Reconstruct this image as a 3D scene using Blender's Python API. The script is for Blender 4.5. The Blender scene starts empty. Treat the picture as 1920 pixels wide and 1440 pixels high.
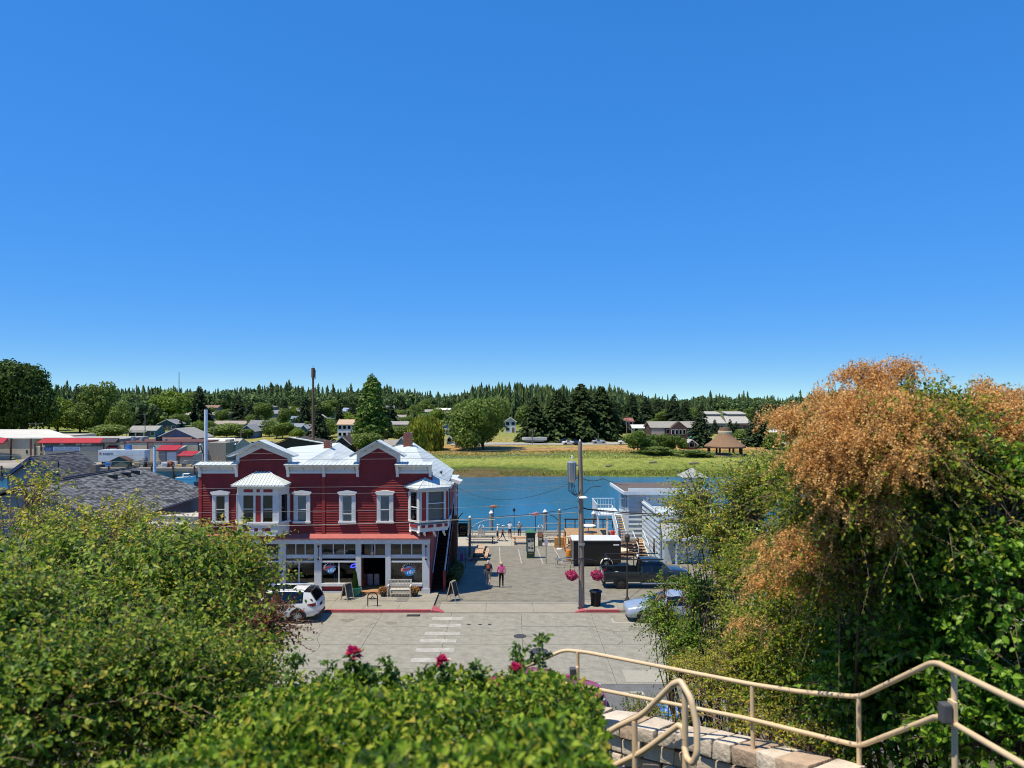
import bpy, bmesh, math, random
import numpy as np
from mathutils import Vector, Matrix
R = math.radians
S = bpy.context.scene
# ------------------------------------------------------------------ camera
F, CX, CY, HC = 1331.0, 960.0, 752.0, 12.0       # focal length and horizon in photo pixels, eye height
cam = bpy.data.objects.new('camera', bpy.data.cameras.new('camera'))
S.collection.objects.link(cam); S.camera = cam
cam.location = (0, 0, HC); cam.rotation_euler = (R(90), 0, 0)
cam.data.sensor_width = 36.0; cam.data.lens = 36.0 * F / 1920.0
cam.data.shift_y = (CY - 720.0) / 1920.0
cam.data.clip_start = 0.05; cam.data.clip_end = 6000
cam.data.dof.use_dof = True; cam.data.dof.focus_distance = 46.0; cam.data.dof.aperture_fstop = 2.0
# ------------------------------------------------------------------ sky and sun
SUN = Vector((-0.37, -0.20, 1.0)).normalized()    # towards the sun
wd = bpy.data.worlds.new('World'); S.world = wd; wd.use_nodes = True
nt = wd.node_tree; nt.nodes.clear()
sky = nt.nodes.new('ShaderNodeTexSky'); sky.sky_type = 'NISHITA'; sky.sun_disc = False
sky.sun_elevation = math.asin(SUN.z); sky.sun_rotation = math.atan2(SUN.x, SUN.y)
sky.altitude = 0; sky.air_density = 0.6; sky.dust_density = 0.0; sky.ozone_density = 6.0
sh = nt.nodes.new('ShaderNodeSeparateColor'); sh.mode = 'HSV'; ch = nt.nodes.new('ShaderNodeCombineColor'); ch.mode = 'HSV'   # the photograph's tone curve: flatter and more saturated, same all round
def mth(op, a, b):
    q = nt.nodes.new('ShaderNodeMath'); q.operation = op; nt.links.new(a, q.inputs[0]); q.inputs[1].default_value = b; return q.outputs[0]
bg = nt.nodes.new('ShaderNodeBackground'); bg.inputs[1].default_value = 0.086
wo = nt.nodes.new('ShaderNodeOutputWorld')
nt.links.new(sky.outputs[0], sh.inputs[0]); nt.links.new(mth('ADD', mth('MULTIPLY', sh.outputs[0], .8), .124), ch.inputs[0]); nt.links.new(mth('MINIMUM', mth('ADD', mth('MULTIPLY', sh.outputs[1], .82), .315), .97), ch.inputs[1])
nt.links.new(mth('MULTIPLY', mth('SUBTRACT', mth('EXPONENT', mth('MULTIPLY', sh.outputs[2], -.53), 0), 1.0), -9.5), ch.inputs[2]); nt.links.new(ch.outputs[0], bg.inputs[0]); nt.links.new(bg.outputs[0], wo.inputs[0])
sl = bpy.data.lights.new('sun', 'SUN'); sl.energy = 5.0; sl.angle = R(0.53); sl.color = (1.0, 0.89, 0.70)
so = bpy.data.objects.new('sun', sl); S.collection.objects.link(so)
so.rotation_euler = SUN.to_track_quat('Z', 'Y').to_euler()
S.view_settings.view_transform = 'Standard'; S.view_settings.look = 'None'
S.view_settings.exposure = 0.25; S.view_settings.gamma = 1.0; S.view_settings.use_curve_mapping = False
S.cycles.max_bounces = 6; S.cycles.diffuse_bounces = 3; S.cycles.glossy_bounces = 3
S.cycles.transmission_bounces = 4; S.cycles.transparent_max_bounces = 8
S.cycles.caustics_reflective = False; S.cycles.caustics_refractive = False
S.cycles.use_denoising = True; S.cycles.filter_width = 1.0
rnd = random.Random(7)

def P(px, py, Y):                                  # world point at depth Y behind a photo pixel
    return Vector(((px - CX) * Y / F, Y, HC - (py - CY) * Y / F))
def XZ(px, py, Y): p = P(px, py, Y); return p.x, p.z

# ------------------------------------------------------------------ materials
MATS = {}
def srgb(h):
    h = h.lstrip('#'); c = [int(h[i:i + 2], 16) / 255 for i in (0, 2, 4)]
    return tuple(x / 12.92 if x < .04045 else ((x + .055) / 1.055) ** 2.4 for x in c)
def mat(name, col, rough=.75, var=.12, scale=3.0, bump=0.0, bscale=None, metal=0.0, spec=.4, stain=0.0, ramp=None, emit=None, stretch=None):
    if name in MATS: return MATS[name]
    if isinstance(col, str): col = srgb(col)
    m = bpy.data.materials.new(name); m.use_nodes = True; MATS[name] = m
    n, l = m.node_tree.nodes, m.node_tree.links
    b = n['Principled BSDF']; b.inputs['Roughness'].default_value = rough
    b.inputs['Metallic'].default_value = metal; b.inputs['Specular IOR Level'].default_value = spec
    tc = n.new('ShaderNodeTexCoord'); co = tc.outputs['Object']
    if stretch:
        mp = n.new('ShaderNodeMapping'); mp.inputs['Scale'].default_value = stretch
        l.new(co, mp.inputs[0]); co = mp.outputs[0]
    if var or stain:
        nz = n.new('ShaderNodeTexNoise'); nz.inputs['Scale'].default_value = scale; nz.inputs['Detail'].default_value = 6
        nz.inputs['Roughness'].default_value = .65
        l.new(co, nz.inputs['Vector'])
        cr = n.new('ShaderNodeValToRGB'); cr.color_ramp.elements[0].position = .3; cr.color_ramp.elements[1].position = .72
        lo = tuple(max(0, c * (1 - var)) for c in col); hi = tuple(min(1, c * (1 + var)) for c in col)
        if ramp: lo, hi = [srgb(x) if isinstance(x, str) else x for x in ramp]
        cr.color_ramp.elements[0].color = (*lo, 1); cr.color_ramp.elements[1].color = (*hi, 1)
        l.new(nz.outputs['Fac'], cr.inputs[0]); out = cr.outputs[0]
        if stain:
            n2 = n.new('ShaderNodeTexNoise'); n2.inputs['Scale'].default_value = scale * .13; n2.inputs['Detail'].default_value = 8
            n2.inputs['Roughness'].default_value = .7
            l.new(co, n2.inputs['Vector'])
            c2 = n.new('ShaderNodeValToRGB'); c2.color_ramp.elements[0].position = .36; c2.color_ramp.elements[1].position = .6
            c2.color_ramp.elements[0].color = (1 - stain,) * 3 + (1,); c2.color_ramp.elements[1].color = (1, 1, 1, 1)
            mx = n.new('ShaderNodeMix'); mx.data_type = 'RGBA'; mx.blend_type = 'MULTIPLY'; mx.inputs['Factor'].default_value = 1
            l.new(n2.outputs['Fac'], c2.inputs[0]); l.new(out, mx.inputs['A']); l.new(c2.outputs[0], mx.inputs['B']); out = mx.outputs['Result']
        l.new(out, b.inputs['Base Color'])
    else:
        b.inputs['Base Color'].default_value = (*col, 1)
    if bump:
        nb = n.new('ShaderNodeTexNoise'); nb.inputs['Scale'].default_value = bscale or scale * 8; nb.inputs['Detail'].default_value = 4
        l.new(co, nb.inputs['Vector'])
        bp = n.new('ShaderNodeBump'); bp.inputs['Strength'].default_value = bump; bp.inputs['Distance'].default_value = .02
        l.new(nb.outputs['Fac'], bp.inputs['Height']); l.new(bp.outputs[0], b.inputs['Normal'])
    if emit:
        b.inputs['Emission Color'].default_value = (*emit[0], 1); b.inputs['Emission Strength'].default_value = emit[1]
    return m
def leafmat(name, cols, trans=.35, rough=.5, gloss=.12, big=0.0):
    """foliage: each leaf takes one of the colours; part of the light passes through it"""
    if name in MATS: return MATS[name]
    m = bpy.data.materials.new(name); m.use_nodes = True; MATS[name] = m
    n, l = m.node_tree.nodes, m.node_tree.links; n.clear()
    g = n.new('ShaderNodeNewGeometry'); cr = n.new('ShaderNodeValToRGB')
    e = cr.color_ramp.elements; k = len(cols)
    while len(e) < k: e.new(.5)
    for i, c in enumerate(cols): e[i].position = i / (k - 1); q = srgb(c); e[i].color = (q[0] * 1.12, q[1], q[2] * .75, 1)
    l.new(g.outputs['Random Per Island'], cr.inputs[0]); col = cr.outputs[0]
    if big:                                        # slow drift of hue through the mass
        tc = n.new('ShaderNodeTexCoord'); nz = n.new('ShaderNodeTexNoise'); nz.inputs['Scale'].default_value = big; nz.inputs['Detail'].default_value = 3
        l.new(tc.outputs['Object'], nz.inputs['Vector'])
        hv = n.new('ShaderNodeHueSaturation'); mr = n.new('ShaderNodeMapRange')
        mr.inputs[1].default_value = .35; mr.inputs[2].default_value = .65; mr.inputs[3].default_value = .75; mr.inputs[4].default_value = 1.25
        l.new(nz.outputs['Fac'], mr.inputs[0]); l.new(mr.outputs[0], hv.inputs['Value']); l.new(col, hv.inputs['Color']); col = hv.outputs[0]
    d = n.new('ShaderNodeBsdfDiffuse'); t = n.new('ShaderNodeBsdfTranslucent'); gl = n.new('ShaderNodeBsdfGlossy')
    gl.inputs['Roughness'].default_value = rough
    gm = n.new('ShaderNodeGamma'); gm.inputs[1].default_value = .85; l.new(col, gm.inputs[0])
    l.new(col, d.inputs[0]); l.new(gm.outputs[0], t.inputs[0])
    a = n.new('ShaderNodeMixShader'); a.inputs[0].default_value = trans; l.new(d.outputs[0], a.inputs[1]); l.new(t.outputs[0], a.inputs[2])
    fr = n.new('ShaderNodeLayerWeight'); fr.inputs[0].default_value = .25
    mu = n.new('ShaderNodeMath'); mu.operation = 'MULTIPLY'; mu.inputs[1].default_value = gloss; l.new(fr.outputs['Facing'], mu.inputs[0])
    ad = n.new('ShaderNodeMath'); ad.operation = 'ADD'; ad.inputs[1].default_value = gloss * .08; l.new(mu.outputs[0], ad.inputs[0])
    bb = n.new('ShaderNodeMixShader'); l.new(ad.outputs[0], bb.inputs[0]); l.new(a.outputs[0], bb.inputs[1]); l.new(gl.outputs[0], bb.inputs[2])
    o = n.new('ShaderNodeOutputMaterial'); l.new(bb.outputs[0], o.inputs[0])
    return m
def glassmat(name, tint=(.9, .92, .92), refl=.9):
    if name in MATS: return MATS[name]
    m = bpy.data.materials.new(name); m.use_nodes = True; MATS[name] = m
    n, l = m.node_tree.nodes, m.node_tree.links; n.clear()
    t = n.new('ShaderNodeBsdfTransparent'); t.inputs[0].default_value = (*tint, 1)
    g = n.new('ShaderNodeBsdfGlossy'); g.inputs['Roughness'].default_value = .02; g.inputs[0].default_value = (refl,) * 3 + (1,)
    f = n.new('ShaderNodeFresnel'); f.inputs[0].default_value = 1.5
    x = n.new('ShaderNodeMixShader'); o = n.new('ShaderNodeOutputMaterial')
    l.new(f.outputs[0], x.inputs[0]); l.new(t.outputs[0], x.inputs[1]); l.new(g.outputs[0], x.inputs[2]); l.new(x.outputs[0], o.inputs[0])
    return m

# ------------------------------------------------------------------ objects
ROOT = {}                                          # object -> world location of its thing
def _tag(o, label, cat, group=None, kind=None):
    if label: o['label'] = label
    if cat: o['category'] = cat
    if group: o['group'] = group
    if kind: o['kind'] = kind
    return o
def thing(name, label, cat, loc=(0, 0, 0), rz=0.0, group=None, kind=None):
    o = bpy.data.objects.new(name, None); S.collection.objects.link(o)
    o.empty_display_size = .2; o.location = loc; o.rotation_euler = (0, 0, rz); ROOT[o] = Vector(loc)
    return _tag(o, label, cat, group, kind)
def link(name, me, parent=None):
    o = bpy.data.objects.new(name, me); S.collection.objects.link(o)
    if parent is not None: o.parent = parent; ROOT[o] = ROOT[parent]
    else: ROOT[o] = Vector((0, 0, 0))
    return o
def copy_tree(o, parent=None):
    c = o.copy(); S.collection.objects.link(c)
    if parent is not None: c.parent = parent
    ROOT[c] = ROOT[o]
    for ch in list(o.children): copy_tree(ch, c)
    return c
class MB:
    def __init__(s): s.v = []; s.f = []; s.m = []; s.sm = False
    def add(s, vs, fs, mi=0):
        k = len(s.v); s.v += [tuple(p) for p in vs]; s.f += [tuple(i + k for i in f) for f in fs]; s.m += [mi] * len(fs); return s
    def box(s, x0, x1, y0, y1, z0, z1, mi=0):
        return s.add([(x0, y0, z0), (x1, y0, z0), (x1, y1, z0), (x0, y1, z0), (x0, y0, z1), (x1, y0, z1), (x1, y1, z1), (x0, y1, z1)],
                     [(0, 3, 2, 1), (4, 5, 6, 7), (0, 1, 5, 4), (1, 2, 6, 5), (2, 3, 7, 6), (3, 0, 4, 7)], mi)
    def cbox(s, c, d, mi=0): return s.box(c[0] - d[0] / 2, c[0] + d[0] / 2, c[1] - d[1] / 2, c[1] + d[1] / 2, c[2] - d[2] / 2, c[2] + d[2] / 2, mi)
    def bar(s, a, b, w, h, mi=0, up=(0, 0, 1)):   # a beam from a to b, w wide, h high
        a, b = Vector(a), Vector(b); d = (b - a).normalized(); u = Vector(up)
        sx = d.cross(u); sx = sx.normalized() if sx.length > 1e-4 else Vector((1, 0, 0)); sz = sx.cross(d).normalized()
        sx *= w / 2; sz *= h / 2
        return s.add([a - sx - sz, a + sx - sz, a + sx + sz, a - sx + sz, b - sx - sz, b + sx - sz, b + sx + sz, b - sx + sz],
                     [(0, 1, 2, 3), (7, 6, 5, 4), (0, 4, 5, 1), (1, 5, 6, 2), (2, 6, 7, 3), (3, 7, 4, 0)], mi)
    def tube(s, pts, r, n=8, mi=0, caps=True):
        pts = [Vector(p) for p in pts]; rs = r if isinstance(r, (list, tuple)) else [r] * len(pts)
        k0 = len(s.v); prev = None
        for i, p in enumerate(pts):
            d = (pts[min(i + 1, len(pts) - 1)] - pts[max(i - 1, 0)]).normalized()
            if prev is None:
                a = d.cross(Vector((0, 0, 1)));  a = a if a.length > .05 else d.cross(Vector((1, 0, 0)))
            else: a = prev - d * prev.dot(d)
            a.normalize(); prev = a; b = d.cross(a)
            for j in range(n):
                t = 2 * math.pi * j / n; q = p + (a * math.cos(t) + b * math.sin(t)) * rs[i]; s.v.append(tuple(q))
        for i in range(len(pts) - 1):
            for j in range(n):
                s.f.append((k0 + i * n + j, k0 + (i + 1) * n + j, k0 + (i + 1) * n + (j + 1) % n, k0 + i * n + (j + 1) % n)); s.m.append(mi)
        if caps:
            s.f.append(tuple(k0 + j for j in range(n))); s.m.append(mi)
            e = k0 + (len(pts) - 1) * n; s.f.append(tuple(e + j for j in reversed(range(n)))); s.m.append(mi)
        return s
    def lathe(s, c, prof, n=16, mi=0):             # prof: [(r, z)], bottom to top
        k0 = len(s.v)
        for r, z in prof:
            for j in range(n):
                t = 2 * math.pi * j / n; s.v.append((c[0] + r * math.cos(t), c[1] + r * math.sin(t), c[2] + z))
        for i in range(len(prof) - 1):
            for j in range(n):
                s.f.append((k0 + i * n + j, k0 + i * n + (j + 1) % n, k0 + (i + 1) * n + (j + 1) % n, k0 + (i + 1) * n + j)); s.m.append(mi)
        s.f.append(tuple(k0 + j for j in reversed(range(n)))); s.m.append(mi)
        e = k0 + (len(prof) - 1) * n; s.f.append(tuple(e + j for j in range(n))); s.m.append(mi)
        return s
    def prism(s, poly, a, b, mi=0, axis='y'):      # poly in the two other axes, extruded from a to b
        n = len(poly)
        mk = {'y': lambda p, t: (p[0], t, p[1]), 'x': lambda p, t: (t, p[0], p[1]), 'z': lambda p, t: (p[0], p[1], t)}[axis]
        return s.add([mk(p, a) for p in poly] + [mk(p, b) for p in poly],
                     [tuple(range(n)), tuple(range(2 * n - 1, n - 1, -1))] + [(i, i + n, (i + 1) % n + n, (i + 1) % n) for i in range(n)], mi)
    def slab(s, pts, t, mi=0):                     # flat polygon given thickness t along -normal
        pts = [Vector(p) for p in pts]; n = (pts[1] - pts[0]).cross(pts[2] - pts[0]).normalized(); k = len(pts)
        return s.add(pts + [p - n * t for p in pts], [tuple(range(k)), tuple(range(2 * k - 1, k - 1, -1))] + [(i, i + k, (i + 1) % k + k, (i + 1) % k) for i in range(k)], mi)
    def ball(s, c, r, n=10, mi=0, sq=(1, 1, 1)):
        prof = []; k0 = len(s.v); m = n // 2
        for i in range(1, m):
            a = math.pi * i / m
            for j in range(n):
                t = 2 * math.pi * j / n
                s.v.append((c[0] + r * sq[0] * math.sin(a) * math.cos(t), c[1] + r * sq[1] * math.sin(a) * math.sin(t), c[2] - r * sq[2] * math.cos(a)))
        for i in range(m - 2):
            for j in range(n):
                s.f.append((k0 + i * n + j, k0 + i * n + (j + 1) % n, k0 + (i + 1) * n + (j + 1) % n, k0 + (i + 1) * n + j)); s.m.append(mi)
        s.f.append(tuple(k0 + j for j in reversed(range(n)))); s.m.append(mi)
        e = k0 + (m - 2) * n; s.f.append(tuple(e + j for j in range(n))); s.m.append(mi)
        return s
    def mesh(s, name, mats, off=None, smooth=None):
        me = bpy.data.meshes.new(name)
        vs = s.v if off is None else [(a - off[0], b - off[1], c - off[2]) for a, b, c in s.v]
        me.from_pydata(vs, [], s.f)
        mats = mats if isinstance(mats, (list, tuple)) else [mats]
        for m in mats: me.materials.append(m)
        if len(mats) > 1: me.polygons.foreach_set('material_index', s.m)
        bm = bmesh.new(); bm.from_mesh(me); bmesh.ops.delete(bm, geom=[v for v in bm.verts if not v.link_faces], context='VERTS'); bmesh.ops.recalc_face_normals(bm, faces=bm.faces); bm.to_mesh(me); bm.free()
        if smooth: me.shade_smooth(); me.set_sharp_from_angle(angle=R(smooth if smooth is not True else 40))
        me.update(); return me
    def build(s, name, mats, parent=None, world=False, smooth=None, bevel=0):
        o = link(name, s.mesh(name, mats, ROOT[parent] if (world and parent is not None) else None, smooth), parent)
        if bevel:
            b = o.modifiers.new('bevel', 'BEVEL'); b.width = bevel; b.segments = 2; b.limit_method = 'ANGLE'; b.angle_limit = R(40)
        return o
def npmesh(name, V, Fc, mats, parent=None, nper=4, midx=None, smooth=False):
    """fast mesh from arrays: V (n,3), Fc (m,nper)"""
    me = bpy.data.meshes.new(name); n, m = len(V), len(Fc)
    me.vertices.add(n); me.vertices.foreach_set('co', np.asarray(V, np.float32).ravel())
    me.loops.add(m * nper); me.loops.foreach_set('vertex_index', np.asarray(Fc, np.int32).ravel())
    me.polygons.add(m); me.polygons.foreach_set('loop_start', np.arange(0, m * nper, nper, dtype=np.int32))
    for x in (mats if isinstance(mats, (list, tuple)) else [mats]): me.materials.append(x)
    if midx is not None: me.polygons.foreach_set('material_index', np.asarray(midx, np.int32))
    me.update(calc_edges=True); me.validate()
    if smooth: me.shade_smooth()
    return link(name, me, parent)
def unit(a): return a / np.maximum(np.linalg.norm(a, axis=1, keepdims=True), 1e-9)
def leaves(pos, axis, nrm, length, width, fold=.25, curl=.15):
    """folded two-triangle leaves: base at pos, growing along axis, face towards nrm"""
    axis = unit(axis); side = unit(np.cross(axis, nrm)); up = np.cross(side, axis)
    L = np.asarray(length).reshape(-1, 1); W = np.asarray(width).reshape(-1, 1)
    mid = pos + axis * L * .45
    a = mid + side * W * .5 + up * W * fold; b = mid - side * W * .5 + up * W * fold
    tip = pos + axis * L - up * L * curl
    V = np.stack([pos, a, tip, b], 1).reshape(-1, 3); k = np.arange(len(pos)) * 4
    T = np.stack([np.stack([k, k + 1, k + 2], 1), np.stack([k, k + 2, k + 3], 1)], 1).reshape(-1, 3)
    return V, T
def leaves6(pos, axis, nrm, length, width, fold=.2, curl=.15):
    """oval four-triangle leaves"""
    axis = unit(axis); side = unit(np.cross(axis, nrm)); up = np.cross(side, axis); L = np.asarray(length).reshape(-1, 1); W = np.asarray(width).reshape(-1, 1)
    q = [pos] + [pos + axis * L * t + s * side * W * w + up * W * fold - up * L * curl * t * t for s, t, w in ((1, .3, .46), (1, .68, .4))] + [pos + axis * L - up * L * curl] + [pos + axis * L * t + s * side * W * w + up * W * fold - up * L * curl * t * t for s, t, w in ((-1, .68, .4), (-1, .3, .46))]
    V = np.stack(q, 1).reshape(-1, 3); k = np.arange(len(pos)) * 6
    return V, np.stack([np.stack([k, k + a, k + b], 1) for a, b in ((1, 2), (2, 3), (3, 4), (4, 5))], 1).reshape(-1, 3)
def text(name, body, size, m, parent, loc, rot=(R(90), 0, 0), align='CENTER', ext=.004, sx=1.0):
    c = bpy.data.curves.new(name, 'FONT'); c.body = body; c.size = size; c.extrude = ext; c.align_x = align; c.align_y = 'CENTER'
    t = bpy.data.objects.new('tmp', c); S.collection.objects.link(t)
    me = bpy.data.meshes.new_from_object(t.evaluated_get(bpy.context.evaluated_depsgraph_get())); bpy.data.objects.remove(t)
    me.materials.clear(); me.materials.append(m); o = link(name, me, parent); o.location = loc; o.rotation_euler = rot; o.scale = (sx, 1, 1)
    return o
ORD = ['first', 'second', 'third', 'fourth', 'fifth', 'sixth', 'seventh', 'eighth', 'ninth', 'tenth', 'eleventh', 'twelfth', 'thirteenth',
       'fourteenth', 'fifteenth', 'sixteenth', 'seventeenth', 'eighteenth', 'nineteenth', 'twentieth'] + ['%dst' % i if i % 10 == 1 else '%dnd' % i if i % 10 == 2 else '%drd' % i if i % 10 == 3 else '%dth' % i for i in range(21, 120)]
# ------------------------------------------------------------------ shared materials
CONC = mat('concrete', '#949183', .9, .22, 16, .5, 60, stain=.28)
CONC2 = mat('sidewalk_concrete', '#969182', .9, .13, 8, .3, 60, stain=.16)
SEAM = mat('joint_filler', '#3b3a36', .95, .2, 8)
ASPH = mat('asphalt', '#6a6b6a', .95, .2, 14, .5, 90, stain=.2)
PLAZA = mat('plaza_asphalt', '#858173', .95, .2, 12, .5, 80, stain=.3)
BOARDW = mat('boardwalk_concrete', '#a9a392', .9, .1, 6, .25, 60, stain=.12)
WHITE = mat('white_paint', '#dcdcd8', .55, .06, 5, stain=.07)
WHITE2 = mat('road_paint', '#b0ada2', .85, .2, 14, .2, 50, stain=.35)
REDP = mat('red_kerb_paint', '#b0555c', .8, .2, 7, stain=.25)
BLACK = mat('black_metal', '#16171a', .45, .2, 6)
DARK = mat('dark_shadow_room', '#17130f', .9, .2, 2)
WOODG = mat('grey_wood', '#7c756a', .85, .22, 3, .3, 30, stretch=(1, 1, 8), stain=.2)
WOODB = mat('brown_wood', '#6b4a35', .8, .22, 3, .3, 30, stretch=(6, 6, 1))
WOODT = mat('tan_wood', '#a4875f', .75, .18, 4, .2, 30, stretch=(1, 6, 6))
STEEL = mat('galvanised_steel', '#b4b8ba', .4, .15, 6, metal=.85)
GLASSD = mat('dark_glass', '#0f1417', .06, .2, 1.5, spec=.6)
GLASS = glassmat('clear_glass')
RUBBER = mat('rubber', '#141414', .85, .2, 10)

# ------------------------------------------------------------------ near hill, street, plaza
def hillz(x, y):
    pts = [(-40, 10.2), (1.2, 10.1), (2.0, 9.3), (8, 7.3), (16, 3.9), (23.2, .35), (24.2, .02), (30, -.05)]
    for (a, za), (b, zb) in zip(pts, pts[1:]):
        if y <= b: return za + (zb - za) * (y - a) / (b - a)
    return 0
SOIL = mat('hill_soil', '#4a4630', .95, .35, 3, .8, 25, ramp=('#2f2c1c', '#6a6a3c'))
m = MB(); nx, ny = 60, 70
ys = [-40 + 64.2 * j / ny for j in range(ny + 1)]
for j in range(ny + 1):
    for i in range(nx + 1):
        x = -60 + 2.0 * i; m.v.append((x, ys[j], hillz(x, ys[j]) + (rnd.uniform(-.12, .12) if 2 < ys[j] < 22 else 0)))
for j in range(ny):
    for i in range(nx):
        a = j * (nx + 1) + i; m.f.append((a, a + 1, a + nx + 2, a + nx + 1)); m.m.append(0)
_tag(m.build('hillside', SOIL, smooth=60), 'steep overgrown hillside below the stairway', 'hillside', kind='structure')

def townz(y): return 0.0 if y < 45.5 else max(-2.62, -.1 * (y - 45.5))
road = thing('road', 'grey concrete street with crosswalk and jointed slabs', 'road', (0, 35, 0), kind='structure')
MB().box(-70, 70, 24, 42.2, -.4, -.02).build('road_bed', SEAM, road, world=True)
yj = [30.1, 31.9, 35.0, 36.4, 37.8, 40.15]; cache = {}
for k in range(-7, 9):
    for a, b in zip(yj, yj[1:]):
        key = round(b - a, 3)
        if key not in cache: cache[key] = MB().box(0, 3.912, 0, b - a - .018, -.12, 0).mesh('slab', CONC)
        o = link('slab', cache[key], road); o.location = (-7.33 + 3.93 * k, a - 35, rnd.uniform(-.004, .004))
MB().box(-70, 70, 23.5, 30.08, -.1, -.006).build('asphalt_strip', ASPH, road, world=True)
# painted markings
for i, (py, x0, x1) in enumerate([(1160, -4.40, -2.72), (1173, -4.42, -2.72), (1188, -4.50, -2.70), (1201.5, -4.60, -2.78), (1219, -4.62, -2.80), (1238, -4.66, -2.84)]):
    y = 15972 / (py - CY); m = MB().box(x0, x1, y - .27, y + .27, .003, .009); m.build('crosswalk_stripe', WHITE2, road, world=True)
def linebox(x0, x1, y0, y1): MB().box(x0, x1, y0, y1, .003, .009).build('parking_line', WHITE2, road, world=True)
linebox(-13.2, -11.1, 38.0, 38.1); linebox(-11.2, -11.1, 38.1, 39.3)
linebox(5.45, 5.55, 38.4, 39.2); linebox(5.55, 6.6, 38.4, 38.5)
linebox(3.95, 6.1, 26.6, 26.72); linebox(3.0, 5.4, 29.2, 29.3); linebox(5.3, 5.42, 26.7, 29.2)
linebox(8.2, 8.3, 25.5, 29.3)
MB().box(4.9, 7.0, 30.3, 31.6, .004, .01).build('patch', WHITE2 if False else mat('pale_patch', '#9b9788', .9, .1, 6, .3, 60), road, world=True)
MB().box(5.75, 6.55, 27.0, 28.1, .003, .009).build('parking_symbol_field', mat('blue_paint', '#3f78bb', .8, .15, 10, stain=.2), road, world=True)
m = MB(); sy = 27.55
m.lathe((6.12, sy + .32, .011), [(.07, 0), (.07, .004)], 12)
m.bar((6.1, sy + .24, .013), (6.16, sy - .02, .013), .07, .004); m.bar((6.16, sy, .013), (6.34, sy - .02, .013), .07, .004); m.bar((6.34, sy, .013), (6.4, sy - .26, .013), .06, .004)
arc = [(6.14 + .2 * math.cos(t), sy - .12 + .2 * math.sin(t), .013) for t in [R(a) for a in range(130, 341, 15)]]
for a, b in zip(arc, arc[1:]): m.bar(a, b, .05, .004)
m.build('wheelchair_symbol', WHITE2, road, world=True)
for px, py, r in ((975, 1193, .33), (1011, 1221, .42), (879, 1171, .1), (900, 1171, .1), (918, 1171, .1)):
    y = 15972 / (py - CY); x = (px - CX) * y / F
    c = MB().lathe((x, y, .003), [(r, 0), (r, .008), (r * .9, .012), (r * .86, .008)], 20).build('manhole_cover', mat('cast_iron', '#4a4b4c', .7, .3, 20, .5, 40, metal=.4), road, world=True)
def grate(px, py, w, d):
    y = 15972 / (py - CY); x = (px - CX) * y / F; m = MB().box(x - w / 2, x + w / 2, y - d / 2, y + d / 2, -.03, .004)
    for i in range(6): m.box(x - w / 2 + .04 + i * (w - .08) / 6, x - w / 2 + .04 + (i + .55) * (w - .08) / 6, y - d / 2 + .04, y + d / 2 - .04, .004, .012, 1)
    m.build('drain_grate', [BLACK, MATS['cast_iron']], road, world=True)
grate(775, 1154, .75, .4); grate(698, 1251, .7, .35)

CRK = mat('crack', '#55534b', .95, .3, 9); rc = random.Random(8)
for x, y, a, n in ((-8.3, 36.0, 1.2, 7), (-6.0, 33.0, -.3, 9), (-1.2, 37.0, .4, 6), (1.5, 33.2, 1.9, 8), (2.6, 38.2, .1, 7), (5.2, 35.0, 1.4, 7), (-.6, 31.0, .2, 8), (-9.8, 33.4, .5, 8), (7.2, 36.8, 2.6, 6)):
    m = MB(); p = Vector((x, y, .006))
    for i in range(n):
        a += rc.uniform(-.5, .5); q = p + Vector((math.cos(a), math.sin(a), 0)) * rc.uniform(.25, .55); w = rc.uniform(.008, .016); d = Vector((-math.sin(a), math.cos(a), 0)) * w; m.add([p - d, q - d * .8, q + d * .8, p + d], [(0, 1, 2, 3)]); p = q
    m.build('crack', CRK, road, world=True)
for x, y, r in ((-6.5, 38.4, .35), (-12.2, 36.9, .5), (.8, 36.2, .3), (6.6, 37.4, .45), (3.4, 33.9, .4), (-3.9, 32.5, .3), (-9.0, 38.9, .4)):
    MB().prism([(x + r * rc.uniform(.6, 1.2) * math.cos(R(t)), y + r * .7 * rc.uniform(.6, 1.2) * math.sin(R(t))) for t in range(0, 360, 24)], .004, .0055, axis='z').build('oil_stain', mat('oil_stain', '#787669', .8, .25, 9), road, world=True)
# sidewalks: slabs on a raised base, with a kerb
def sidewalk(label, x0, x1, y0, y1, nrow, w, ramp_end=None):
    sw = thing('sidewalk', label, 'sidewalk', ((x0 + x1) / 2, y0, 0), kind='structure')
    MB().box(x0, x1, y0 + .16, y1, -.3, .1).build('sidewalk_bed', SEAM, sw, world=True)
    MB().box(x0, x1, y0, y0 + .15, -.3, .13).build('kerb', CONC2, sw, world=True, bevel=.02)
    n = int(round((x1 - x0) / w)); w = (x1 - x0) / n; d = (y1 - y0 - .17) / nrow
    me = MB().box(0, w - .015, 0, d - .015, -.05, 0).mesh('paving_slab', CONC2)
    for i in range(n):
        for j in range(nrow):
            o = link('paving_slab', me, sw); o.location = Vector((x0 + i * w, y0 + .17 + j * d, .131 + rnd.uniform(-.003, .003))) - ROOT[sw]
    return sw
sw1 = sidewalk('pale concrete sidewalk in front of the red building', -40.2, -4.55, 40.3, 44.0, 2, 1.94)
sw2 = sidewalk('pale concrete sidewalk corner by the utility pole', 4.15, 40, 40.3, 42.4, 1, 1.94)
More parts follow.
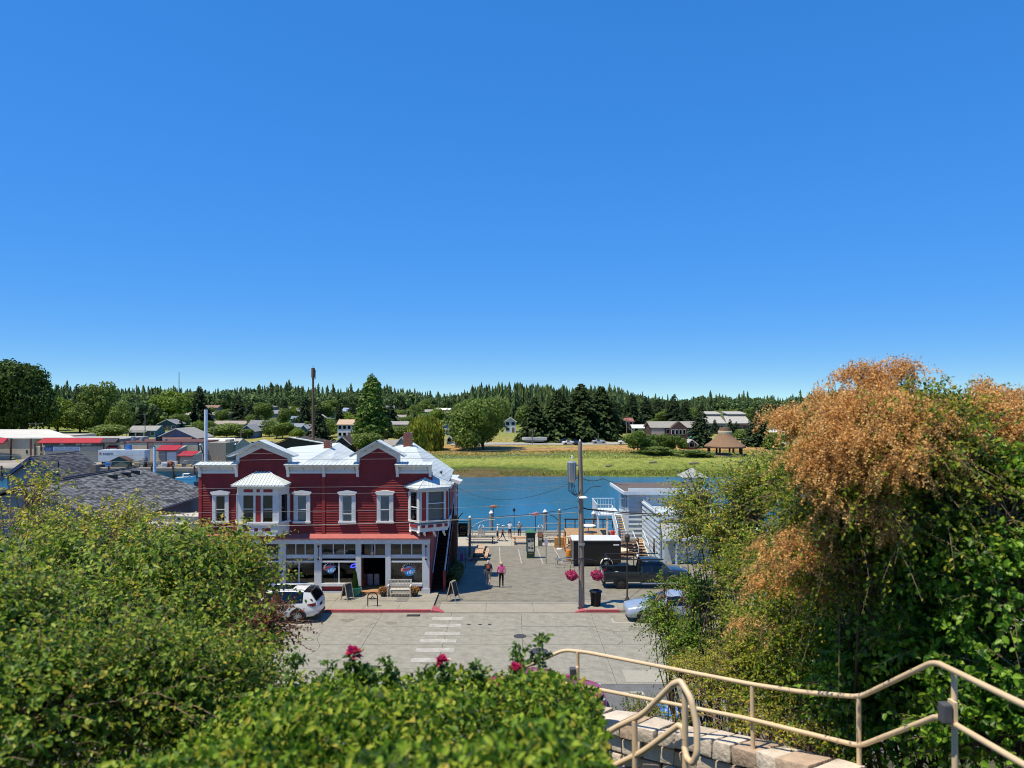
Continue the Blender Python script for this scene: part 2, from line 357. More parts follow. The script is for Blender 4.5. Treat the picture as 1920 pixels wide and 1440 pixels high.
# red kerb paint (thin jackets) and the flared ends
for sw, a, b in ((sw1, -10.6, -4.6), (sw2, 4.2, 6.1)):
    MB().box(a, b, 40.285, 40.45, -.02, .136).build('red_kerb', REDP, sw, world=True)
MB().add([(-4.55, 40.29, -.02), (-3.7, 40.29, -.02), (-3.9, 40.6, .0), (-4.55, 41.3, .13), (-4.55, 40.29, .134)], [(0, 1, 4), (1, 2, 3, 4), (0, 4, 3), (0, 3, 2, 1)]).build('red_kerb_flare', REDP, sw1, world=True)
MB().add([(4.15, 40.29, -.02), (3.45, 40.29, -.02), (3.6, 40.5, .0), (4.15, 40.95, .13), (4.15, 40.29, .134)], [(0, 4, 1), (1, 4, 3, 2), (0, 3, 4), (0, 1, 2, 3)]).build('red_kerb_flare', REDP, sw2, world=True)
m = MB().box(-6.9, -6.2, 42.0, 43.2, .135, .14); m.build('utility_hatch', mat('hatch_grey', '#77756e', .8, .2, 12, .3), sw1, world=True)

pz = thing('plaza', 'sloping grey plaza pavement beside the red building', 'plaza', (0, 45, 0), kind='structure')
m = MB(); yy = [40.15, 42.2, 45.5, 50, 56, 62, 68, 71.7]
for x in (-60, 60):
    for y in yy: m.v.append((x, y, townz(y) - .004))
n = len(yy)
for i in range(n - 1): m.f.append((i, n + i, n + i + 1, i + 1)); m.m.append(0)
m.build('pavement', PLAZA, pz, world=True)
apron = MB().box(0, 2.69, 0, 2.1, -.05, .003).mesh('apron_slab', CONC2)
for i in range(3):
    o = link('apron_slab', apron, pz); o.location = Vector((-4.2 + i * 2.72, 40.3, .004)) - ROOT[pz]
def pline(pxa, pya, pxb, pyb, w=.09):
    def g(px, py):
        y = 60.0
        for _ in range(40): y = (HC - townz(y)) * F / (py - CY)  if False else y - ((HC - townz(y)) * F / y + CY - py) / (-(HC - townz(y)) * F / y ** 2 + (.1 if y < 71 else 0) * F / y)
        return Vector(((px - CX) * y / F, y, townz(y)))
    a, b = g(pxa, pya), g(pxb, pyb); d = Vector((w / 2, 0, 0)); u = Vector((0, 0, .004))
    MB().add([a - d + u, a + d + u, b + d + u, b - d + u], [(0, 1, 2, 3)]).build('parking_line', WHITE2, pz, world=True)
pline(978, 1057, 972, 1030); pline(1018, 1057, 1007, 1028); pline(1054, 1056, 1038, 1026); pline(938, 1056, 936.5, 1026)
bw = thing('boardwalk', 'pale waterfront boardwalk along the channel', 'boardwalk', (0, 75, -2.62), kind='structure')
me = MB().box(0, 3.97, 0, 3.47, -.35, 0).mesh('deck_slab', BOARDW)
for i in range(-16, 16):
    for j in range(2):
        o = link('deck_slab', me, bw); o.location = Vector((i * 4.0, 71.7 + j * 3.5, -2.62)) - ROOT[bw]
MB().box(-64, 64, 78.72, 79.1, -8, -2.45).build('edge_beam', mat('weathered_concrete', '#a9a393', .9, .15, 4, .3, 40, stain=.2), bw, world=True)
MB().box(-64, 64, 71.72, 78.7, -8, -2.98).build('sea_wall', SEAM, bw, world=True)

# ------------------------------------------------------------------ channel and far shore
wm = bpy.data.materials.new('channel_water'); wm.use_nodes = True; MATS['water'] = wm
n, l = wm.node_tree.nodes, wm.node_tree.links; b = n['Principled BSDF']
b.inputs['Base Color'].default_value = (.02, .13, .225, 1); b.inputs['Roughness'].default_value = .09; b.inputs['IOR'].default_value = 1.33
tc = n.new('ShaderNodeTexCoord'); mp = n.new('ShaderNodeMapping'); mp.inputs['Scale'].default_value = (.35, 1.5, 1); l.new(tc.outputs['Object'], mp.inputs[0])
nz = n.new('ShaderNodeTexNoise'); nz.inputs['Scale'].default_value = 1.1; nz.inputs['Detail'].default_value = 7; nz.inputs['Roughness'].default_value = .62; l.new(mp.outputs[0], nz.inputs['Vector'])
n2 = n.new('ShaderNodeTexNoise'); n2.inputs['Scale'].default_value = .05; n2.inputs['Detail'].default_value = 3; l.new(tc.outputs['Object'], n2.inputs['Vector'])
mr = n.new('ShaderNodeMapRange'); mr.inputs[1].default_value = .38; mr.inputs[2].default_value = .62; mr.inputs[3].default_value = .25; mr.inputs[4].default_value = 1.0; l.new(n2.outputs['Fac'], mr.inputs[0])
bp = n.new('ShaderNodeBump'); bp.inputs['Distance'].default_value = .2; l.new(mr.outputs[0], bp.inputs['Strength']); l.new(nz.outputs['Fac'], bp.inputs['Height']); l.new(bp.outputs[0], b.inputs['Normal'])
m = MB().add([(-900, 60, -4.6), (900, 60, -4.6), (900, 175, -4.6), (-900, 175, -4.6)], [(0, 1, 2, 3)])
_tag(m.build('water', wm), 'rippled blue channel water', 'water', kind='structure')

def farz(x, y):
    pts = [(150, -5.6), (155, -4.75), (157.5, -4.3), (160, -3.85), (175, -3.35), (195, -2.95), (215, -2.6), (238, -2.3), (260, -1.6), (350, .3), (450, 2.5), (560, 5.0), (800, 10.0), (1000, 13.5), (1500, 17), (6000, 17)]
    for (a, za), (b, zb) in zip(pts, pts[1:]):
        if y <= b:
            z = za + (zb - za) * (y - a) / (b - a); break
    if y > 420: z += -4.5 * min(1, (y - 420) / 400) * max(0, min(1, (x / y - .02) / .2)) + 2.0 * min(1, (y - 420) / 300) * max(0, min(1, (-x / y - .1) / .3))
    if 157 < y < 240: z += .12 * math.sin(x * .11 + y * .2) * math.sin(y * .31 - x * .05)
    return z
def farY(px, py):
    a, b = 156.0, 900.0
    for _ in range(50):
        c = (a + b) / 2
        if CY + (HC - farz((px - CX) * c / F, c)) * F / c > py: a = c
        else: b = c
    return (a + b) / 2
fm = bpy.data.materials.new('far_ground'); fm.use_nodes = True
n, l = fm.node_tree.nodes, fm.node_tree.links; b = n['Principled BSDF']; b.inputs['Roughness'].default_value = .95; b.inputs['Specular IOR Level'].default_value = .1
tc = n.new('ShaderNodeTexCoord'); sp = n.new('ShaderNodeSeparateXYZ'); l.new(tc.outputs['Object'], sp.inputs[0])
nA = n.new('ShaderNodeTexNoise'); nA.inputs['Scale'].default_value = .035; nA.inputs['Detail'].default_value = 6; l.new(tc.outputs['Object'], nA.inputs['Vector'])
nB = n.new('ShaderNodeTexNoise'); nB.inputs['Scale'].default_value = 2.2; nB.inputs['Detail'].default_value = 8; nB.inputs['Roughness'].default_value = .75
mp = n.new('ShaderNodeMapping'); mp.inputs['Scale'].default_value = (.4, .13, 1); l.new(tc.outputs['Object'], mp.inputs[0]); l.new(mp.outputs[0], nB.inputs['Vector'])
ma = n.new('ShaderNodeMath'); ma.operation = 'MULTIPLY_ADD'; ma.inputs[1].default_value = 42; l.new(nA.outputs['Fac'], ma.inputs[0]); l.new(sp.outputs['Y'], ma.inputs[2])
mb = n.new('ShaderNodeMath'); mb.operation = 'MULTIPLY_ADD'; mb.inputs[1].default_value = 8; l.new(nB.outputs['Fac'], mb.inputs[0]); l.new(ma.outputs[0], mb.inputs[2])
mr = n.new('ShaderNodeMapRange'); mr.inputs[1].default_value = 158; mr.inputs[2].default_value = 408; l.new(mb.outputs[0], mr.inputs[0])
cr = n.new('ShaderNodeValToRGB'); e = cr.color_ramp.elements
stops = [(0, '#5b5140'), (.08, '#6e6148'), (.1, '#50602e'), (.13, '#7c8844'), (.19, '#949a52'), (.235, '#8c9856'), (.262, '#75885a'), (.29, '#a28a5a'), (.35, '#b58d66'), (.39, '#a3935f'), (.5, '#97935a'), (.7, '#848b52'), (1, '#5c6b38')]
while len(e) < len(stops): e.new(.5)
for i, (p, c) in enumerate(stops): e[i].position = p; e[i].color = (*srgb(c), 1)
l.new(mr.outputs[0], cr.inputs[0])
c2 = n.new('ShaderNodeValToRGB'); c2.color_ramp.elements[0].position = .34; c2.color_ramp.elements[1].position = .66
c2.color_ramp.elements[0].color = (.45, .55, .4, 1); c2.color_ramp.elements[1].color = (1.2, 1.12, 1.0, 1)
l.new(nB.outputs['Fac'], c2.inputs[0])
mx = n.new('ShaderNodeMix'); mx.data_type = 'RGBA'; mx.blend_type = 'MULTIPLY'; mx.inputs['Factor'].default_value = 1
l.new(cr.outputs[0], mx.inputs['A']); l.new(c2.outputs[0], mx.inputs['B']); l.new(mx.outputs['Result'], b.inputs['Base Color'])
bp = n.new('ShaderNodeBump'); bp.inputs['Strength'].default_value = .9; bp.inputs['Distance'].default_value = .4; l.new(nB.outputs['Fac'], bp.inputs['Height']); l.new(bp.outputs[0], b.inputs['Normal'])
ys = [150, 154, 156, 158, 160, 164] + list(range(168, 260, 5)) + list(range(260, 480, 20)) + list(range(480, 1100, 40)) + [1300, 1700, 2600, 5500]
m = MB(); us = [-1.05 + 2.1 * i / 90 for i in range(91)]
for y in ys:
    for u in us:
        yo = y + (1.0 * math.sin(u * 17) + .8 * math.sin(u * 61 + 1)) * (1 if y < 170 else 0)
        m.v.append((u * y, yo, farz(u * y, y)))
w = len(us)
for j in range(len(ys) - 1):
    for i in range(w - 1): m.f.append((j * w + i, j * w + i + 1, (j + 1) * w + i + 1, (j + 1) * w + i)); m.m.append(0)
_tag(m.build('terrain', fm, smooth=60), 'far shore of green marsh grass and dry tan field rising to the hill', 'terrain', kind='structure')
sr = MB(); xs = [-20 + i * 6 for i in range(28)]
for x in xs:
    for y in (231.5, 241): sr.v.append((x, y + x * .05, farz(x, y) + .16))
for i in range(len(xs) - 1): sr.f.append((2 * i, 2 * i + 2, 2 * i + 3, 2 * i + 1)); sr.m.append(0)
_tag(sr.build('shore_road', mat('far_asphalt', '#9a9890', .95, .08, .5)), 'pale road running behind the marsh on the far shore', 'road', kind='structure')
# ------------------------------------------------------------------ the red building
def ZP(py): return 12 - (py - 752) / 30.25
def XP(px): return (px - 960) / 30.25
RED = mat('red_clapboard_paint', '#8e2e29', .65, .16, 2.5, stain=.26)
RED2 = mat('red_trim_paint', '#8f2f2f', .6, .1, 3)
SKIRT = mat('faded_red_skirt', '#ad5f58', .75, .12, 4, stain=.15)
TRIM = mat('white_trim_paint', '#dadbd8', .5, .05, 5, .08, 30, stain=.1)
GREYT = mat('pale_grey_trim', '#c9cdcf', .55, .06, 5, stain=.12)
def metalroof(name, col, scale, axis):
    if name in MATS: return MATS[name]
    m = mat(name, col, .6, .08, .6, metal=.0, spec=.2, stain=.14); n, l = m.node_tree.nodes, m.node_tree.links
    wv = n.new('ShaderNodeTexWave'); wv.bands_direction = axis; wv.inputs['Scale'].default_value = scale; wv.wave_profile = 'SIN'
    tc = [x for x in n if x.type == 'TEX_COORD'][0]; l.new(tc.outputs['Object'], wv.inputs['Vector'])
    bp = n.new('ShaderNodeBump'); bp.inputs['Strength'].default_value = .5; bp.inputs['Distance'].default_value = .02
    pw = n.new('ShaderNodeMath'); pw.operation = 'POWER'; pw.inputs[1].default_value = 6; l.new(wv.outputs['Fac'], pw.inputs[0])
    l.new(pw.outputs[0], bp.inputs['Height']); l.new(bp.outputs[0], n['Principled BSDF'].inputs['Normal']); return m
ROOFM = metalroof('white_metal_roof', '#c3ccca', 1.2, 'X')
bld = thing('red_building', 'red two-storey clapboard shop building with white trim and metal roof', 'building', (-12.1, 44, 0))
Y0, YB, XL, XR = 44.0, 54.5, XP(376), XP(806)
# structural core (hidden behind boards) with the shop rooms hollow
core = MB(); core.box(XL + .05, XR - .05, Y0 + .05, YB, 3.5, 6.5); core.build('wall', RED, bld, world=True)
MB().box(XL, XL + .2, Y0, YB, .1, 3.6).build('wall', RED, bld, world=True)
MB().box(XR - .2, XR, Y0 + .05, YB, -1, 3.6).build('wall', RED, bld, world=True)
MB().box(XL, XR, YB - .2, YB + .01, -1.2, 6.6).build('wall', RED, bld, world=True)
MB().box(XL + .2, XR - .2, 50.0, 50.1, .1, 3.5).build('interior_wall', mat('shop_wall', '#4b4740', .9, .15, 2), bld, world=True)
MB().box(XL + .2, XR - .2, Y0 + .1, YB - .2, .1, .16).build('shop_floor', mat('shop_floor', '#5a4634', .6, .2, 3), bld, world=True)
# clapboards: one board per course, clipped to the gables
def gab(z):                                     # x-extents of the false front at height z
    if z < 8.05: return [(XL, XR)]
    out = []
    for c, a, b, pk in ((491, 447, 543, 830), (709.5, 672, 747, 830)):
        lo, hi = XP(a), XP(b); zt = ZP(853)
        if z <= zt: out.append((lo, hi))
        elif z < ZP(pk): f = (z - zt) / (ZP(pk) - zt); mid = XP(c); out.append((lo + (mid - lo) * f, hi + (mid - hi) * f))
    return out
z = 3.66; h = .155
while z < ZP(832):
    for a, b in gab(z + h / 2):
        if b - a > .2:
            MB().add([(a, Y0 - .05, z), (b, Y0 - .05, z), (b, Y0 - .006, z + h), (a, Y0 - .006, z + h), (a, Y0 + .06, z), (b, Y0 + .06, z), (b, Y0 + .06, z + h), (a, Y0 + .06, z + h)],
                     [(0, 1, 2, 3), (4, 7, 6, 5), (0, 4, 5, 1), (3, 2, 6, 7), (0, 3, 7, 4), (1, 5, 6, 2)]).build('siding_board', RED, bld, world=True)
    z += h
for px in (376, 607, 808):
    MB().box(XP(px) - .1, XP(px) + .1, Y0 - .075, Y0 + .02, 3.66, 7.62).build('pilaster', RED2, bld, world=True)
# right side wall boards (seen foreshortened beside the stair)
z = .2
while z < 6.9:
    MB().add([(XR + .05, Y0 + .02, z), (XR + .05, YB, z), (XR + .02, YB, z + h), (XR + .02, Y0 + .02, z + h), (XR - .02, Y0 + .02, z), (XR - .02, YB, z), (XR - .02, YB, z + h), (XR - .02, Y0 + .02, z + h)],
             [(0, 1, 2, 3), (4, 7, 6, 5), (0, 4, 5, 1), (3, 2, 6, 7), (0, 3, 7, 4), (1, 5, 6, 2)]).build('siding_board', RED, bld, world=True); z += h
# cornices with frieze, metal cap and brackets
def cornice(a, b, ends):
    x0, x1 = XP(a), XP(b)
    c = MB().add([(x0, Y0 - .02, ZP(890)), (x1, Y0 - .02, ZP(890))], [])
    c = MB(); c.box(x0 + .08, x1 - .08, Y0 - .09, Y0 + .05, ZP(887.5), ZP(883.5)); c.box(x0 + .08, x1 - .08, Y0 - .05, Y0 + .05, ZP(883.5), ZP(873))
    c.prism([(Y0 - .42, ZP(873)), (Y0 - .46, ZP(870.5)), (Y0 + .05, ZP(870.5)), (Y0 + .05, ZP(876)), (Y0 - .12, ZP(876))], x0, x1, axis='x')
    o = c.build('cornice', TRIM, bld, world=True)
    m = MB(); m.slab([(x0 - .06, Y0 - .52, ZP(870.3)), (x1 + .06, Y0 - .52, ZP(870.3)), (x1 + .06, Y0 + .3, ZP(866.5)), (x0 - .06, Y0 + .3, ZP(866.5))], .04)
    k = int((x1 - x0) / .28)
    for i in range(k + 1):
        x = x0 + (x1 - x0) * i / k; m.bar((x, Y0 - .522, ZP(870.0)), (x, Y0 + .3, ZP(866.2)), .05, .016)
    m.build('cap', ROOFM, o, world=True)
    for px in ends:
        x = XP(px); s = MB()
        s.prism([(Y0 - .03, ZP(894)), (Y0 - .12, ZP(894)), (Y0 - .14, ZP(888)), (Y0 - .24, ZP(880)), (Y0 - .4, ZP(873)), (Y0 - .03, ZP(873))], x - .085, x + .085, axis='x')
        s.build('bracket', TRIM, o, world=True)
    nd = max(3, int((x1 - x0) / .62))
    for i in range(nd):
        x = x0 + (i + .5) * (x1 - x0) / nd; MB().prism([(Y0 - .05, ZP(881.5)), (Y0 - .11, ZP(881.5)), (Y0 - .2, ZP(876)), (Y0 - .05, ZP(876))], x - .04, x + .04, axis='x').build('dentil', TRIM, o, world=True)
cornice(372, 447, (376, 444.5)); cornice(538, 674, (541, 608, 671)); cornice(744, 810, (745.5, 807))
# false-front gables
for c, a, b, tl, tr in ((491, 447, 543, 430, 556), (709.5, 672, 747, 658, 761)):
    xc, zpk = XP(c), ZP(825)
    MB().prism([(XP(a) - .04, ZP(868)), (XP(b) + .04, ZP(868)), (XP(b) + .04, ZP(853)), (xc, ZP(829)), (XP(a) - .04, ZP(853))], Y0 + .07, Y0 + .25).build('gable_wall', RED, bld, world=True)
    for s, tx, wx in ((-1, tl, a), (1, tr, b)):
        tip = (XP(tx), ZP(853.5)); f = MB()
        f.prism([(XP(wx) + s * .02, ZP(861)), (XP(wx) + s * .02, ZP(851)), (xc, ZP(828)), (xc, ZP(840))], Y0 - .08, Y0 + .06)
        o = f.build('bargeboard', TRIM, bld, world=True)
        MB().box(XP(wx) - .09, XP(wx) + .09, Y0 - .1, Y0 + .25, ZP(867), ZP(851)).build('corner_post', TRIM, bld, world=True)
        g = MB(); top = [(tip[0], Y0 - .5, tip[1]), (xc, Y0 - .5, zpk), (xc, Y0 + .5, zpk), (tip[0], Y0 + .5, tip[1])]
        g.slab(top if s < 0 else top[::-1], .1); r = g.build('gable_roof', TRIM, bld, world=True)
        MB().slab([(p[0], p[1] + (.02 if p[1] > Y0 else -.03), p[2] + .012) for p in (top if s < 0 else top[::-1])], .02).build('metal_cap', ROOFM, r, world=True)
        for k in range(2):
            t = .3 + .35 * k; x = xc + (XP(wx) - xc) * t; zc = ZP(834 + 19 * t)
            MB().ball((x, Y0 - .11, zc), .075, 8).build('rosette', TRIM, o, world=True)
# main roof planes
rf = []
def roofp(pts): MB().slab(pts, .1).build('roof_plane', ROOFM, bld, world=True)
roofp([(-13.3, 44.4, 8.0), (-11.7, 44.4, 7.55), (-11.9, 54.7, 7.9), (-13.3, 54.7, 8.8)])
roofp([(-17.3, 44.4, 7.75), (-13.3, 44.4, 8.0), (-13.3, 54.7, 8.8), (-17.0, 54.7, 8.45)])
roofp([(-19.4, 44.4, 7.3), (-17.3, 44.4, 7.75), (-17.0, 54.7, 8.45), (-19.4, 54.7, 7.3)])
roofp([(-11.7, 44.4, 7.55), (-7.6, 44.4, 8.0), (-7.6, 54.7, 8.8), (-11.9, 54.7, 7.9)])
roofp([(-7.6, 44.4, 8.0), (-5.35, 44.4, 7.75), (-4.1, 45.0, 6.70), (-4.5, 54.9, 6.68), (-7.6, 54.9, 8.8)])
BRICK = mat('chimney_brick', '#7d4a3c', .9, .25, 8, .4, 30)
def brickbox(root, x, y, z0, w, d, rows, hh=.09):
    MB().box(x - w / 2 + .02, x + w / 2 - .02, y - d / 2 + .02, y + d / 2 - .02, z0, z0 + rows * hh).build('mortar', mat('mortar', '#a79d90', .95, .1, 10), root, world=True)
    me = MB().box(0, w / 3 - .015, 0, d / 2 - .01, 0, hh - .015).mesh('brick', BRICK)
    for r in range(rows):
        for i in range(3):
            for j in range(2):
                o = link('brick', me, root); o.location = Vector((x - w / 2 + i * w / 3 + (.02 if r % 2 else -.02), y - d / 2 + j * d / 2, z0 + r * hh)) - ROOT[root]
for px, top, yy, w in ((615, 826, 52, .5), (765, 810, 53, .62)):
    x, zt = XZ(px, top, yy); zb = 8.2; n = max(4, int((zt - zb) / .09))
    ch = MB().box(x - w * .3, x + w * .3, yy - w * .3, yy + w * .3, zb + n * .09, zb + n * .09 + .03).build('chimney', BLACK, bld, world=True)
    brickbox(ch, x, yy, zb, w, w, n)
x, zz = XZ(827, 884, 47.5); MB().tube([(x, 47.5, 6.9), (x, 47.5, zz - .02)], .05, 8).lathe((x, 47.5, zz), [(.09, -.08), (.1, 0), (.02, .05)], 8).build('roof_vent', mat('vent_grey', '#4c4f52', .6, .2, 5), bld, world=True)
# flat windows of the upper floor
CURT = mat('curtain', '#dcdedc', .9, .3, 14, stretch=(7, 1, .4)); BLIND = mat('roller_blind', '#8b8577', .9, .1, 3)
def upwin(px, cm, tops=929, bots=976.5, rail=955):
    x = XP(px); w = .31; o = MB()
    o.box(x - w - .2, x - w, Y0 - .12, Y0, ZP(979), ZP(927)); o.box(x + w, x + w + .2, Y0 - .12, Y0, ZP(979), ZP(927)); o.box(x - w, x + w, Y0 - .12, Y0, ZP(930), ZP(927))
    win = o.build('window', GREYT, bld, world=True)
    MB().box(x - w - .24, x + w + .24, Y0 - .19, Y0 - .01, ZP(980.5), ZP(976.5)).build('sill', TRIM, win, world=True)
    MB().prism([(x - w - .3, ZP(923)), (x - w - .17, ZP(927.5)), (x + w + .17, ZP(927.5)), (x + w + .3, ZP(923)), (x + w + .26, ZP(921.5)), (x, ZP(918.5)), (x - w - .26, ZP(921.5))], Y0 - .21, Y0 - .01).build('hood', TRIM, win, world=True)
    MB().box(x - w, x + w, Y0 - .075, Y0 - .06, ZP(976.5), ZP(930)).build('pane', GLASS, win, world=True)
    s = MB(); s.box(x - w, x - w + .05, Y0 - .1, Y0 - .045, ZP(976.5), ZP(930)); s.box(x + w - .05, x + w, Y0 - .1, Y0 - .045, ZP(976.5), ZP(930)); s.box(x - w + .05, x + w - .05, Y0 - .1, Y0 - .045, ZP(rail + .8), ZP(rail - .8))
    s.build('sash', TRIM, win, world=True)
    MB().box(x - w, x + w, Y0 - .052, Y0 - .045, ZP(968 if cm is BLIND else 976), ZP(930)).build('curtain', cm, win, world=True)
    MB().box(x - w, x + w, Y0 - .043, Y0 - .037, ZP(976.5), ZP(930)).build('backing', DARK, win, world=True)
upwin(414.5, BLIND); upwin(567, CURT); upwin(652, CURT, rail=963); upwin(722.5, CURT)
# left bay window
byf = Y0 - .95; bx0, bx1, bo = XP(446) * byf / 44, XP(521) * byf / 44, .42
bay = MB().prism([(bx0 - bo, Y0), (bx0, byf), (bx1, byf), (bx1 + bo, Y0)], ZP(1000), ZP(975), axis='z').build('bay_window', TRIM, bld, world=True)
def zb(py): return 12 - (py - 752) * byf / F
def xb(px): return (px - 960) * byf / F
m = MB(); m.prism([(bx0 - bo, Y0), (bx0, byf), (bx1, byf), (bx1 + bo, Y0)], zb(929), zb(911), axis='z'); m.build('frieze', TRIM, bay, world=True)
for a, b in ((446, 456), (475, 479), (489, 493), (511, 521)): MB().box(xb(a), xb(b), byf, byf + .14, zb(979), zb(929)).build('mullion', GREYT, bay, world=True)
MB().box(xb(479), xb(489), byf + .02, byf + .1, zb(979), zb(929)).build('panel', RED2, bay, world=True)
for a, b in ((456, 475), (493, 511)):
    MB().box(xb(a), xb(b), byf + .07, byf + .08, zb(979), zb(929)).build('pane', GLASS, bay, world=True)
    MB().box(xb(a), xb(b), byf + .12, byf + .13, zb(972), zb(929)).build('blind', BLIND, bay, world=True)
    MB().box(xb(a), xb(b), byf + .05, byf + .1, zb(955.6), zb(954)).build('sash_rail', TRIM, bay, world=True)
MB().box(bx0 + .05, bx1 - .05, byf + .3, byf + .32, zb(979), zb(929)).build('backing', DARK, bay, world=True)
for s, xa in ((-1, bx0), (1, bx1)):                 # canted sides with a narrow pane
    a, b = Vector((xa, byf, 0)), Vector((xa + s * bo, Y0, 0)); q = MB()
    for t0, t1 in ((0, .25), (.75, 1)):
        p, r = a.lerp(b, t0), a.lerp(b, t1); q.bar((p.x, p.y, (zb(979) + zb(929)) / 2), (r.x, r.y, (zb(979) + zb(929)) / 2), .1, zb(929) - zb(979))
    q.build('mullion', GREYT, bay, world=True)
    p, r = a.lerp(b, .25), a.lerp(b, .75); MB().bar((p.x, p.y, (zb(979) + zb(929)) / 2), (r.x, r.y, (zb(979) + zb(929)) / 2), .03, zb(929) - zb(979)).build('pane', GLASSD, bay, world=True)
m = MB(); m.prism([(bx0 - bo - .12, Y0), (bx0 - .06, byf - .1), (bx1 + .06, byf - .1), (bx1 + bo + .12, Y0)], zb(983), zb(979), axis='z'); m.build('sill', TRIM, bay, world=True)
for row, lst in ((920, ((457, 474), (481, 487), (494, 511))), (993, ((453, 467), (477, 484), (492, 507)))):
    for a, b in lst: MB().box(xb(a), xb(b), byf - .015, byf + .01, zb(row + 3), zb(row - 2.5)).build('panel', RED2, bay, world=True)
for a, b in ((446, 455), (468, 477), (484, 492), (508, 521)): MB().box(xb(a), xb(b), byf - .03, byf + .02, zb(998), zb(988)).build('pilaster', GREYT, bay, world=True)
for i in range(9):
    x = bx0 + (bx1 - bx0) * (i + .5) / 9; MB().prism([(byf - .01, zb(914)), (byf - .08, zb(914)), (byf - .2, zb(910.5)), (byf - .01, zb(910.5))], x - .035, x + .035, axis='x').build('dentil', TRIM, bay, world=True)
e0, e1, ey, ze = xb(436.5), xb(537), byf - .32, zb(909)
t0, t1, zt = XP(482), XP(505), ZP(884)
m = MB().add([(e0, ey, ze), (e1, ey, ze), (e1 + .02, Y0, ze + .05), (t1, Y0, zt), (t0, Y0, zt), (e0 - .02, Y0, ze + .05), (e0, ey, ze - .1), (e1, ey, ze - .1), (e1, Y0, ze - .1), (e0, Y0, ze - .1)],
             [(0, 1, 3, 4), (1, 2, 3), (0, 4, 5), (6, 7, 1, 0), (7, 8, 2, 1), (6, 0, 5, 9), (6, 9, 8, 7)])
r = m.build('bay_roof', ROOFM, bay, world=True)
m = MB()
for i in range(17):
    f = i / 16; xa = e0 + (e1 - e0) * f; xt = min(max(xa, t0), t1)
    g = 1.0 if t0 <= xa <= t1 else ((xa - e0) / (t0 - e0) if xa < t0 else (e1 - xa) / (e1 - t1))
    if g > .04: m.bar((xa, ey, ze + .012), (xa, ey + (Y0 - ey) * g, ze + (zt - ze) * g + .012), .035, .03)
m.bar((e0, ey, ze), (t0, Y0, zt + .02), .06, .04); m.bar((e1, ey, ze), (t1, Y0, zt + .02), .06, .04)
m.build('roof_rib', mat('roof_rib', '#d0d5d2', .4, .05, 2), r, world=True)
# corner oriel
A, B_, C_, D_ = (-6.4, 44.0), (-5.62, 43.25), (-4.02, 44.1), (-4.02, 45.7); E_ = (-5.0, 45.7)
ori = MB().prism([A, B_, C_, D_, E_], ZP(994), ZP(981), axis='z').build('corner_oriel', TRIM, bld, world=True)
MB().prism([A, B_, C_, D_, E_], ZP(921), ZP(911.5), axis='z').build('frieze', TRIM, ori, world=True)
MB().prism([(-6.2, 44.06), (-5.6, 43.5), (-4.3, 44.2), (-4.3, 45.6), (-5.0, 45.6)], ZP(981), ZP(921), axis='z').build('backing', mat('oriel_curtain', '#b9bfc0', .9, .35, 10, stretch=(6, 6, .3)), ori, world=True)
MB().prism([(A[0] - .08, 44), (B_[0] - .02, B_[1] - .1), (C_[0] + .1, C_[1] - .03), (D_[0] + .1, D_[1]), E_], ZP(977), ZP(973.5), axis='z').build('sill', TRIM, ori, world=True)
def facet(p, q, cuts, m_, nm, z0, z1, th=.1):
    p, q = Vector((*p, (z0 + z1) / 2)), Vector((*q, (z0 + z1) / 2))
    for t0, t1 in cuts: MB().bar(p.lerp(q, t0), p.lerp(q, t1), th, z1 - z0).build(nm, m_, ori, world=True)
z0, z1 = ZP(973.5), ZP(921)
facet(A, B_, ((0, .22), (.78, 1)), GREYT, 'mullion', z0, z1); facet(A, B_, ((.22, .78),), GLASS, 'pane', z0, z1, .02)
facet(B_, C_, ((0, .06), (.22, .3), (.86, .94)), GREYT, 'mullion', z0, z1); facet(B_, C_, ((.06, .22), (.94, 1)), RED2, 'panel', z0, z1); facet(B_, C_, ((.3, .86),), GLASS, 'pane', z0, z1, .02)
facet(B_, C_, ((.3, .86),), TRIM, 'sash_rail', ZP(943), ZP(941.5), .06); facet(A, B_, ((.22, .78),), TRIM, 'sash_rail', ZP(950), ZP(948), .06)
facet(C_, D_, ((0, .1), (.9, 1)), RED2, 'panel', z0, z1); facet(C_, D_, ((.1, .9),), GLASSD, 'pane', z0, z1, .04)
facet(B_, C_, ((.06, .18), (.3, .48), (.6, .8), (.9, 1)), RED2, 'panel', ZP(986.5), ZP(981.5), .13); facet(A, B_, ((.2, .8),), RED2, 'panel', ZP(986.5), ZP(981.5), .13)
ap = (-5.25, 44.45, ZP(888)); ring = [(-6.75, 44.02, ZP(911)), (-5.66, 42.85, ZP(912)), (-3.8, 43.95, ZP(912)), (-3.8, 45.4, ZP(911)), (-5.2, 45.6, ZP(905))]
m = MB().add(ring + [ap] + [(p[0], p[1], p[2] - .1) for p in ring], [(i, (i + 1) % 5, 5) for i in range(5)] + [(i, i + 6, (i + 1) % 5 + 6, (i + 1) % 5) for i in range(5)] + [(10, 9, 8, 7, 6)])
m.build('oriel_roof', ROOFM, ori, world=True)
m = MB()
for i in range(5): m.bar(ring[i], ap, .05, .05)
for e, (p, q) in enumerate(((0, 1), (1, 2))):
    for k in range(1, 7):
        t = k / 7; a = Vector(ring[p]).lerp(Vector(ring[q]), t); g = 2 * min(t, 1 - t); m.bar(a, a.lerp(Vector(ap), g * .9), .03, .03)
m.build('roof_rib', MATS['roof_rib'], ori, world=True)
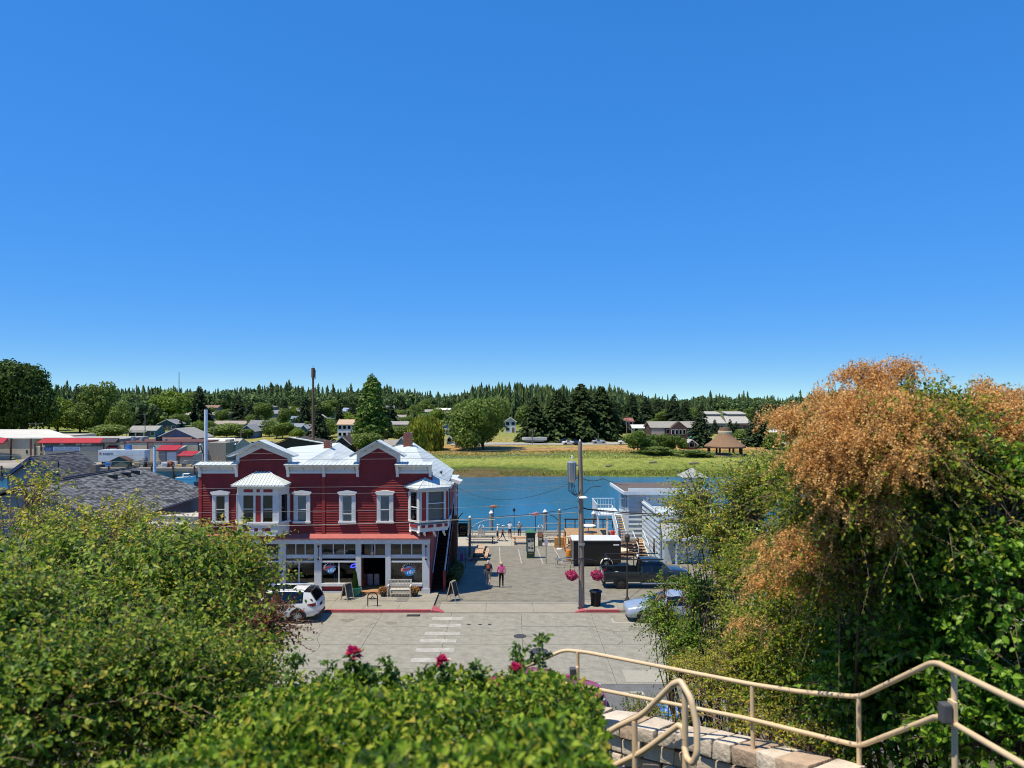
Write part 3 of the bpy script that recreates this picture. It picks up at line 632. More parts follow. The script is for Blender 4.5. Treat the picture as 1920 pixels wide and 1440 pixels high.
for i, (p, q) in enumerate(((A, B_), (B_, C_))):
    for t in (.15, .5, .85):
        if i == 0 and t == .5: continue
        x, y = p[0] + (q[0] - p[0]) * t, p[1] + (q[1] - p[1]) * t
        MB().tube([(x, y - .02, ZP(994)), (x + .02, y + .1, ZP(999)), (x + .03, y + .32, ZP(1002)), (x + .04, y + .6, ZP(1006))], [.09, .07, .06, .07], 6).build('scroll_bracket', TRIM, ori, world=True)
# skirt roof, fascia and shopfront
MB().prism([(Y0 - .03, ZP(1000)), (Y0 - .42, ZP(1007)), (Y0 - .42, ZP(1009)), (Y0 - .03, ZP(1009))], XL, XR, axis='x').build('skirt_roof', SKIRT, bld, world=True)
MB().box(XL, XR + .02, Y0 - .36, Y0 + .08, ZP(1018), ZP(1009.2)).build('fascia', GREYT, bld, world=True)
for i in range(26):
    x = XL + .3 + i * (XR - XL - .6) / 25; MB().box(x - .04, x + .04, Y0 - .4, Y0 - .36, ZP(1013), ZP(1009.6)).build('dentil', GREYT, bld, world=True)
cols = [378, 447, 531, 597.5, 673, 728.5, 799]; SF = Y0 - .1
for c in cols:
    w = .16 if c not in (597.5, 799, 531) else .22
    o = MB().box(XP(c) - w, XP(c) + w, SF - .1, SF + .3, .13, ZP(1018)).build('column', GREYT, bld, world=True)
    MB().box(XP(c) - w - .04, XP(c) + w + .04, SF - .14, SF + .1, .13, .42).build('plinth', GREYT, o, world=True)
for px in (599, 799.5):
    MB().tube([(XP(px), SF - .16, ZP(1023)), (XP(px), SF - .16, ZP(1047))], .02, 6).ball((XP(px), SF - .16, ZP(1023)), .07).ball((XP(px), SF - .16, ZP(1047)), .07).build('iron_tie', BLACK, bld, world=True)
def bar(nm, a, b, pyt, pyb, m_=GREYT, y0=SF - .06, y1=SF + .12): return MB().box(XP(a), XP(b), y0, y1, ZP(pyb), ZP(pyt)).build(nm, m_, bld, world=True)
def shop(a, b, mull, glass_split):
    bar('transom_sill', a, b, 1039, 1046, y0=SF - .04)
    n = 3
    for i in range(n):
        x0, x1 = a + (b - a) * i / n, a + (b - a) * (i + 1) / n
        w = bar('transom_window', x0 + .9, x1 - .9, 1018.6, 1039, GLASS, SF + .02, SF + .035)
        MB().box(XP(x1) - .03, XP(x1) + .03, SF, SF + .06, ZP(1039), ZP(1018)).build('muntin', GREYT, w, world=True)
    bar('window_rail', a, b, 1050.5, 1053.5, TRIM); bar('shop_pane', a, b, 1046, 1050.5, GLASSD, SF + .03, SF + .05)
    w = bar('shop_window', a, b, 1053.5, 1092, GLASS, SF + .02, SF + .035)
    for t in glass_split: MB().box(XP(a + (b - a) * t) - .035, XP(a + (b - a) * t) + .035, SF - .01, SF + .07, ZP(1092), ZP(1053.5)).build('mullion', TRIM, w, world=True)
    bar('window_sill', a, b, 1092, 1097.5, TRIM, SF - .14); bar('stall_riser', a, b, 1097.5, 1107, RED2, SF + .02); bar('plinth', a, b, 1107, 1112, GREYT, SF - .08)
    return w
cu = [(c - 7 if c in (597.5, 799, 531) else c - 5, c + 7 if c in (597.5, 799, 531) else c + 5) for c in cols]
shop(cu[0][1], cu[1][0], 3, (.5,)); shop(cu[1][1], cu[2][0], 3, (.33, .66)); shop(cu[2][1], cu[3][0], 3, (.45,))
sB = shop(cu[3][1], cu[4][0], 3, (.5,)); sC = shop(cu[5][1], cu[6][0], 3, ())
# recessed entrance
bar('transom_sill', cu[4][1], cu[5][0], 1040, 1045)
for i in range(2):
    a, b = cu[4][1], cu[5][0]; x0, x1 = a + 5 + (b - a - 5) * i / 2, a + 5 + (b - a - 5) * (i + 1) / 2
    bar('transom_window', x0 + .8, x1 - .8, 1018.6, 1040, GLASS, SF + .02, SF + .035); bar('muntin', x1 - 1, x1 + 1, 1018, 1040, GREYT, SF, SF + .06)
dw = mat('door_wood', '#6a3f26', .6, .2, 4, stretch=(6, 6, 1))
d1 = MB().bar((XP(678), SF + .1, 1.3), (XP(681), SF + 1.1, 1.3), .05, 2.35).build('door', dw, bld, world=True)
MB().bar((XP(680), SF + .35, 1.5), (XP(682), SF + .9, 1.5), .03, 1.3).build('pane', GLASSD, d1, world=True)
d2 = MB().bar((XP(724), SF + .1, 1.3), (XP(722), SF + 1.1, 1.3), .05, 2.35).build('door', dw, bld, world=True)
MB().box(XP(722) - .05, XP(722), SF + .5, SF + .58, 1.0, 1.2).build('handle', STEEL, d2, world=True)
MB().box(XP(677), XP(725), SF - .35, SF + 1.3, .13, .3).build('door_step', mat('step_wood', '#a9805a', .7, .2, 4), bld, world=True)
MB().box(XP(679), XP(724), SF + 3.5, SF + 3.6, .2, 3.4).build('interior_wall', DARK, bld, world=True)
# the dark blind above the door with a hanging fish-shaped banner
MB().prism([(XP(697.5), ZP(1019)), (XP(702), ZP(1017)), (XP(700.5), ZP(1026)), (XP(702), ZP(1036)), (XP(698.5), ZP(1043)), (XP(696.5), ZP(1035)), (XP(697.5), ZP(1026))], SF - .16, SF - .12).build('hanging_banner', mat('banner_cloth', '#75737d', .9, .3, 9), bld, world=True)
# window decals: ring of lettering strokes round a blue disc with a red band
DB, DW_, DR, DP = mat('decal_blue', '#2f86c9', .5, .1, 5), mat('decal_white', '#d6e2ee', .5, .1, 5), mat('decal_red', '#b23a3f', .5, .1, 5), mat('decal_salmon', '#d58a78', .5, .1, 5)
for par, cx, cz, r in ((sB, XP(619.5), ZP(1064.5), .37), (sC, XP(767), ZP(1068), .43)):
    y = SF - .005; d = MB(); d.prism([(cx + r * .74 * math.cos(R(t)) + .03, cz - .05 + r * .74 * math.sin(R(t))) for t in range(0, 360, 15)], y - .004, y); dec = d.build('decal', DB, par, world=True)
    q = MB()
    for k in range(13):
        t = R(-20 + k * 17); q.bar((cx + r * .8 * math.cos(t), y - .008, cz + r * .8 * math.sin(t)), (cx + r * 1.06 * math.cos(t + .06), y - .008, cz + r * 1.06 * math.sin(t + .06)), .004, .085, up=(0, 1, 0))
    q.build('lettering', DW_, dec, world=True)
    q = MB(); q.prism([(cx - r * .75, cz - .08), (cx + r * .5, cz + .12), (cx + r * .45, cz + .22), (cx - r * .72, cz + .03)], y - .012, y - .008); q.build('red_band', DR, dec, world=True)
    q = MB(); q.prism([(cx - r * .8 + .16 * math.cos(R(t)), cz + .0 + .14 * math.sin(R(t))) for t in range(0, 360, 30)], y - .011, y - .0075); q.build('salmon_spot', DP, dec, world=True)
    q = MB()
    for k in range(4): q.box(cx - .1 + k * .1, cx - .05 + k * .1, y - .01, y - .006, cz - .25 + .04 * (k % 2), cz - .1 + .05 * (k % 3))
    q.build('white_mark', DW_, dec, world=True)
NEON = mat('neon_blue', '#1c2bd0', .5, 0, 1, emit=((.04, .06, 1.0), 3.0))
m = MB().tube([(XP(657), SF + .12, ZP(1063)), (XP(660), SF + .12, ZP(1059)), (XP(666), SF + .12, ZP(1057.5)), (XP(668), SF + .12, ZP(1061)), (XP(662), SF + .12, ZP(1064.5)), (XP(657), SF + .12, ZP(1063))], .035, 6)
_ns = m.build('neon_sign', NEON); _tag(_ns, 'blue neon sign glowing inside the shop window beside the door', 'sign')
# inside the shop
tb = thing('shop_table', 'long brown table inside the window left of the door', 'table', (XP(640), 46.2, .16))
MB().box(-1.0, .9, -.35, .35, .72, .78).build('table_top', mat('table_brown', '#8a5430', .5, .2, 3), tb)
for sx in (-.9, .8):
    for sy in (-.28, .28): MB().box(sx - .04, sx + .04, sy - .04, sy + .04, 0, .72).build('leg', WHITE, tb)
ct = thing('shop_counter', 'pale green counter inside the window behind the bench', 'counter', (XP(778), 45.2, .16))
MB().box(-.95, .55, -.3, .3, 0, .95).build('counter_body', mat('counter_green', '#a3ad94', .6, .1, 3), ct); MB().box(-1.0, .6, -.35, .35, .95, 1.0).build('counter_top', mat('counter_top', '#c7cbbf', .5, .1, 3), ct)
MB().box(.0, .45, -.2, .2, 1.0, 1.3).build('red_box', DR, ct)
nb = thing('notice_board', 'pair of small white notices propped in the dark doorway', 'sign', (XP(694), 45.0, .3))
for x in (-.2, .22): MB().box(x - .16, x + .16, -.02, .02, .05, .75).build('notice', mat('notice_grey', '#8b8f96', .8, .4, 12), nb)
# rear porch and landing canopy
m = MB()
for i in range(9): m.box(-4.9 + .02, -4.82, 51.3 + i * .4, 51.45 + i * .4, 2.0, 6.6)
m.build('porch_screen', GREYT, bld, world=True)
MB().slab([(-4.6, 49.2, 6.78), (-3.55, 49.2, 6.42), (-3.55, 51.4, 6.3), (-4.6, 51.4, 6.66)], .22).build('landing_canopy', WHITE, bld, world=True)
MB().box(-4.1, -3.93, 50.2, 50.42, 3.9, 6.3).build('canopy_post', GREYT, bld, world=True); MB().box(-4.14, -3.9, 50.16, 50.46, -.6, 3.9).build('post', WOODB, bld, world=True)
MB().box(-13, -5.3, 54.75, 69.5, -3, 4.7).build('rear_wing', RED, bld, world=True); MB().slab([(-13.3, 54.75, 4.95), (-5.15, 54.75, 4.75), (-5.15, 69.8, 4.75), (-13.3, 69.8, 4.95)], .15).build('rear_wing_roof', ROOFM, bld, world=True)
# outside stair up the right-hand wall
DWOOD = mat('dark_stair_wood', '#33221d', .95, .2, 4, spec=.1)
st = MB().box(-5.02, -4.1, 51.2, 53.6, 3.75, 3.9).build('stair', DWOOD, bld, world=True)
nst = 21
for i in range(nst):
    y = 44.75 + i * 6.5 / nst; z = .17 + (i + 1) * 3.65 / nst
    MB().box(-5.02, -4.28, y, y + .31, z - .045, z).build('tread', DWOOD, st, world=True); MB().box(-5.02, -4.28, y + .02, y + .04, z - .175, z - .045).build('riser', DWOOD, st, world=True)
for x in (-5.03, -4.26): MB().bar((x, 44.6, .2), (x, 51.3, 3.9), .06, .3).build('stringer', DWOOD, st, world=True)
MB().tube([(-4.25, 44.7, 1.25), (-4.25, 51.4, 4.95), (-4.1, 53.4, 4.95)], .05, 8).build('handrail', GREYT, st, world=True)
MB().tube([(-5.0, 44.75, 1.2), (-5.0, 51.2, 4.85)], .03, 8).build('handrail', GREYT, st, world=True)
for i in range(6):
    y = 44.75 + i * 1.32; z = .2 + i * .73; MB().box(-4.3, -4.2, y - .05, y + .05, z, z + 1.1).build('baluster', RED2 if i == 0 else DWOOD, st, world=True)
MB().box(-4.34, -4.18, 44.55, 44.7, .02, 1.35).build('newel_post', RED2, st, world=True)
m = MB()
for i in range(16):
    y = 45.2 + i * .4; m.box(-4.2, -4.17, y, y + .3, townz(y) - .1, .1 + (y - 44.7) * .55)
m.build('side_boarding', DWOOD, st, world=True)
# ------------------------------------------------------------------ vehicles
def paint(name, col, metal=.0, rough=.28):
    m = mat(name, col, rough, .03, 2, metal=metal, spec=.5); m.node_tree.nodes['Principled BSDF'].inputs['Coat Weight'].default_value = .6
    m.node_tree.nodes['Principled BSDF'].inputs['Coat Roughness'].default_value = .06; return m
LAMP = mat('headlamp', '#c8d0d6', .1, .1, 4, spec=.7); TAIL = mat('tail_lamp', '#6d1018', .2, .1, 5); TRIMB = mat('black_plastic', '#1b1c1e', .6, .15, 8)
ALLOY = mat('alloy_wheel', '#aab0b4', .35, .1, 6, metal=.7); PLATE = mat('number_plate', '#c4c9cc', .5, .1, 8)
def wheel(root, x, y, r, w, s, rim=ALLOY):
    t = MB(); k = 20
    prof = [(r * .62, -w / 2), (r * .93, -w / 2), (r, -w * .32), (r, w * .32), (r * .93, w / 2), (r * .62, w / 2)]
    for pr, off in prof:
        for j in range(k): a = 2 * math.pi * j / k; t.v.append((pr * math.cos(a), off, pr * math.sin(a)))
    for i in range(len(prof) - 1):
        for j in range(k): t.f.append((i * k + j, i * k + (j + 1) % k, (i + 1) * k + (j + 1) % k, (i + 1) * k + j)); t.m.append(0)
    o = t.build('wheel', RUBBER, root, smooth=35); o.location = (x, y, r)
    h = MB(); yo = s * w * .36
    h.prism([(r * .62 * math.cos(2 * math.pi * j / k), r * .62 * math.sin(2 * math.pi * j / k)) for j in range(k)], yo - s * .05, yo - s * .07, 1)
    for j in range(10):
        a = 2 * math.pi * j / 10; h.bar((0, yo, 0), (r * .6 * math.cos(a), yo, r * .6 * math.sin(a)), .05, .05, up=(0, 1, 0))
    h.prism([(r * .14 * math.cos(R(j * 36)), r * .14 * math.sin(R(j * 36))) for j in range(10)], yo - .04, yo + .04)
    for j in range(k):
        a, b = 2 * math.pi * j / k, 2 * math.pi * (j + 1) / k; h.bar((r * .6 * math.cos(a), yo, r * .6 * math.sin(a)), (r * .6 * math.cos(b), yo, r * .6 * math.sin(b)), .03, .05, up=(0, 1, 0))
    q = h.build('rim', [rim, TRIMB], o)
def carbody(root, st, pm, W, glass_rows=True):
    """st: stations front to rear (x, zlow, zbelt, zroof, wbody, wroof, kind) ; kind c = cabin, s = screen slope, h = hood"""
    ring = []
    for (x, zl, zb, zr, wb, wr, kd) in st:
        w, v = wb * W / 2, wr * W / 2
        if kd == 'h': sec = [(w * .84, zl), (w * .97, zl + .1), (w, zl + (zb - zl) * .5), (w * .96, zb), (w * .8, zr), (w * .45, zr + .015), (0, zr + .025)]
        else: sec = [(w * .84, zl), (w * .97, zl + .1), (w, zl + (zb - zl) * .5), (w * .97, zb), (v, zr - .05), (v * .84, zr), (0, zr + .025)]
        full = [(x, y, z) for y, z in sec] + [(x, -y, z) for y, z in reversed(sec[:-1])]
        ring.append(full)
    b, g = MB(), MB(); n = len(ring[0])
    vid = [p for r_ in ring for p in r_]; b.v = list(vid); g.v = list(vid)
    for i in range(len(st) - 1):
        ka, kb = st[i][6], st[i + 1][6]
        for j in range(n - 1):
            f = (i * n + j, i * n + j + 1, (i + 1) * n + j + 1, (i + 1) * n + j); row = j if j < 6 else n - 2 - j
            isg = (row == 3 and ka in 'cs' and kb in 'cs') or (row in (4, 5) and {ka, kb} == {'h', 'c'}) or (row in (4, 5) and {ka, kb} == {'s', 'c'})
            (g if isg else b).f.append(f); (g if isg else b).m.append(0)
        b.f.append((i * n, (i + 1) * n, (i + 1) * n + n - 1, i * n + n - 1)); b.m.append(0)
    b.f.append(tuple(range(n))); b.m.append(0); b.f.append(tuple((len(st) - 1) * n + j for j in range(n))); b.m.append(0)
    bo = b.build('body', pm, root, smooth=50)
    g.build('window_glass', GLASSD, root, smooth=30); return bo, ring
SUVST = [(2.44, .4, .7, .76, .68, .6, 'h'), (2.38, .31, .8, .87, .84, .7, 'h'), (2.2, .27, .88, .97, .94, .75, 'h'), (1.85, .26, .92, 1.04, .98, .8, 'h'), (1.15, .26, .98, 1.12, 1, .85, 'h'), (.35, .26, 1.02, 1.64, 1, .74, 'c'),
         (-.25, .26, 1.04, 1.71, 1, .75, 'c'), (-1.0, .26, 1.06, 1.71, 1, .75, 'c'), (-1.7, .28, 1.08, 1.68, .99, .74, 'c'), (-2.05, .32, 1.1, 1.62, .97, .7, 'h'), (-2.3, .36, 1.06, 1.2, .95, .7, 'h'), (-2.46, .45, .95, 1.02, .86, .7, 'h')]
SEDST = [(2.32, .34, .56, .6, .66, .6, 'h'), (2.27, .27, .64, .69, .82, .7, 'h'), (2.1, .23, .72, .79, .93, .78, 'h'), (1.75, .22, .79, .88, .98, .8, 'h'), (1.35, .22, .83, .93, 1, .84, 'h'), (.9, .22, .87, .97, 1, .85, 'h'), (.15, .22, .9, 1.38, 1, .72, 'c'),
         (-.4, .22, .92, 1.45, 1, .73, 'c'), (-.95, .22, .94, 1.42, 1, .72, 'c'), (-1.6, .24, .96, 1.06, .99, .8, 'h'), (-2.1, .28, .94, 1.04, .95, .8, 'h'), (-2.3, .4, .8, .9, .86, .75, 'h')]
def fittings(root, L, W, H, wz, axle, hl, tl, pillars, pm, rim=ALLOY, ww=.23):
    for x in axle:
        for s in (-1, 1):
            y = s * (W / 2 - ww / 2 + .02); wheel(root, x, y, wz, ww, s, rim)
            k = [(x + (wz + .075) * math.cos(R(a)), wz + (wz + .075) * math.sin(R(a))) for a in range(0, 181, 15)]
            MB().prism(k + [(x - wz, .3), (x + wz, .3)], s * (W / 2 - .1), s * (W / 2 + .004)).build('wheel_arch', TRIMB, root)
    for s in (-1, 1):
        MB().ball((hl[0] - .2, s * W * .375, hl[1] + .1), .17, 12, 0, (1.1, .75, .5)).build('headlight', LAMP, root, smooth=60)
        MB().prism([(tl[0] + .42, tl[1] + .12), (tl[0], tl[1] + .2), (tl[0] - .04, tl[1] + .05), (tl[0] + .1, tl[1])], s * W * .3, s * W * .487).build('tail_light', TAIL, root)
        MB().box(hl[0] - 1.45, hl[0] - 1.25, s * (W / 2 - .02), s * (W / 2 + .16), H * .58, H * .58 + .14).build('mirror', pm, root, bevel=.03)
        for x in pillars[1:]: MB().bar((x, s * W * .49, pillars[0][0]), (x - .05, s * W * .375, pillars[0][1]), .06, .02, up=(0, 1, 0)).build('pillar', TRIMB, root)
        for x in pillars[1:]: MB().box(x - .5, x - .28, s * (W / 2), s * (W / 2 + .03), pillars[0][0] - .14, pillars[0][0] - .1).build('door_handle', pm, root)
    MB().box(-L / 2 - .01, -L / 2 + .02, -.26, .26, H * .45, H * .45 + .14).build('number_plate', PLATE, root)
    MB().box(L / 2 - .1, L / 2 + .015, -W * .32, W * .32, .36, .56).build('grille', TRIMB, root); MB().box(-L / 2 - .02, -L / 2 + .15, -W * .42, W * .42, .3, .44).build('rear_bumper', TRIMB, root)
WP = paint('pearl_white_paint', '#dcdcd8')
c = thing('parked_car', 'white SUV parked at the kerb in front of the red building', 'car', (-13.0, 39.22, 0), R(180))
carbody(c, SUVST, WP, 1.93); fittings(c, 4.9, 1.93, 1.73, .37, (1.5, -1.45), (2.38, .72), (-2.36, .9), ((1.06, 1.66), .0, -1.0), WP)
MB().prism([(-2.07, 1.63), (-2.36, 1.14), (-2.40, 1.16), (-2.1, 1.67)], -.68, .68).build('rear_window', GLASSD, c)
MB().box(-1.0, .2, -.5, .5, 1.725, 1.745).build('sunroof', GLASSD, c)
for s in (-1, 1): MB().tube([(.4, s * .62, 1.7), (.2, s * .62, 1.77), (-1.5, s * .62, 1.76), (-1.75, s * .62, 1.7)], .02, 6).build('roof_rail', STEEL, c)
SP = paint('silver_blue_paint', '#a3b0bf', .3)
c = thing('parked_car', 'silver blue sedan parked at the kerb under the leafy branches', 'car', (8.55, 39.25, 0), R(180))
carbody(c, SEDST, SP, 1.8); fittings(c, 4.6, 1.8, 1.45, .32, (1.42, -1.35), (2.27, .58), (-2.24, .74), ((.93, 1.4), -.38), SP)
MB().prism([(-.96, 1.41), (-1.6, 1.05), (-1.63, 1.08), (-.98, 1.45)], -.58, .58).build('rear_window', GLASSD, c)
MP = paint('magenta_paint', '#a3305a', .1)
c = thing('parked_car', 'magenta car parked below the hedge, only its roof showing', 'car', (1.3, 27.6, 0), R(0))
carbody(c, SEDST, MP, 1.8); fittings(c, 4.6, 1.8, 1.45, .32, (1.42, -1.35), (2.27, .58), (-2.24, .74), ((.93, 1.4), -.38), MP)
# pickup
BP_ = paint('dark_green_black_paint', '#20282a')
c = thing('pickup_truck', 'dark pickup truck with a black ladder rack parked on the plaza', 'truck', (8.7, 46.3, -.06), R(0))
PST = [(2.85, .5, .9, .98, .8, .7, 'h'), (2.75, .42, 1.0, 1.08, .95, .8, 'h'), (2.2, .42, 1.05, 1.16, 1, .85, 'h'), (1.55, .42, 1.08, 1.18, 1, .85, 'h'), (.9, .42, 1.1, 1.76, 1, .76, 'c'), (.3, .42, 1.1, 1.82, 1, .77, 'c'), (-.35, .42, 1.1, 1.8, 1, .76, 'c'), (-.5, .42, 1.1, 1.14, 1, .9, 'h')]
carbody(c, PST, BP_, 1.95); m = MB()
m.box(-2.85, -.5, -.975, -.9, .5, 1.14); m.box(-2.85, -.5, .9, .975, .5, 1.14); m.box(-2.85, -2.78, -.9, .9, .5, 1.12); m.box(-2.8, -.5, -.9, .9, .5, .62)
m.build('cargo_bed', BP_, c, bevel=.02)
fittings(c, 5.7, 1.95, 1.85, .39, (1.85, -1.75), (2.78, .8), (-2.84, .75), ((1.1, 1.74), .25), BP_, mat('dark_rim', '#53504c', .5, .2, 6, metal=.5), .26)
m = MB()
for x in (-2.75, -.6):
    for s in (-1, 1): m.tube([(x, s * .93, 1.1), (x + (.25 if x < -1 else 0), s * .88, 1.9)], .035, 8)
for s in (-1, 1): m.tube([(-2.5, s * .88, 1.9), (1.0, s * .86, 1.93)], .035, 8)
for x in (-2.5, -.6): m.tube([(x, -.88, 1.9), (x, .88, 1.9)], .035, 8)
m.build('ladder_rack', TRIMB, c)
MB().tube([(-.4, -1.02, .42), (2.0, -1.02, .42)], .05, 8).build('running_board', STEEL, c); MB().ball((-2.3, -.4, .82), .22, 10, sq=(1.2, 1, .8)).ball((-1.9, -.2, .8), .2, 10).build('cargo_bags', WHITE, c)
# cargo trailer
tr = thing('cargo_trailer', 'black enclosed cargo trailer with a white roof edge behind the pole', 'trailer', (6.55, 57.0, -1.15))
MB().box(-1.75, 2.05, -1.0, 1.0, .35, 2.1).build('box_body', mat('trailer_black', '#1a1b1d', .35, .15, 2), tr, bevel=.03)
MB().box(-1.82, 2.1, -1.06, 1.06, 2.1, 2.2).build('roof', mat('trailer_white', '#c9cccb', .5, .08, 2), tr, bevel=.03)
for x in (-1.75, -.95): MB().box(x - .04, x + .05, -1.03, -1.0, .35, 2.1).build('edge_strip', STEEL, tr)
MB().box(1.45, 1.9, -1.012, -1.002, 1.75, 1.87).build('sticker', WHITE, tr)
MB().bar((-1.75, -.9, .42), (-3.1, 0, .42), .08, .1).bar((-1.75, .9, .42), (-3.1, 0, .42), .08, .1).build('tow_bar', STEEL, tr)
MB().tube([(-2.9, 0, 0), (-2.9, 0, .75)], .05, 8).build('jack', STEEL, tr)
for s in (-1, 1):
    wheel(tr, .9, s * 1.02, .33, .2, s)
    f = MB(); pr = [(.9 + .48 * math.cos(R(a)), .36 + .42 * math.sin(R(a))) for a in range(0, 181, 20)]
    f.prism(pr + [(q[0] * .97 + .03, q[1] - .05) for q in reversed(pr)], s * 1.0, s * 1.26); f.build('mudguard', WHITE, tr)
MB().box(-1.4, 1.8, -.95, .95, .22, .35).build('chassis', TRIMB, tr)
# ------------------------------------------------------------------ street furniture
up = thing('utility_pole', 'weathered wooden utility pole carrying a transformer drum at the kerb', 'utility pole', (4.02, 40.95, .1))
PW = mat('pole_wood', '#9b8c7b', .9, .3, 4, .5, 30, stretch=(3, 3, .35), stain=.3)
MB().tube([(0, 0, 0), (-.02, 0, 3), (-.05, 0, 6.5), (-.1, 0, 9.55)], [.17, .16, .145, .12], 14).build('pole', PW, up, smooth=50)
m = MB(); m.lathe((-.58, -.02, 7.2), [(.2, 0), (.235, .05), (.235, 1.1), (.26, 1.12), (.26, 1.17), (.17, 1.23), (.03, 1.27)], 20)
tf = m.build('transformer', mat('transformer_grey', '#aeb6bd', .35, .12, 2, metal=.6), up, smooth=40)
for i in range(12):
    a = R(i * 30); MB().box(-.015, .015, -.005, .03, .15, 1.1).build('cooling_fin', MATS['transformer_grey'], tf).matrix_local = Matrix.Translation((-.58 + .235 * math.cos(a), -.02 + .235 * math.sin(a), 7.2)) @ Matrix.Rotation(a - R(90), 4, 'Z')
MB().lathe((-.55, -.02, 8.55), [(.05, 0), (.07, .05), (.04, .1), (.06, .16), (.02, .24)], 8).build('bushing', WHITE, tf)
MB().bar((-.35, 0, 8.2), (0, 0, 8.2), .06, .08).bar((-.35, 0, 7.5), (0, 0, 7.5), .06, .08).build('bracket', STEEL, up)
MB().bar((-.1, 0, 9.3), (-.12, 0, 9.6), .03, .03).lathe((-.1, 0, 9.55), [(.05, 0), (.06, .06), (.03, .14)], 8).build('insulator', WHITE, up)
MB().lathe((.02, -.18, 6.32), [(.02, .02), (.28, 0), (.3, .04), (.22, .1), (.05, .13)], 16).build('lamp_dish', WHITE, up)
MB().tube([(-.16, -.1, .1), (-.17, -.1, 6.5)], .03, 6).build('conduit', mat('conduit_grey', '#8d8f90', .6, .2, 5), up)
m = MB()
for k in range(5):
    a = rnd.uniform(-.3, .3); m.tube([(-.75 + k * .07, -.05, 7.25), (-.8 + k * .1, -.3 + a, 6.8), (-.5 + k * .07, -.35, 6.55 - .05 * k), (-.1, -.2, 6.6 + .05 * k)], .018, 6)
m.build('drop_cable', BLACK, up); MB().tube([(.05, -.1, 6.5), (.5, -.1, 6.95), (1.1, -.1, 7.0)], .02, 6).build('drop_cable', BLACK, up)
MB().lathe((-.02, -.02, 3.6), [(.2, 0), (.2, .12)], 12).build('pole_band', STEEL, up)
def basket(x, label):
    b = thing('flower_basket', label, 'flower basket', (x, 40.7, 1.85), group='hanging flower baskets')
    MB().lathe((0, 0, 0), [(.06, -.15), (.2, -.02), (.3, .14), (.3, .17)], 14).build('pot', mat('pot_moss', '#41402a', .95, .3, 12), b)
    for a in range(3): MB().tube([(.28 * math.cos(R(a * 120)), .28 * math.sin(R(a * 120)), .15), (0, 0, 1.0)], .008, 5).build('chain', BLACK, b)
    g = np.random.default_rng(int(abs(x) * 100)); n = 1100; d = unit(g.normal(size=(n, 3))); d[:, 2] *= .8; r = .25 + .1 * g.random((n, 1)) + .06 * np.sin(d[:, :1] * 6) * np.sin(d[:, 2:] * 5)
    p = d * r + np.array([0, 0, .16]); V, T = leaves(p, d + g.normal(size=(n, 3)) * .8, d, .05 + .03 * g.random(n), .05 + .02 * g.random(n))
    npmesh('blossoms', V, T, leafmat('petunia', ['#7d1555', '#b3206f', '#d23a8c', '#c02a78', '#d77cab', '#8e1a60'], .3), b, 3)['kind'] = 'stuff'
    n = 500; d = unit(g.normal(size=(n, 3))); p = d * (.22 + .12 * g.random((n, 1))) + np.array([0, 0, .12]); V, T = leaves(p, d, d, .06 + .04 * g.random(n), .04 + .0 * g.random(n))
    npmesh('leaves', V, T, leafmat('basket_leaf', ['#2e4a1e', '#4d6e2a', '#3c5b22']), b, 3)['kind'] = 'stuff'
basket(3.42, 'magenta flower basket hanging beside the pole over the plaza'); basket(4.88, 'larger magenta flower basket hanging between the pole and the truck')
MB().tube([(-.6, -.25, 2.75), (0, -.15, 2.85), (.86, -.25, 2.75)], .025, 6).build('basket_arm', BLACK, up)
tc_ = thing('trash_can', 'black slatted street trash can beside the utility pole', 'trash can', (4.86, 41.2, .13))
MB().lathe((0, 0, 0), [(.24, 0), (.25, .05), (.28, .75), (.24, .76)], 18).build('can_body', BLACK, tc_, smooth=40)
for i in range(22):
    a = R(i * 360 / 22); MB().bar((.26 * math.cos(a), .26 * math.sin(a), .03), (.31 * math.cos(a), .31 * math.sin(a), .78), .045, .02, up=(math.cos(a), math.sin(a), 0)).build('slat', BLACK, tc_)
MB().lathe((0, 0, .78), [(.36, 0), (.38, .04), (.35, .1), (.22, .13), (.2, .06)], 20).build('rim', BLACK, tc_, smooth=40)
lp = thing('lamp_post', 'thin dark lamp post with round base beside the pickup truck', 'lamp post', (6.75, 41.6, .13))
MB().lathe((0, 0, 0), [(.2, 0), (.2, .12), (.12, .3), (.06, .42)], 14).build('base', mat('post_brown', '#3b332c', .6, .2, 5), lp, smooth=40); MB().tube([(0, 0, .4), (0, 0, 3.6)], .045, 10).build('pole', MATS['post_brown'], lp)
MB().lathe((0, 0, 3.6), [(.06, 0), (.14, .1), (.16, .35), (.05, .5)], 12).build('lantern', MATS['post_brown'], lp)
br = thing('bike_rack', 'black arched bicycle rack on the sidewalk by the red kerb', 'bike rack', (-8.06, 41.05, .13))
MB().tube([(-.28, 0, 0), (-.28, 0, .55)] + [(.28 * -math.cos(R(a)), 0, .55 + .26 * math.sin(R(a))) for a in range(15, 180, 15)] + [(.28, 0, .55), (.28, 0, 0)], .03, 8).build('hoop', BLACK, br)
MB().tube([(-.27, 0, .42), (-.1, 0, .47), (0, 0, .58), (.1, 0, .47), (.27, 0, .42)], .025, 8).build('crossbar', BLACK, br); MB().bar((-.15, 0, .43), (.15, 0, .43), .02, .06).build('bar', BLACK, br)
bn = thing('bench', 'weathered white slatted bench below the shop window decal', 'bench', (XP(753), 43.2, .13))
BW = mat('bench_wood', '#c2beb0', .8, .15, 5, stain=.2)
for i in range(15): x = -.62 + i * .0886; MB().box(x - .022, x + .022, .22, .25, .47, .92).build('back_slat', BW, bn)
MB().box(-.7, .7, .21, .26, .9, .97).build('top_rail', BW, bn)
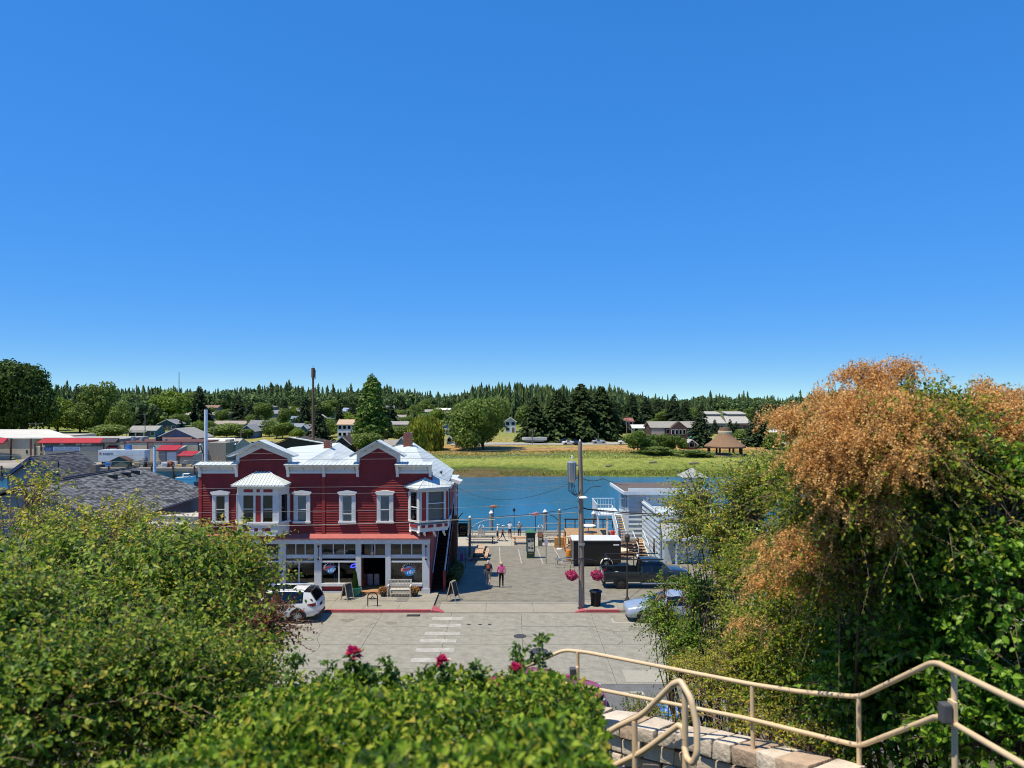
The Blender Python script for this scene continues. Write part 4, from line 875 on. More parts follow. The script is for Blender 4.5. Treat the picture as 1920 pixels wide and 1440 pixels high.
for i in range(5): MB().box(-.68, .68, -.26 + i * .1, -.18 + i * .1, .42, .455).build('seat_slat', BW, bn)
for x in (-.68, .68):
    MB().box(x - .035, x + .035, .2, .27, 0, .95).build('leg', BW, bn); MB().box(x - .035, x + .035, -.28, -.21, 0, .65).build('leg', BW, bn); MB().box(x - .045, x + .045, -.3, .22, .63, .68).build('armrest', BW, bn)
for i in range(10): x = -.3 + i * .09; MB().box(x - .012, x + .012, -.25, -.23, .1, .4).build('front_slat', BW, bn)
def aframe(label, x, y, h, w, face, rz=0):
    a = thing('sandwich_board', label, 'sign', (x, y, .13 if y < 44 else townz(y)), rz)
    for s in (-1, 1):
        MB().bar((-w / 2, s * .3, 0), (-w / 2, s * .04, h), .05, .04).bar((w / 2, s * .3, 0), (w / 2, s * .04, h), .05, .04).bar((-w / 2, s * .05, h), (w / 2, s * .05, h), .04, .05).build('frame', mat('aframe_wood', '#b4a890', .8, .15, 6), a)
        MB().bar((0, s * .25, h * .2), (0, s * .055, h * .95), w - .05, .015, up=(0, 1, 0)).build('board', face, a)
aframe('sandwich board sign beside the potted cypress', -9.83, 42.4, .98, .5, mat('slate', '#3a4444', .8, .4, 9), R(55)); aframe('pale wooden sandwich board at the foot of the outside stair', -3.55, 42.6, 1.05, .55, mat('slate2', '#2c2f30', .8, .3, 9), R(70))
def pot(label, x, y, r, h, col, plant):
    p = thing('plant_pot', label, 'planter', (x, y, .13)); g = np.random.default_rng(int(abs(x) * 77))
    MB().lathe((0, 0, 0), [(r * .6, 0), (r * .95, h * .55), (r, h), (r * 1.08, h), (r * 1.08, h + .04), (r * .9, h + .04), (r * .85, h - .03)], 18).build('pot', mat(label[:14], col, .35, .12, 5), p, smooth=40)
    if plant == 'cypress':
        n = 2600; t = g.random(n) ** 1.3; a = g.random(n) * 6.283; rr = .17 * (1 - t) ** .7 * (.7 + .4 * g.random(n)) + .01
        q = np.stack([rr * np.cos(a), rr * np.sin(a), h + t * 1.0], 1); d = np.stack([np.cos(a) * .4, np.sin(a) * .4, np.ones(n)], 1)
        V, T = leaves(q, d + g.normal(size=(n, 3)) * .25, np.stack([np.cos(a), np.sin(a), 0 * a], 1), .07 + .04 * g.random(n), .03 + 0 * t)
        npmesh('crown', V, T, leafmat('cypress', ['#24401f', '#3c5c2a', '#55753a']), p, 3)['kind'] = 'stuff'
        MB().tube([(0, 0, h - .05), (0, 0, h + .6)], .02, 6).build('trunk', WOODB, p)
    else:
        n = 420; d = unit(g.normal(size=(n, 3))); d[:, 2] = np.abs(d[:, 2]); q = d * (r * .75 + .1 * g.random((n, 1))) + np.array([0, 0, h])
        V, T = leaves(q, d + g.normal(size=(n, 3)) * .5, d, .07 + .05 * g.random(n), .05 + 0 * g.random(n)); npmesh('flowers', V, T, leafmat('pot_flowers', ['#41562a', '#5c7433', '#c9a13a', '#c8557a', '#d8c8a8']), p, 3)['kind'] = 'stuff'
pot('green glazed pot with a small cypress by the shop door', -9.55, 43.2, .38, .5, '#1f7a64', 'cypress')
pot('dark flower pot between the door and the bench', XP(723), 43.2, .22, .3, '#2b2b28', 'f'); pot('dark flower pot at the right end of the bench', XP(781), 43.2, .22, .3, '#2a2b2a', 'f')
# potted greenery in the shade of the stair wall
g = np.random.default_rng(5)
for i in range(4):
    y = 46.2 + i * 1.3; t = thing('stair_planter', '%s leafy planter from the street along the dark stair wall' % ORD[i], 'planter', (-3.8, y, townz(y)), group='planters along the stair wall')
    MB().box(-.25, .25, -.4, .4, 0, .4).build('trough', WOODB, t); n = 700; d = unit(g.normal(size=(n, 3))); d[:, 2] = np.abs(d[:, 2]); q = d * g.random((n, 1)) ** .4 * np.array([.4, .55, .8]) + np.array([0, 0, .4])
    V, T = leaves(q, d + g.normal(size=(n, 3)) * .7, d, .1 + .08 * g.random(n), .06 + 0 * g.random(n)); npmesh('foliage', V, T, leafmat('planter_leaf', ['#2a4021', '#47662f', '#5e7a3a', '#8a5c6e']), t, 3)['kind'] = 'stuff'
# ------------------------------------------------------------------ overhead lines
def wire(label, pts, r=.011, sag=.0, m_=None):
    pts = [Vector(p) for p in pts]; out = []
    for a, b in zip(pts, pts[1:]):
        for k in range(12): t = k / 12; q = a.lerp(b, t); q.z -= sag * 4 * t * (1 - t); out.append(q)
    out.append(pts[-1]); o = MB().tube(out, r, 5).build('power_line', m_ or mat('wire', '#77787a', .7, .3, 3)); _tag(o, label, 'cable', 'overhead power lines'); return o
WD = mat('wire_dark', '#2e2f31', .7, .3, 3)
wl = [('topmost thin wire crossing the red gables', 849, 838, 852, .011, None), ('second wire from the top crossing the red gables', 861, 849, 864, .013, None),
      ('upper thin wire of the pair above the upstairs window hoods', 913.5, 897, 916, .012, None), ('lower thin wire of the pair across the upstairs window hoods', 926, 909, 927, .011, None),
      ('single wire crossing the middle of the upstairs windows', 959, 940, 956, .012, None), ('thick twisted cable running just above the shop fascia', 985, 960, 990, .026, mat('twisted_cable', '#8d8c88', .7, .5, 40))]
for lb, pm, pe, pl, r, m_ in wl:
    yq = 41.0; a = P(-420, pl, yq); b = P(560, pm, yq); c = P(1088, pe, yq); wire(lb, [a, b, c], r * .75, .12, m_)
wire('dark service cable from the pole to the blue waterfront building', [P(1092, 897, 41.0), P(1130, 897, 44), P(1180, 909, 62)], .02, .15, WD)
wire('dark cable running right from the pole through the branches', [P(1092, 953, 41.0), P(1240, 967, 41.0), P(1700, 960, 41)], .02, .1, WD)
wire('thick black splice cable hanging beside the pole', [P(1092, 951, 40.95), P(1110, 955, 41.0), P(1240, 964, 41.2)], .035, .05, WD)
wire('dark drop cable from the stair canopy towards the pole', [P(846, 908, 50), P(940, 937, 47), P(1070, 906, 41.0)], .011, .25, WD)
wire('thick dark cable crossing in front of the waterfront railing', [P(800, 974, 44), P(950, 967, 43), P(1086, 950, 41)], .018, .1, WD)
wire('pale wire crossing over the water above the pilings', [P(866, 909, 41), P(1080, 900, 41)], .006, .08)
wire('second pale wire crossing over the water above the pilings', [P(830, 921, 41), P(1080, 912, 41)], .006, .08)
# ------------------------------------------------------------------ people
def person(label, loc, face, col, pose):
    """one skinned body, facing +y before it is turned by face"""
    g = pose; h = g.get('h', 1.72); k = h / 1.72; sit = 0
    J = {'pel': (0, 0, .93), 'sp': (0, .0 + g.get('lean', 0) * .25, 1.13), 'ch': (0, g.get('lean', 0) * .6, 1.36), 'nk': (0, g.get('lean', 0) * .85, 1.48), 'hd': (0, g.get('lean', 0) + .02, 1.60), 'tp': (0, g.get('lean', 0) + .02, 1.68)}
    for s, n in ((-1, 'l'), (1, 'r')):
        la = g.get('leg' + n, 0); kb = g.get('knee' + n, 0)
        J['hip' + n] = (s * .09, 0, .88); kn = Vector((s * .1, .43 * math.sin(la), .88 - .43 * math.cos(la))); J['kn' + n] = kn
        an = kn + Vector((s * .0, .42 * math.sin(la - kb), -.42 * math.cos(la - kb))); J['an' + n] = an; J['to' + n] = an + Vector((s * .02, .17, -.045))
        aa = g.get('arm' + n, .0); eb = g.get('elb' + n, .2); sh = Vector((s * .19, J['ch'][1], 1.41)); J['sh' + n] = sh
        el = sh + Vector((s * .07, .29 * math.sin(aa), -.29 * math.cos(aa))); J['el' + n] = el
        wr = el + Vector((-s * .02 - s * g.get('inn', 0) * .1, .25 * math.sin(aa + eb), -.25 * math.cos(aa + eb))); J['wr' + n] = wr
        J['ha' + n] = wr + (wr - el).normalized() * .08
    rad = {'pel': (.155, .11), 'sp': (.145, .105), 'ch': (.165, .11), 'nk': (.055, .055), 'hd': (.085, .1), 'tp': (.06, .075), 'hip': (.085, .09), 'kn': (.058, .06), 'an': (.04, .045), 'to': (.042, .03), 'sh': (.062, .06), 'el': (.043, .043), 'wr': (.03, .028), 'ha': (.036, .018)}
    names = list(J); idx = {n: i for i, n in enumerate(names)}
    E = [('pel', 'sp', 'shirt'), ('sp', 'ch', 'shirt'), ('ch', 'nk', 'shirt'), ('nk', 'hd', 'skin'), ('hd', 'tp', 'hair')]
    for n in 'lr': E += [('pel', 'hip' + n, 'pants'), ('hip' + n, 'kn' + n, 'pants'), ('kn' + n, 'an' + n, 'calf'), ('an' + n, 'to' + n, 'shoe'), ('ch', 'sh' + n, 'shirt'), ('sh' + n, 'el' + n, 'sleeve'), ('el' + n, 'wr' + n, 'fore'), ('wr' + n, 'ha' + n, 'skin')]
    me = bpy.data.meshes.new('tmp'); me.from_pydata([Vector(J[n]) * k for n in names], [(idx[a], idx[b]) for a, b, _ in E], [])
    o = bpy.data.objects.new('tmp', me); S.collection.objects.link(o); sk = o.modifiers.new('s', 'SKIN'); o.modifiers.new('d', 'SUBSURF').levels = 2
    if not me.skin_vertices: bpy.context.view_layer.objects.active = o; 
    for n, v in zip(names, me.skin_vertices[0].data):
        v.radius = tuple(x * k * g.get('fat', 1) for x in rad.get(n, rad.get(n[:-1]))); v.use_root = n == 'pel'
    dg = bpy.context.evaluated_depsgraph_get(); em = bpy.data.meshes.new_from_object(o.evaluated_get(dg)); bpy.data.objects.remove(o)
    regs = ['shirt', 'pants', 'skin', 'hair', 'shoe']; mm = [col[r] for r in regs]
    remap = {'shirt': 0, 'pants': 1, 'skin': 2, 'hair': 3, 'shoe': 4, 'calf': 1 if col.get('long') else 2, 'sleeve': 0, 'fore': 0 if col.get('sleeves') else 2}
    for x in mm: em.materials.append(x)
    seg = [(Vector(J[a]) * k, Vector(J[b]) * k, remap[r]) for a, b, r in E]
    for p in em.polygons:
        c = p.center; best = 9; bi = 0
        for a, b, r in seg:
            d = b - a; t = max(0, min(1, (c - a).dot(d) / d.length_squared)); dd = (a + d * t - c).length
            if dd < best: best, bi = dd, r
        if bi == 0 and c.z < .99 * k: bi = 1 if col.get('tuck', 1) else 0
        if c.z > 1.51 * k and bi in (2, 3):
            fr = c.y - J['hd'][1] * k; bi = 3 if (c.z > 1.66 * k or (fr < .02 and c.z > 1.55 * k)) else 2
        p.material_index = bi; p.use_smooth = True
    bm = bmesh.new(); bm.from_mesh(em); x = MB(); hd = Vector(J['hd']) * k
    x.ball(hd + Vector((0, .1, .0)) * k, .018 * k, 6, 2, (.8, 1, 1.3))                      # nose
    for s in (-1, 1): x.ball(hd + Vector((s * .035, .088, .03)) * k, .011, 6, 4); x.ball(hd + Vector((s * .09, .0, .0)) * k, .025, 6, 2, (.4, .8, 1.2))
    x.box(hd.x - .025, hd.x + .025, hd.y + .09 * k, hd.y + .1 * k, hd.z - .055, hd.z - .045, 0)
    for n, s in (('l', -1), ('r', 1)):                                                        # five fingers on each hand
        w, hh = Vector(J['wr' + n]) * k, Vector(J['ha' + n]) * k; d = (hh - w).normalized()
        for q in range(4): b0 = hh + Vector((0, (q - 1.5) * .017, 0)); x.tube([b0, b0 + d * .03 + Vector((-s * .004, 0, 0)), b0 + d * (.065 - .006 * abs(q - 1.3)) + Vector((-s * .018, 0, 0))], [.009, .0085, .007], 5, 2)
        b0 = w + d * .03 + Vector((0, .03, 0)); x.tube([b0, b0 + Vector((0, .025, 0)) + d * .02, b0 + Vector((-s * .01, .035, 0)) + d * .05], [.011, .01, .008], 5, 2)
    tmp = x.mesh('t', mm); bm.from_mesh(tmp); bm.to_mesh(em); bm.free(); bpy.data.meshes.remove(tmp)
    b = link('person', em); b.location = loc; b.rotation_euler = (0, 0, face); _tag(b, label, 'person'); em.name = 'person'
    z0 = min(v.co.z for v in em.vertices); b.location.z -= z0 - .002; ROOT[b] = Vector(loc)
    if 'cap' in col:
        MB().ball((hd.x, hd.y - .005, hd.z + .03), .108 * k, 12, 0, (.95, 1.08, .78)).box(hd.x - .07, hd.x + .07, hd.y + .08, hd.y + .18, hd.z + .045, hd.z + .06).build('cap', col['cap'], b, smooth=60)
    elif col.get('wig'):
        MB().ball((hd.x, hd.y - .03, hd.z + .0), .115 * k, 12, 0, (1, .95, 1.15)).build('hair', col['hair'], b, smooth=60)
    if 'print' in col:
        MB().box(-.09, .09, -.155, -.12, 1.2 * k, 1.42 * k).build('back_print', col['print'], b)
    return b
SK = mat('skin', '#c08d72', .6, .08, 6); SKL = mat('skin_pale', '#d8b09a', .6, .08, 6)
cl = lambda n, c: mat('cloth_' + n, c, .9, .15, 8)
def gp(px, py):                                       # a point on the town ground under a photo pixel
    y = 60.0
    for _ in range(60): y = .5 * y + .5 * (HC - townz(y)) * F / (py - CY)
    return Vector(((px - CX) * y / F, y, townz(y)))
person('person in a dark shirt with orange back print walking away across the plaza', gp(915, 1101), R(3), dict(shirt=cl('charcoal', '#33353c'), pants=cl('khaki', '#8a7f6a'), skin=SKL, hair=mat('hair_white', '#cfc8c0', .9, .1, 9), shoe=cl('shoe_dark', '#22201f'), print=cl('orange_print', '#c8694a')), dict(h=1.74, legl=.12, legr=-.2, kneer=.35, arml=-.15, armr=.2))
person('person in a pink jacket and black trousers walking away across the plaza', gp(940, 1101.5), R(-2), dict(shirt=cl('pink', '#cf5a8e'), pants=cl('black', '#1a1a1d'), skin=SKL, hair=mat('hair_blond', '#cbb08a', .9, .15, 9), shoe=cl('shoe_pale', '#aaa49c'), long=1, sleeves=1, wig=1), dict(h=1.62, legl=-.12, legr=.15, kneel=.2, arml=.1, armr=-.2, fat=1.05))
person('person in white shirt and white cap walking along the boardwalk', gp(933, 1014), R(-85), dict(shirt=cl('white', '#d5d5d2'), pants=cl('black2', '#202024'), skin=SK, hair=cl('black', '#1a1a1d'), shoe=cl('shoe_dark', '#22201f'), cap=cl('cap_white', '#cfcfcf')), dict(h=1.72, legl=.15, legr=-.1))
person('person in grey shirt and pale cap striding along the boardwalk', gp(942.5, 1015), R(-85), dict(shirt=cl('grey', '#77757b'), pants=cl('black2', '#202024'), skin=SK, hair=cl('black', '#1a1a1d'), shoe=cl('shoe_dark', '#22201f'), cap=cl('cap_white', '#cfcfcf')), dict(h=1.72, legl=.4, legr=-.45, kneer=.4, arml=-.3, armr=.3))
person('person in pale blue shirt and dark shorts leaning on the waterfront railing', gp(956, 1009.5), R(4), dict(shirt=cl('paleblue', '#bccbd6'), pants=cl('navy', '#1c1f2b'), skin=SK, hair=cl('hair_dark', '#2a2320'), shoe=cl('shoe_dark', '#22201f')), dict(h=1.74, lean=.12, arml=.9, armr=.9, ell=.4, inn=.4))
person('person in grey top, pale hat and long dark trousers standing at the railing', gp(973.5, 1009.5), R(-5), dict(shirt=cl('grey2', '#8b8a8e'), pants=cl('navy2', '#20222c'), skin=SKL, hair=cl('hair_dark', '#2a2320'), shoe=cl('shoe_tan', '#a08a6a'), cap=cl('cap_white', '#cfcfcf'), long=1), dict(h=1.74, arml=.7, armr=.7, ell=.5, inn=.3))
# ------------------------------------------------------------------ waterfront things
ZB = -2.62
RAILM = mat('rail_silver', '#a9aba8', .55, .12, 6, stain=.15)
def railing(label, x0, x1, y, z, n, top, posts=RAILM):
    r = thing('railing', label, 'railing', ((x0 + x1) / 2, y, z))
    MB().box(x0, x1, y - .07, y + .07, z + 1.0, z + 1.06).build('top_rail', top, r, world=True)
    for zz in (.25, .62): MB().tube([(x0, y, z + zz), (x1, y, z + zz)], .015, 6).build('rail', posts, r, world=True)
    for i in range(n):
        x = x0 + .06 + (x1 - x0 - .12) * i / (n - 1); MB().box(x - .05, x + .05, y - .04, y + .04, z, z + 1.0).build('post', posts, r, world=True)
    return r
railing('pale metal railing along the water left of the gangway', -3.3, 3.1, 76.3, ZB, 5, RAILM)
railing('pale railing along the water behind the wooden deck', 3.6, 11.4, 77.2, ZB + .3, 7, RAILM)
railing('dark railing along the water far left behind the stair', -14, -4.2, 76.3, ZB, 7, mat('rail_dark', '#55524c', .7, .2, 5))
for px, lb in ((902, 'grey gangway gate post standing left of the railing'), (1014, 'grey gangway gate frame standing behind the green kiosk')):
    p = P(px, 1008, 75.6); g_ = thing('gangway_gate', lb, 'gate', (p.x, 76.3, ZB))
    for s in (-.32, .32): MB().tube([(s, 0, 0), (s * .9, 0, 1.0), (s * .4, .3, 1.25)], .06, 8).build('post', RAILM, g_)
    MB().box(-.3, .3, -.03, .03, .3, .9).build('panel', RAILM, g_)
PIL = mat('piling_steel', '#7f8a92', .5, .2, 3, stain=.35); CAP = mat('piling_cap', '#d3d6d6', .5, .06, 3)
for px, top, lb in ((921, 957, 'steel piling with white cone cap left of the people at the railing'), (1022, 955, 'steel piling with white cone cap behind the wooden stair'), (1113, 958, 'steel piling with white cone cap behind the deck')):
    p = P(px, top, 79.6); t = thing('piling', lb, 'piling', (p.x, 79.6, -7), group='capped mooring pilings')
    hh = p.z + 7; MB().tube([(0, 0, 0), (0, 0, hh - .3)], .24, 14).build('pile', PIL, t, smooth=40); MB().lathe((0, 0, hh - .3), [(.26, -.05), (.26, .05), (.03, .32)], 14).build('cap', CAP, t, smooth=30)
def fish(label, px, py, y, col, col2, pole_to):
    p = P(px, py, y); f = thing('fish_sculpture', label, 'sculpture', (p.x, y, pole_to)); z = p.z - pole_to
    m = MB(); n = 10; prof = [(-.5, .03), (-.42, .05), (-.25, .14), (0, .19), (.25, .16), (.42, .09), (.52, .02)]
    for x, r in prof:
        for j in range(n): a = 2 * math.pi * j / n; m.v.append((x, .4 * r * math.cos(a), z + r * math.sin(a)))
    for i in range(len(prof) - 1):
        for j in range(n): m.f.append((i * n + j, i * n + (j + 1) % n, (i + 1) * n + (j + 1) % n, (i + 1) * n + j)); m.m.append(0)
    m.f.append(tuple(range(n))); m.m.append(0); m.f.append(tuple((len(prof) - 1) * n + j for j in range(n))); m.m.append(0)
    m.build('body', col, f, smooth=60)
    MB().prism([(-.47, z), (-.72, z + .17), (-.66, z), (-.72, z - .15)], -.02, .02).build('tail_fin', col2, f); MB().prism([(-.05, z + .16), (.1, z + .3), (.2, z + .15)], -.02, .02).build('back_fin', col2, f); MB().prism([(.05, z - .15), (-.05, z - .3), (.18, z - .15)], -.02, .02).build('belly_fin', col2, f)
    MB().tube([(0, 0, 0), (0, 0, z - .15)], .03, 8).build('pole', BLACK, f)
fish('brown and rust salmon sculpture above the left piling', 925, 950, 79.0, mat('fish_rust', '#a8705c', .6, .3, 6), mat('fish_grey', '#8f867e', .6, .2, 6), -1.2)
fish('pink salmon sculpture on a thin pole above the railing', 1004, 964, 77.5, mat('fish_pink', '#cf7f88', .6, .25, 6), mat('fish_pale', '#cfc6c0', .6, .2, 6), ZB)
p = P(964, 957, 77.5); lp = thing('lamp_post', 'small black lamp on a thin pole behind the railing', 'lamp post', (p.x, 77.5, ZB)); MB().tube([(0, 0, 0), (0, 0, p.z - ZB)], .035, 8).build('pole', BLACK, lp); MB().lathe((0, 0, p.z - ZB - .15), [(.06, 0), (.14, .12), (.15, .3), (.03, .42)], 10).build('lantern', BLACK, lp)
def arm(label, px, top, base, y, ax, bx, by):
    b = gp(px, base) if base > 1022 else P(px, base, y); t = thing('arched_post', label, 'post', b); h = P(px, top, b.y).z - b.z
    MB().tube([(0, 0, 0), (0, 0, h)], .12, 10).build('post', WOODG, t); MB().lathe((0, 0, h), [(.13, 0), (.1, .12), (.02, .2)], 10).build('cap', WHITE, t); MB().lathe((0, 0, 0), [(.3, 0), (.28, .1), (.14, .16)], 12).build('footing', WHITE, t)
    e = P(bx, by, b.y); dx, dz = e.x - b.x, e.z - b.z; z0 = h * .72
    MB().tube([(0, 0, z0), (dx * .25, 0, z0 + (dz - z0) * .55), (dx * .6, 0, z0 + (dz - z0) * .92), (dx, 0, dz)], .035, 6).build('arched_arm', RAILM if ax else BLACK, t)
    return t, h
t1, h1 = arm('grey wooden gateway post with a pale curved arm beside the black sign', 881, 971, 1048, 62, 1, 928, 974)
t2, h2 = arm('grey wooden gateway post with a dark curved arm beside the wooden stair', 1049, 958, 1030, 70, 0, 1012, 962)
# black hanging sign
sp_ = thing('hanging_sign', 'black sign with gold lettering between two posts by the stair', 'sign', (-4.3, 61.5, townz(61.5))); p0, p1 = P(859, 980, 61.5), P(877, 1004, 61.5)
zt, zbm = P(868, 981, 61.5).z - ROOT[sp_].z, P(868, 1006, 61.5).z - ROOT[sp_].z; xa, xb_ = p0.x + 4.3, p1.x + 4.3
MB().box(xa, xb_, -.04, .04, zbm, zt).build('board', mat('sign_black', '#15171c', .5, .2, 6), sp_)
GOLD = mat('gold_letters', '#a88a45', .5, .15, 6); text('lettering', "MO'S", .48, GOLD, sp_, ((xa + xb_) / 2 + .06, -.05, zbm + (zt - zbm) * .66), sx=.56)
for k in range(2): MB().box(xa + .15, xb_ - .15 - .1 * k, -.047, -.042, zbm + .3 - .16 * k, zbm + .36 - .16 * k).build('lettering_stroke', GOLD, sp_)
MB().box(xa - .22, xa - .06, -.08, .08, 0, zt + .6).build('post', WOODB, sp_); MB().bar((xa - .15, 0, zt + .12), (xb_ + .15, 0, zt + .12), .06, .08).build('beam', BLACK, sp_); MB().tube([(xa - .1, 0, zt - .1), (xa + .05, 0, zt + .5), (xa + .4, 0, zt + .9)], .04, 6).build('curved_brace', BLACK, sp_)
# picnic tables
def picnic(label, x, y, z, L, rz, wood, legs):
    t = thing('picnic_table', label, 'picnic table', (x, y, z), rz, group='picnic tables')
    for i in range(5): MB().box(-L / 2, L / 2, -.36 + i * .148, -.36 + i * .148 + .138, .72, .76).build('table_plank', wood, t)
    for s in (-1, 1):
        for i in range(2): MB().box(-L / 2, L / 2, s * .62 - .13 + i * .14, s * .62 + i * .14, .43, .47).build('bench_plank', wood, t)
    for x_ in (-L / 2 + .3, L / 2 - .3):
        for s in (-1, 1): MB().bar((x_, s * .7, 0), (x_, s * .18, .72), .06, .1, up=(1, 0, 0)).build('leg', legs, t)
        MB().bar((x_ + .05, -.74, .39), (x_ + .05, .74, .39), .05, .09).build('cross_beam', legs, t); MB().bar((x_, -.34, .68), (x_, .34, .68), .05, .08).build('cross_beam', legs, t)
    return t
PALE = mat('peach_wood', '#b89878', .75, .12, 4, stretch=(1, 6, 6)); DKL = mat('table_leg', '#35302b', .8, .2, 6)
picnic('long dark-edged picnic table on the boardwalk behind the gateway post', -3.2, 73.2, ZB, 3.0, 0, WOODG, DKL)
picnic('peach wooden picnic table beside the green kiosk', .95, 72.6, ZB, 1.9, 0, PALE, DKL)
picnic('picnic table on the boardwalk behind the ticket machine', 4.0, 74.0, ZB, 2.2, 0, WOODG, DKL)
for y, lb in ((60.5, 'near picnic table at the edge of the building shadow'), (63.2, 'far picnic table at the edge of the building shadow, behind the near one')): picnic(lb, -2.8, y, townz(y), 1.9, R(90), PALE, DKL)
# kiosk, ticket machine, posts
b = gp(995, 1046); k = thing('information_kiosk', 'tall dark green information kiosk with posted notices on the plaza', 'kiosk', b); GRN = mat('kiosk_green', '#1d3a30', .5, .15, 4)
hk = P(995, 997, b.y).z - b.z; w = .34
MB().box(-w, w, -.3, .3, 0, hk * .27).build('base', GRN, k); MB().box(-w - .04, w + .04, -.33, .33, hk * .78, hk).build('head', GRN, k)
for s in (-1, 1): MB().box(s * w - .04, s * w + .04, -.3, .3, hk * .27, hk * .78).build('frame_post', GRN, k)
MB().box(-w + .05, w - .05, -.26, .26, hk * .27, hk * .78).build('notice_panel', mat('notice_pale', '#c2c3b4', .7, .15, 5), k)
for x_, z_, c_ in ((-.14, .62, '#3d4c5e'), (.14, .64, '#6f7d5e'), (-.12, .38, '#5a5f63'), (.13, .36, '#46505c'), (.12, .5, '#b3b08c')): MB().box(x_ - .09, x_ + .09, -.268, -.262, hk * z_, hk * z_ + .17).build('notice', mat('notice' + c_, c_, .8, .3, 14), k)
MB().box(-.2, .2, -.312, -.306, hk * .2, hk * .215).build('label_strip', PALE, k)
MB().add([(-w - .12, -.42, hk), (w + .12, -.42, hk), (w + .12, .42, hk), (-w - .12, .42, hk), (0, 0, hk + .3)], [(0, 1, 4), (1, 2, 4), (2, 3, 4), (3, 0, 4), (3, 2, 1, 0)]).build('roof', mat('kiosk_roof', '#2c6b50', .6, .1, 3), k)
b = P(1013, 1026, 71.4); b.z = townz(71.4); k = thing('ticket_machine', 'grey pay machine with an orange picture panel on the boardwalk edge', 'ticket machine', b); MB().box(-.22, .22, -.18, .18, 0, 1.45).build('cabinet', mat('machine_grey', '#565b5c', .5, .15, 4), k, bevel=.02); MB().box(-.17, .17, -.2, -.181, .95, 1.38).build('screen_panel', mat('machine_orange', '#b0703a', .5, .4, 7), k); MB().box(-.17, .17, -.2, -.181, .62, .84).build('keypad', mat('machine_pad', '#a9ab92', .6, .3, 14), k)
b = gp(1024, 1057); k = thing('sign_post', 'thin grey sign post with a small pale sign on the plaza', 'sign', b); MB().box(-.035, .035, -.035, .035, 0, 2.0).build('post', mat('post_grey', '#8a8378', .8, .2, 6), k); MB().box(-.14, .14, -.05, -.036, 1.55, 2.0).build('sign_plate', mat('plate_lilac', '#bdb6c2', .6, .1, 5), k)
b = gp(1066, 1052); k = thing('barrel', 'orange cylinder bollard beside the black trailer', 'bollard', b); MB().lathe((0, 0, 0), [(.2, 0), (.22, .05), (.22, .9), (.2, .95), (.1, .97)], 14).build('drum', mat('orange_plastic', '#c9822a', .6, .12, 4), k, smooth=40); MB().lathe((0, 0, .3), [(.225, 0), (.228, .08), (.225, .16)], 14).build('band', mat('orange_dark', '#a5651d', .6, .12, 4), k)
b = gp(1052, 1064); k = thing('sawhorse', 'small grey sawhorse in front of the black trailer', 'stand', b); MB().bar((-.5, 0, .7), (.9, 0, .7), .08, .08).build('beam', RAILM, k)
for x_ in (-.4, .1):
    for s in (-1, 1): MB().bar((x_, s * .2, 0), (x_, 0, .72), .05, .05).build('leg', RAILM, k)
# pink and white things hung in the shade by the stair
k = thing('display_rack', 'small rack with pink bag in the shade behind the stair', 'rack', (-4.0, 55.5, townz(55.5)))
for x_ in (-.35, .35): MB().tube([(x_, 0, 0), (x_, 0, 1.5)], .02, 6).build('post', BLACK, k)
MB().tube([(-.35, 0, 1.5), (.35, 0, 1.5)], .02, 6).build('bar', BLACK, k); MB().prism([(-.1, .5), (.2, .5), (.16, 1.1), (-.05, 1.1)], -.06, .06).build('pink_bag', cl('mauve', '#a0508a'), k); MB().prism([(-.32, .9), (-.15, .9), (-.17, 1.4), (-.3, 1.4)], -.05, .05).build('grey_cloth', cl('pale_grey', '#8d8f98'), k)
# ------------------------------------------------------------------ wooden deck beside the trailer
dk = thing('wooden_deck', 'tan wooden deck with stairs beside the black trailer', 'deck', (7.6, 70, -1.62))
for i in range(20): y = 66.2 + i * .5; MB().box(5.6, 10.1, y, y + .47, -1.68 + .002 * (i % 3), -1.62 + .002 * (i % 3)).build('deck_board', WOODT, dk, world=True)
for x in (5.7, 7.9, 10.0):
    for y in (66.4, 71, 76): MB().box(x - .08, x + .08, y - .08, y + .08, -2.7, -1.68).build('support_post', WOODB, dk, world=True)
MB().box(5.6, 10.1, 66.1, 66.19, -2.3, -1.66).build('skirt_board', WOODB, dk, world=True)
for i in range(5): MB().box(5.0 - .0, 5.58, 68.3 - .32 * i - .3, 68.3 - .32 * i, -1.8 - .18 * i, -1.76 - .18 * i).build('tread', WOODT, dk, world=True)
for x in (4.98, 5.6):
    MB().bar((x, 68.4, -.7), (x, 66.2, -1.75), .07, .12).build('handrail', mat('red_brown_wood', '#a4623f', .75, .15, 4), dk, world=True)
    for i in range(6): y = 68.4 - .42 * i; z = -.7 - .2 * i; MB().box(x - .02, x + .02, y - .02, y + .02, z - 1.0, z).build('baluster', MATS['red_brown_wood'], dk, world=True)
MB().box(5.6, 11, 76.0, 76.12, -.72, -.6).build('back_rail', DKL, dk, world=True)
for i in range(6): MB().box(5.7 + i, 5.8 + i, 76.0, 76.1, -1.62, -.7).build('rail_post', DKL, dk, world=True)
b = Vector((4.75, 70.3, townz(70.3))); k = thing('timber_block_stack', 'stack of tan timber blocks under the wooden stair', 'timber', b)
for i in range(3):
    for j in range(2): MB().box(-.55 + j * .6, -.02 + j * .6, -.3, .3, i * .34, i * .34 + .32).build('block', mat('ochre_block', '#b98a4a', .8, .2, 4), k)
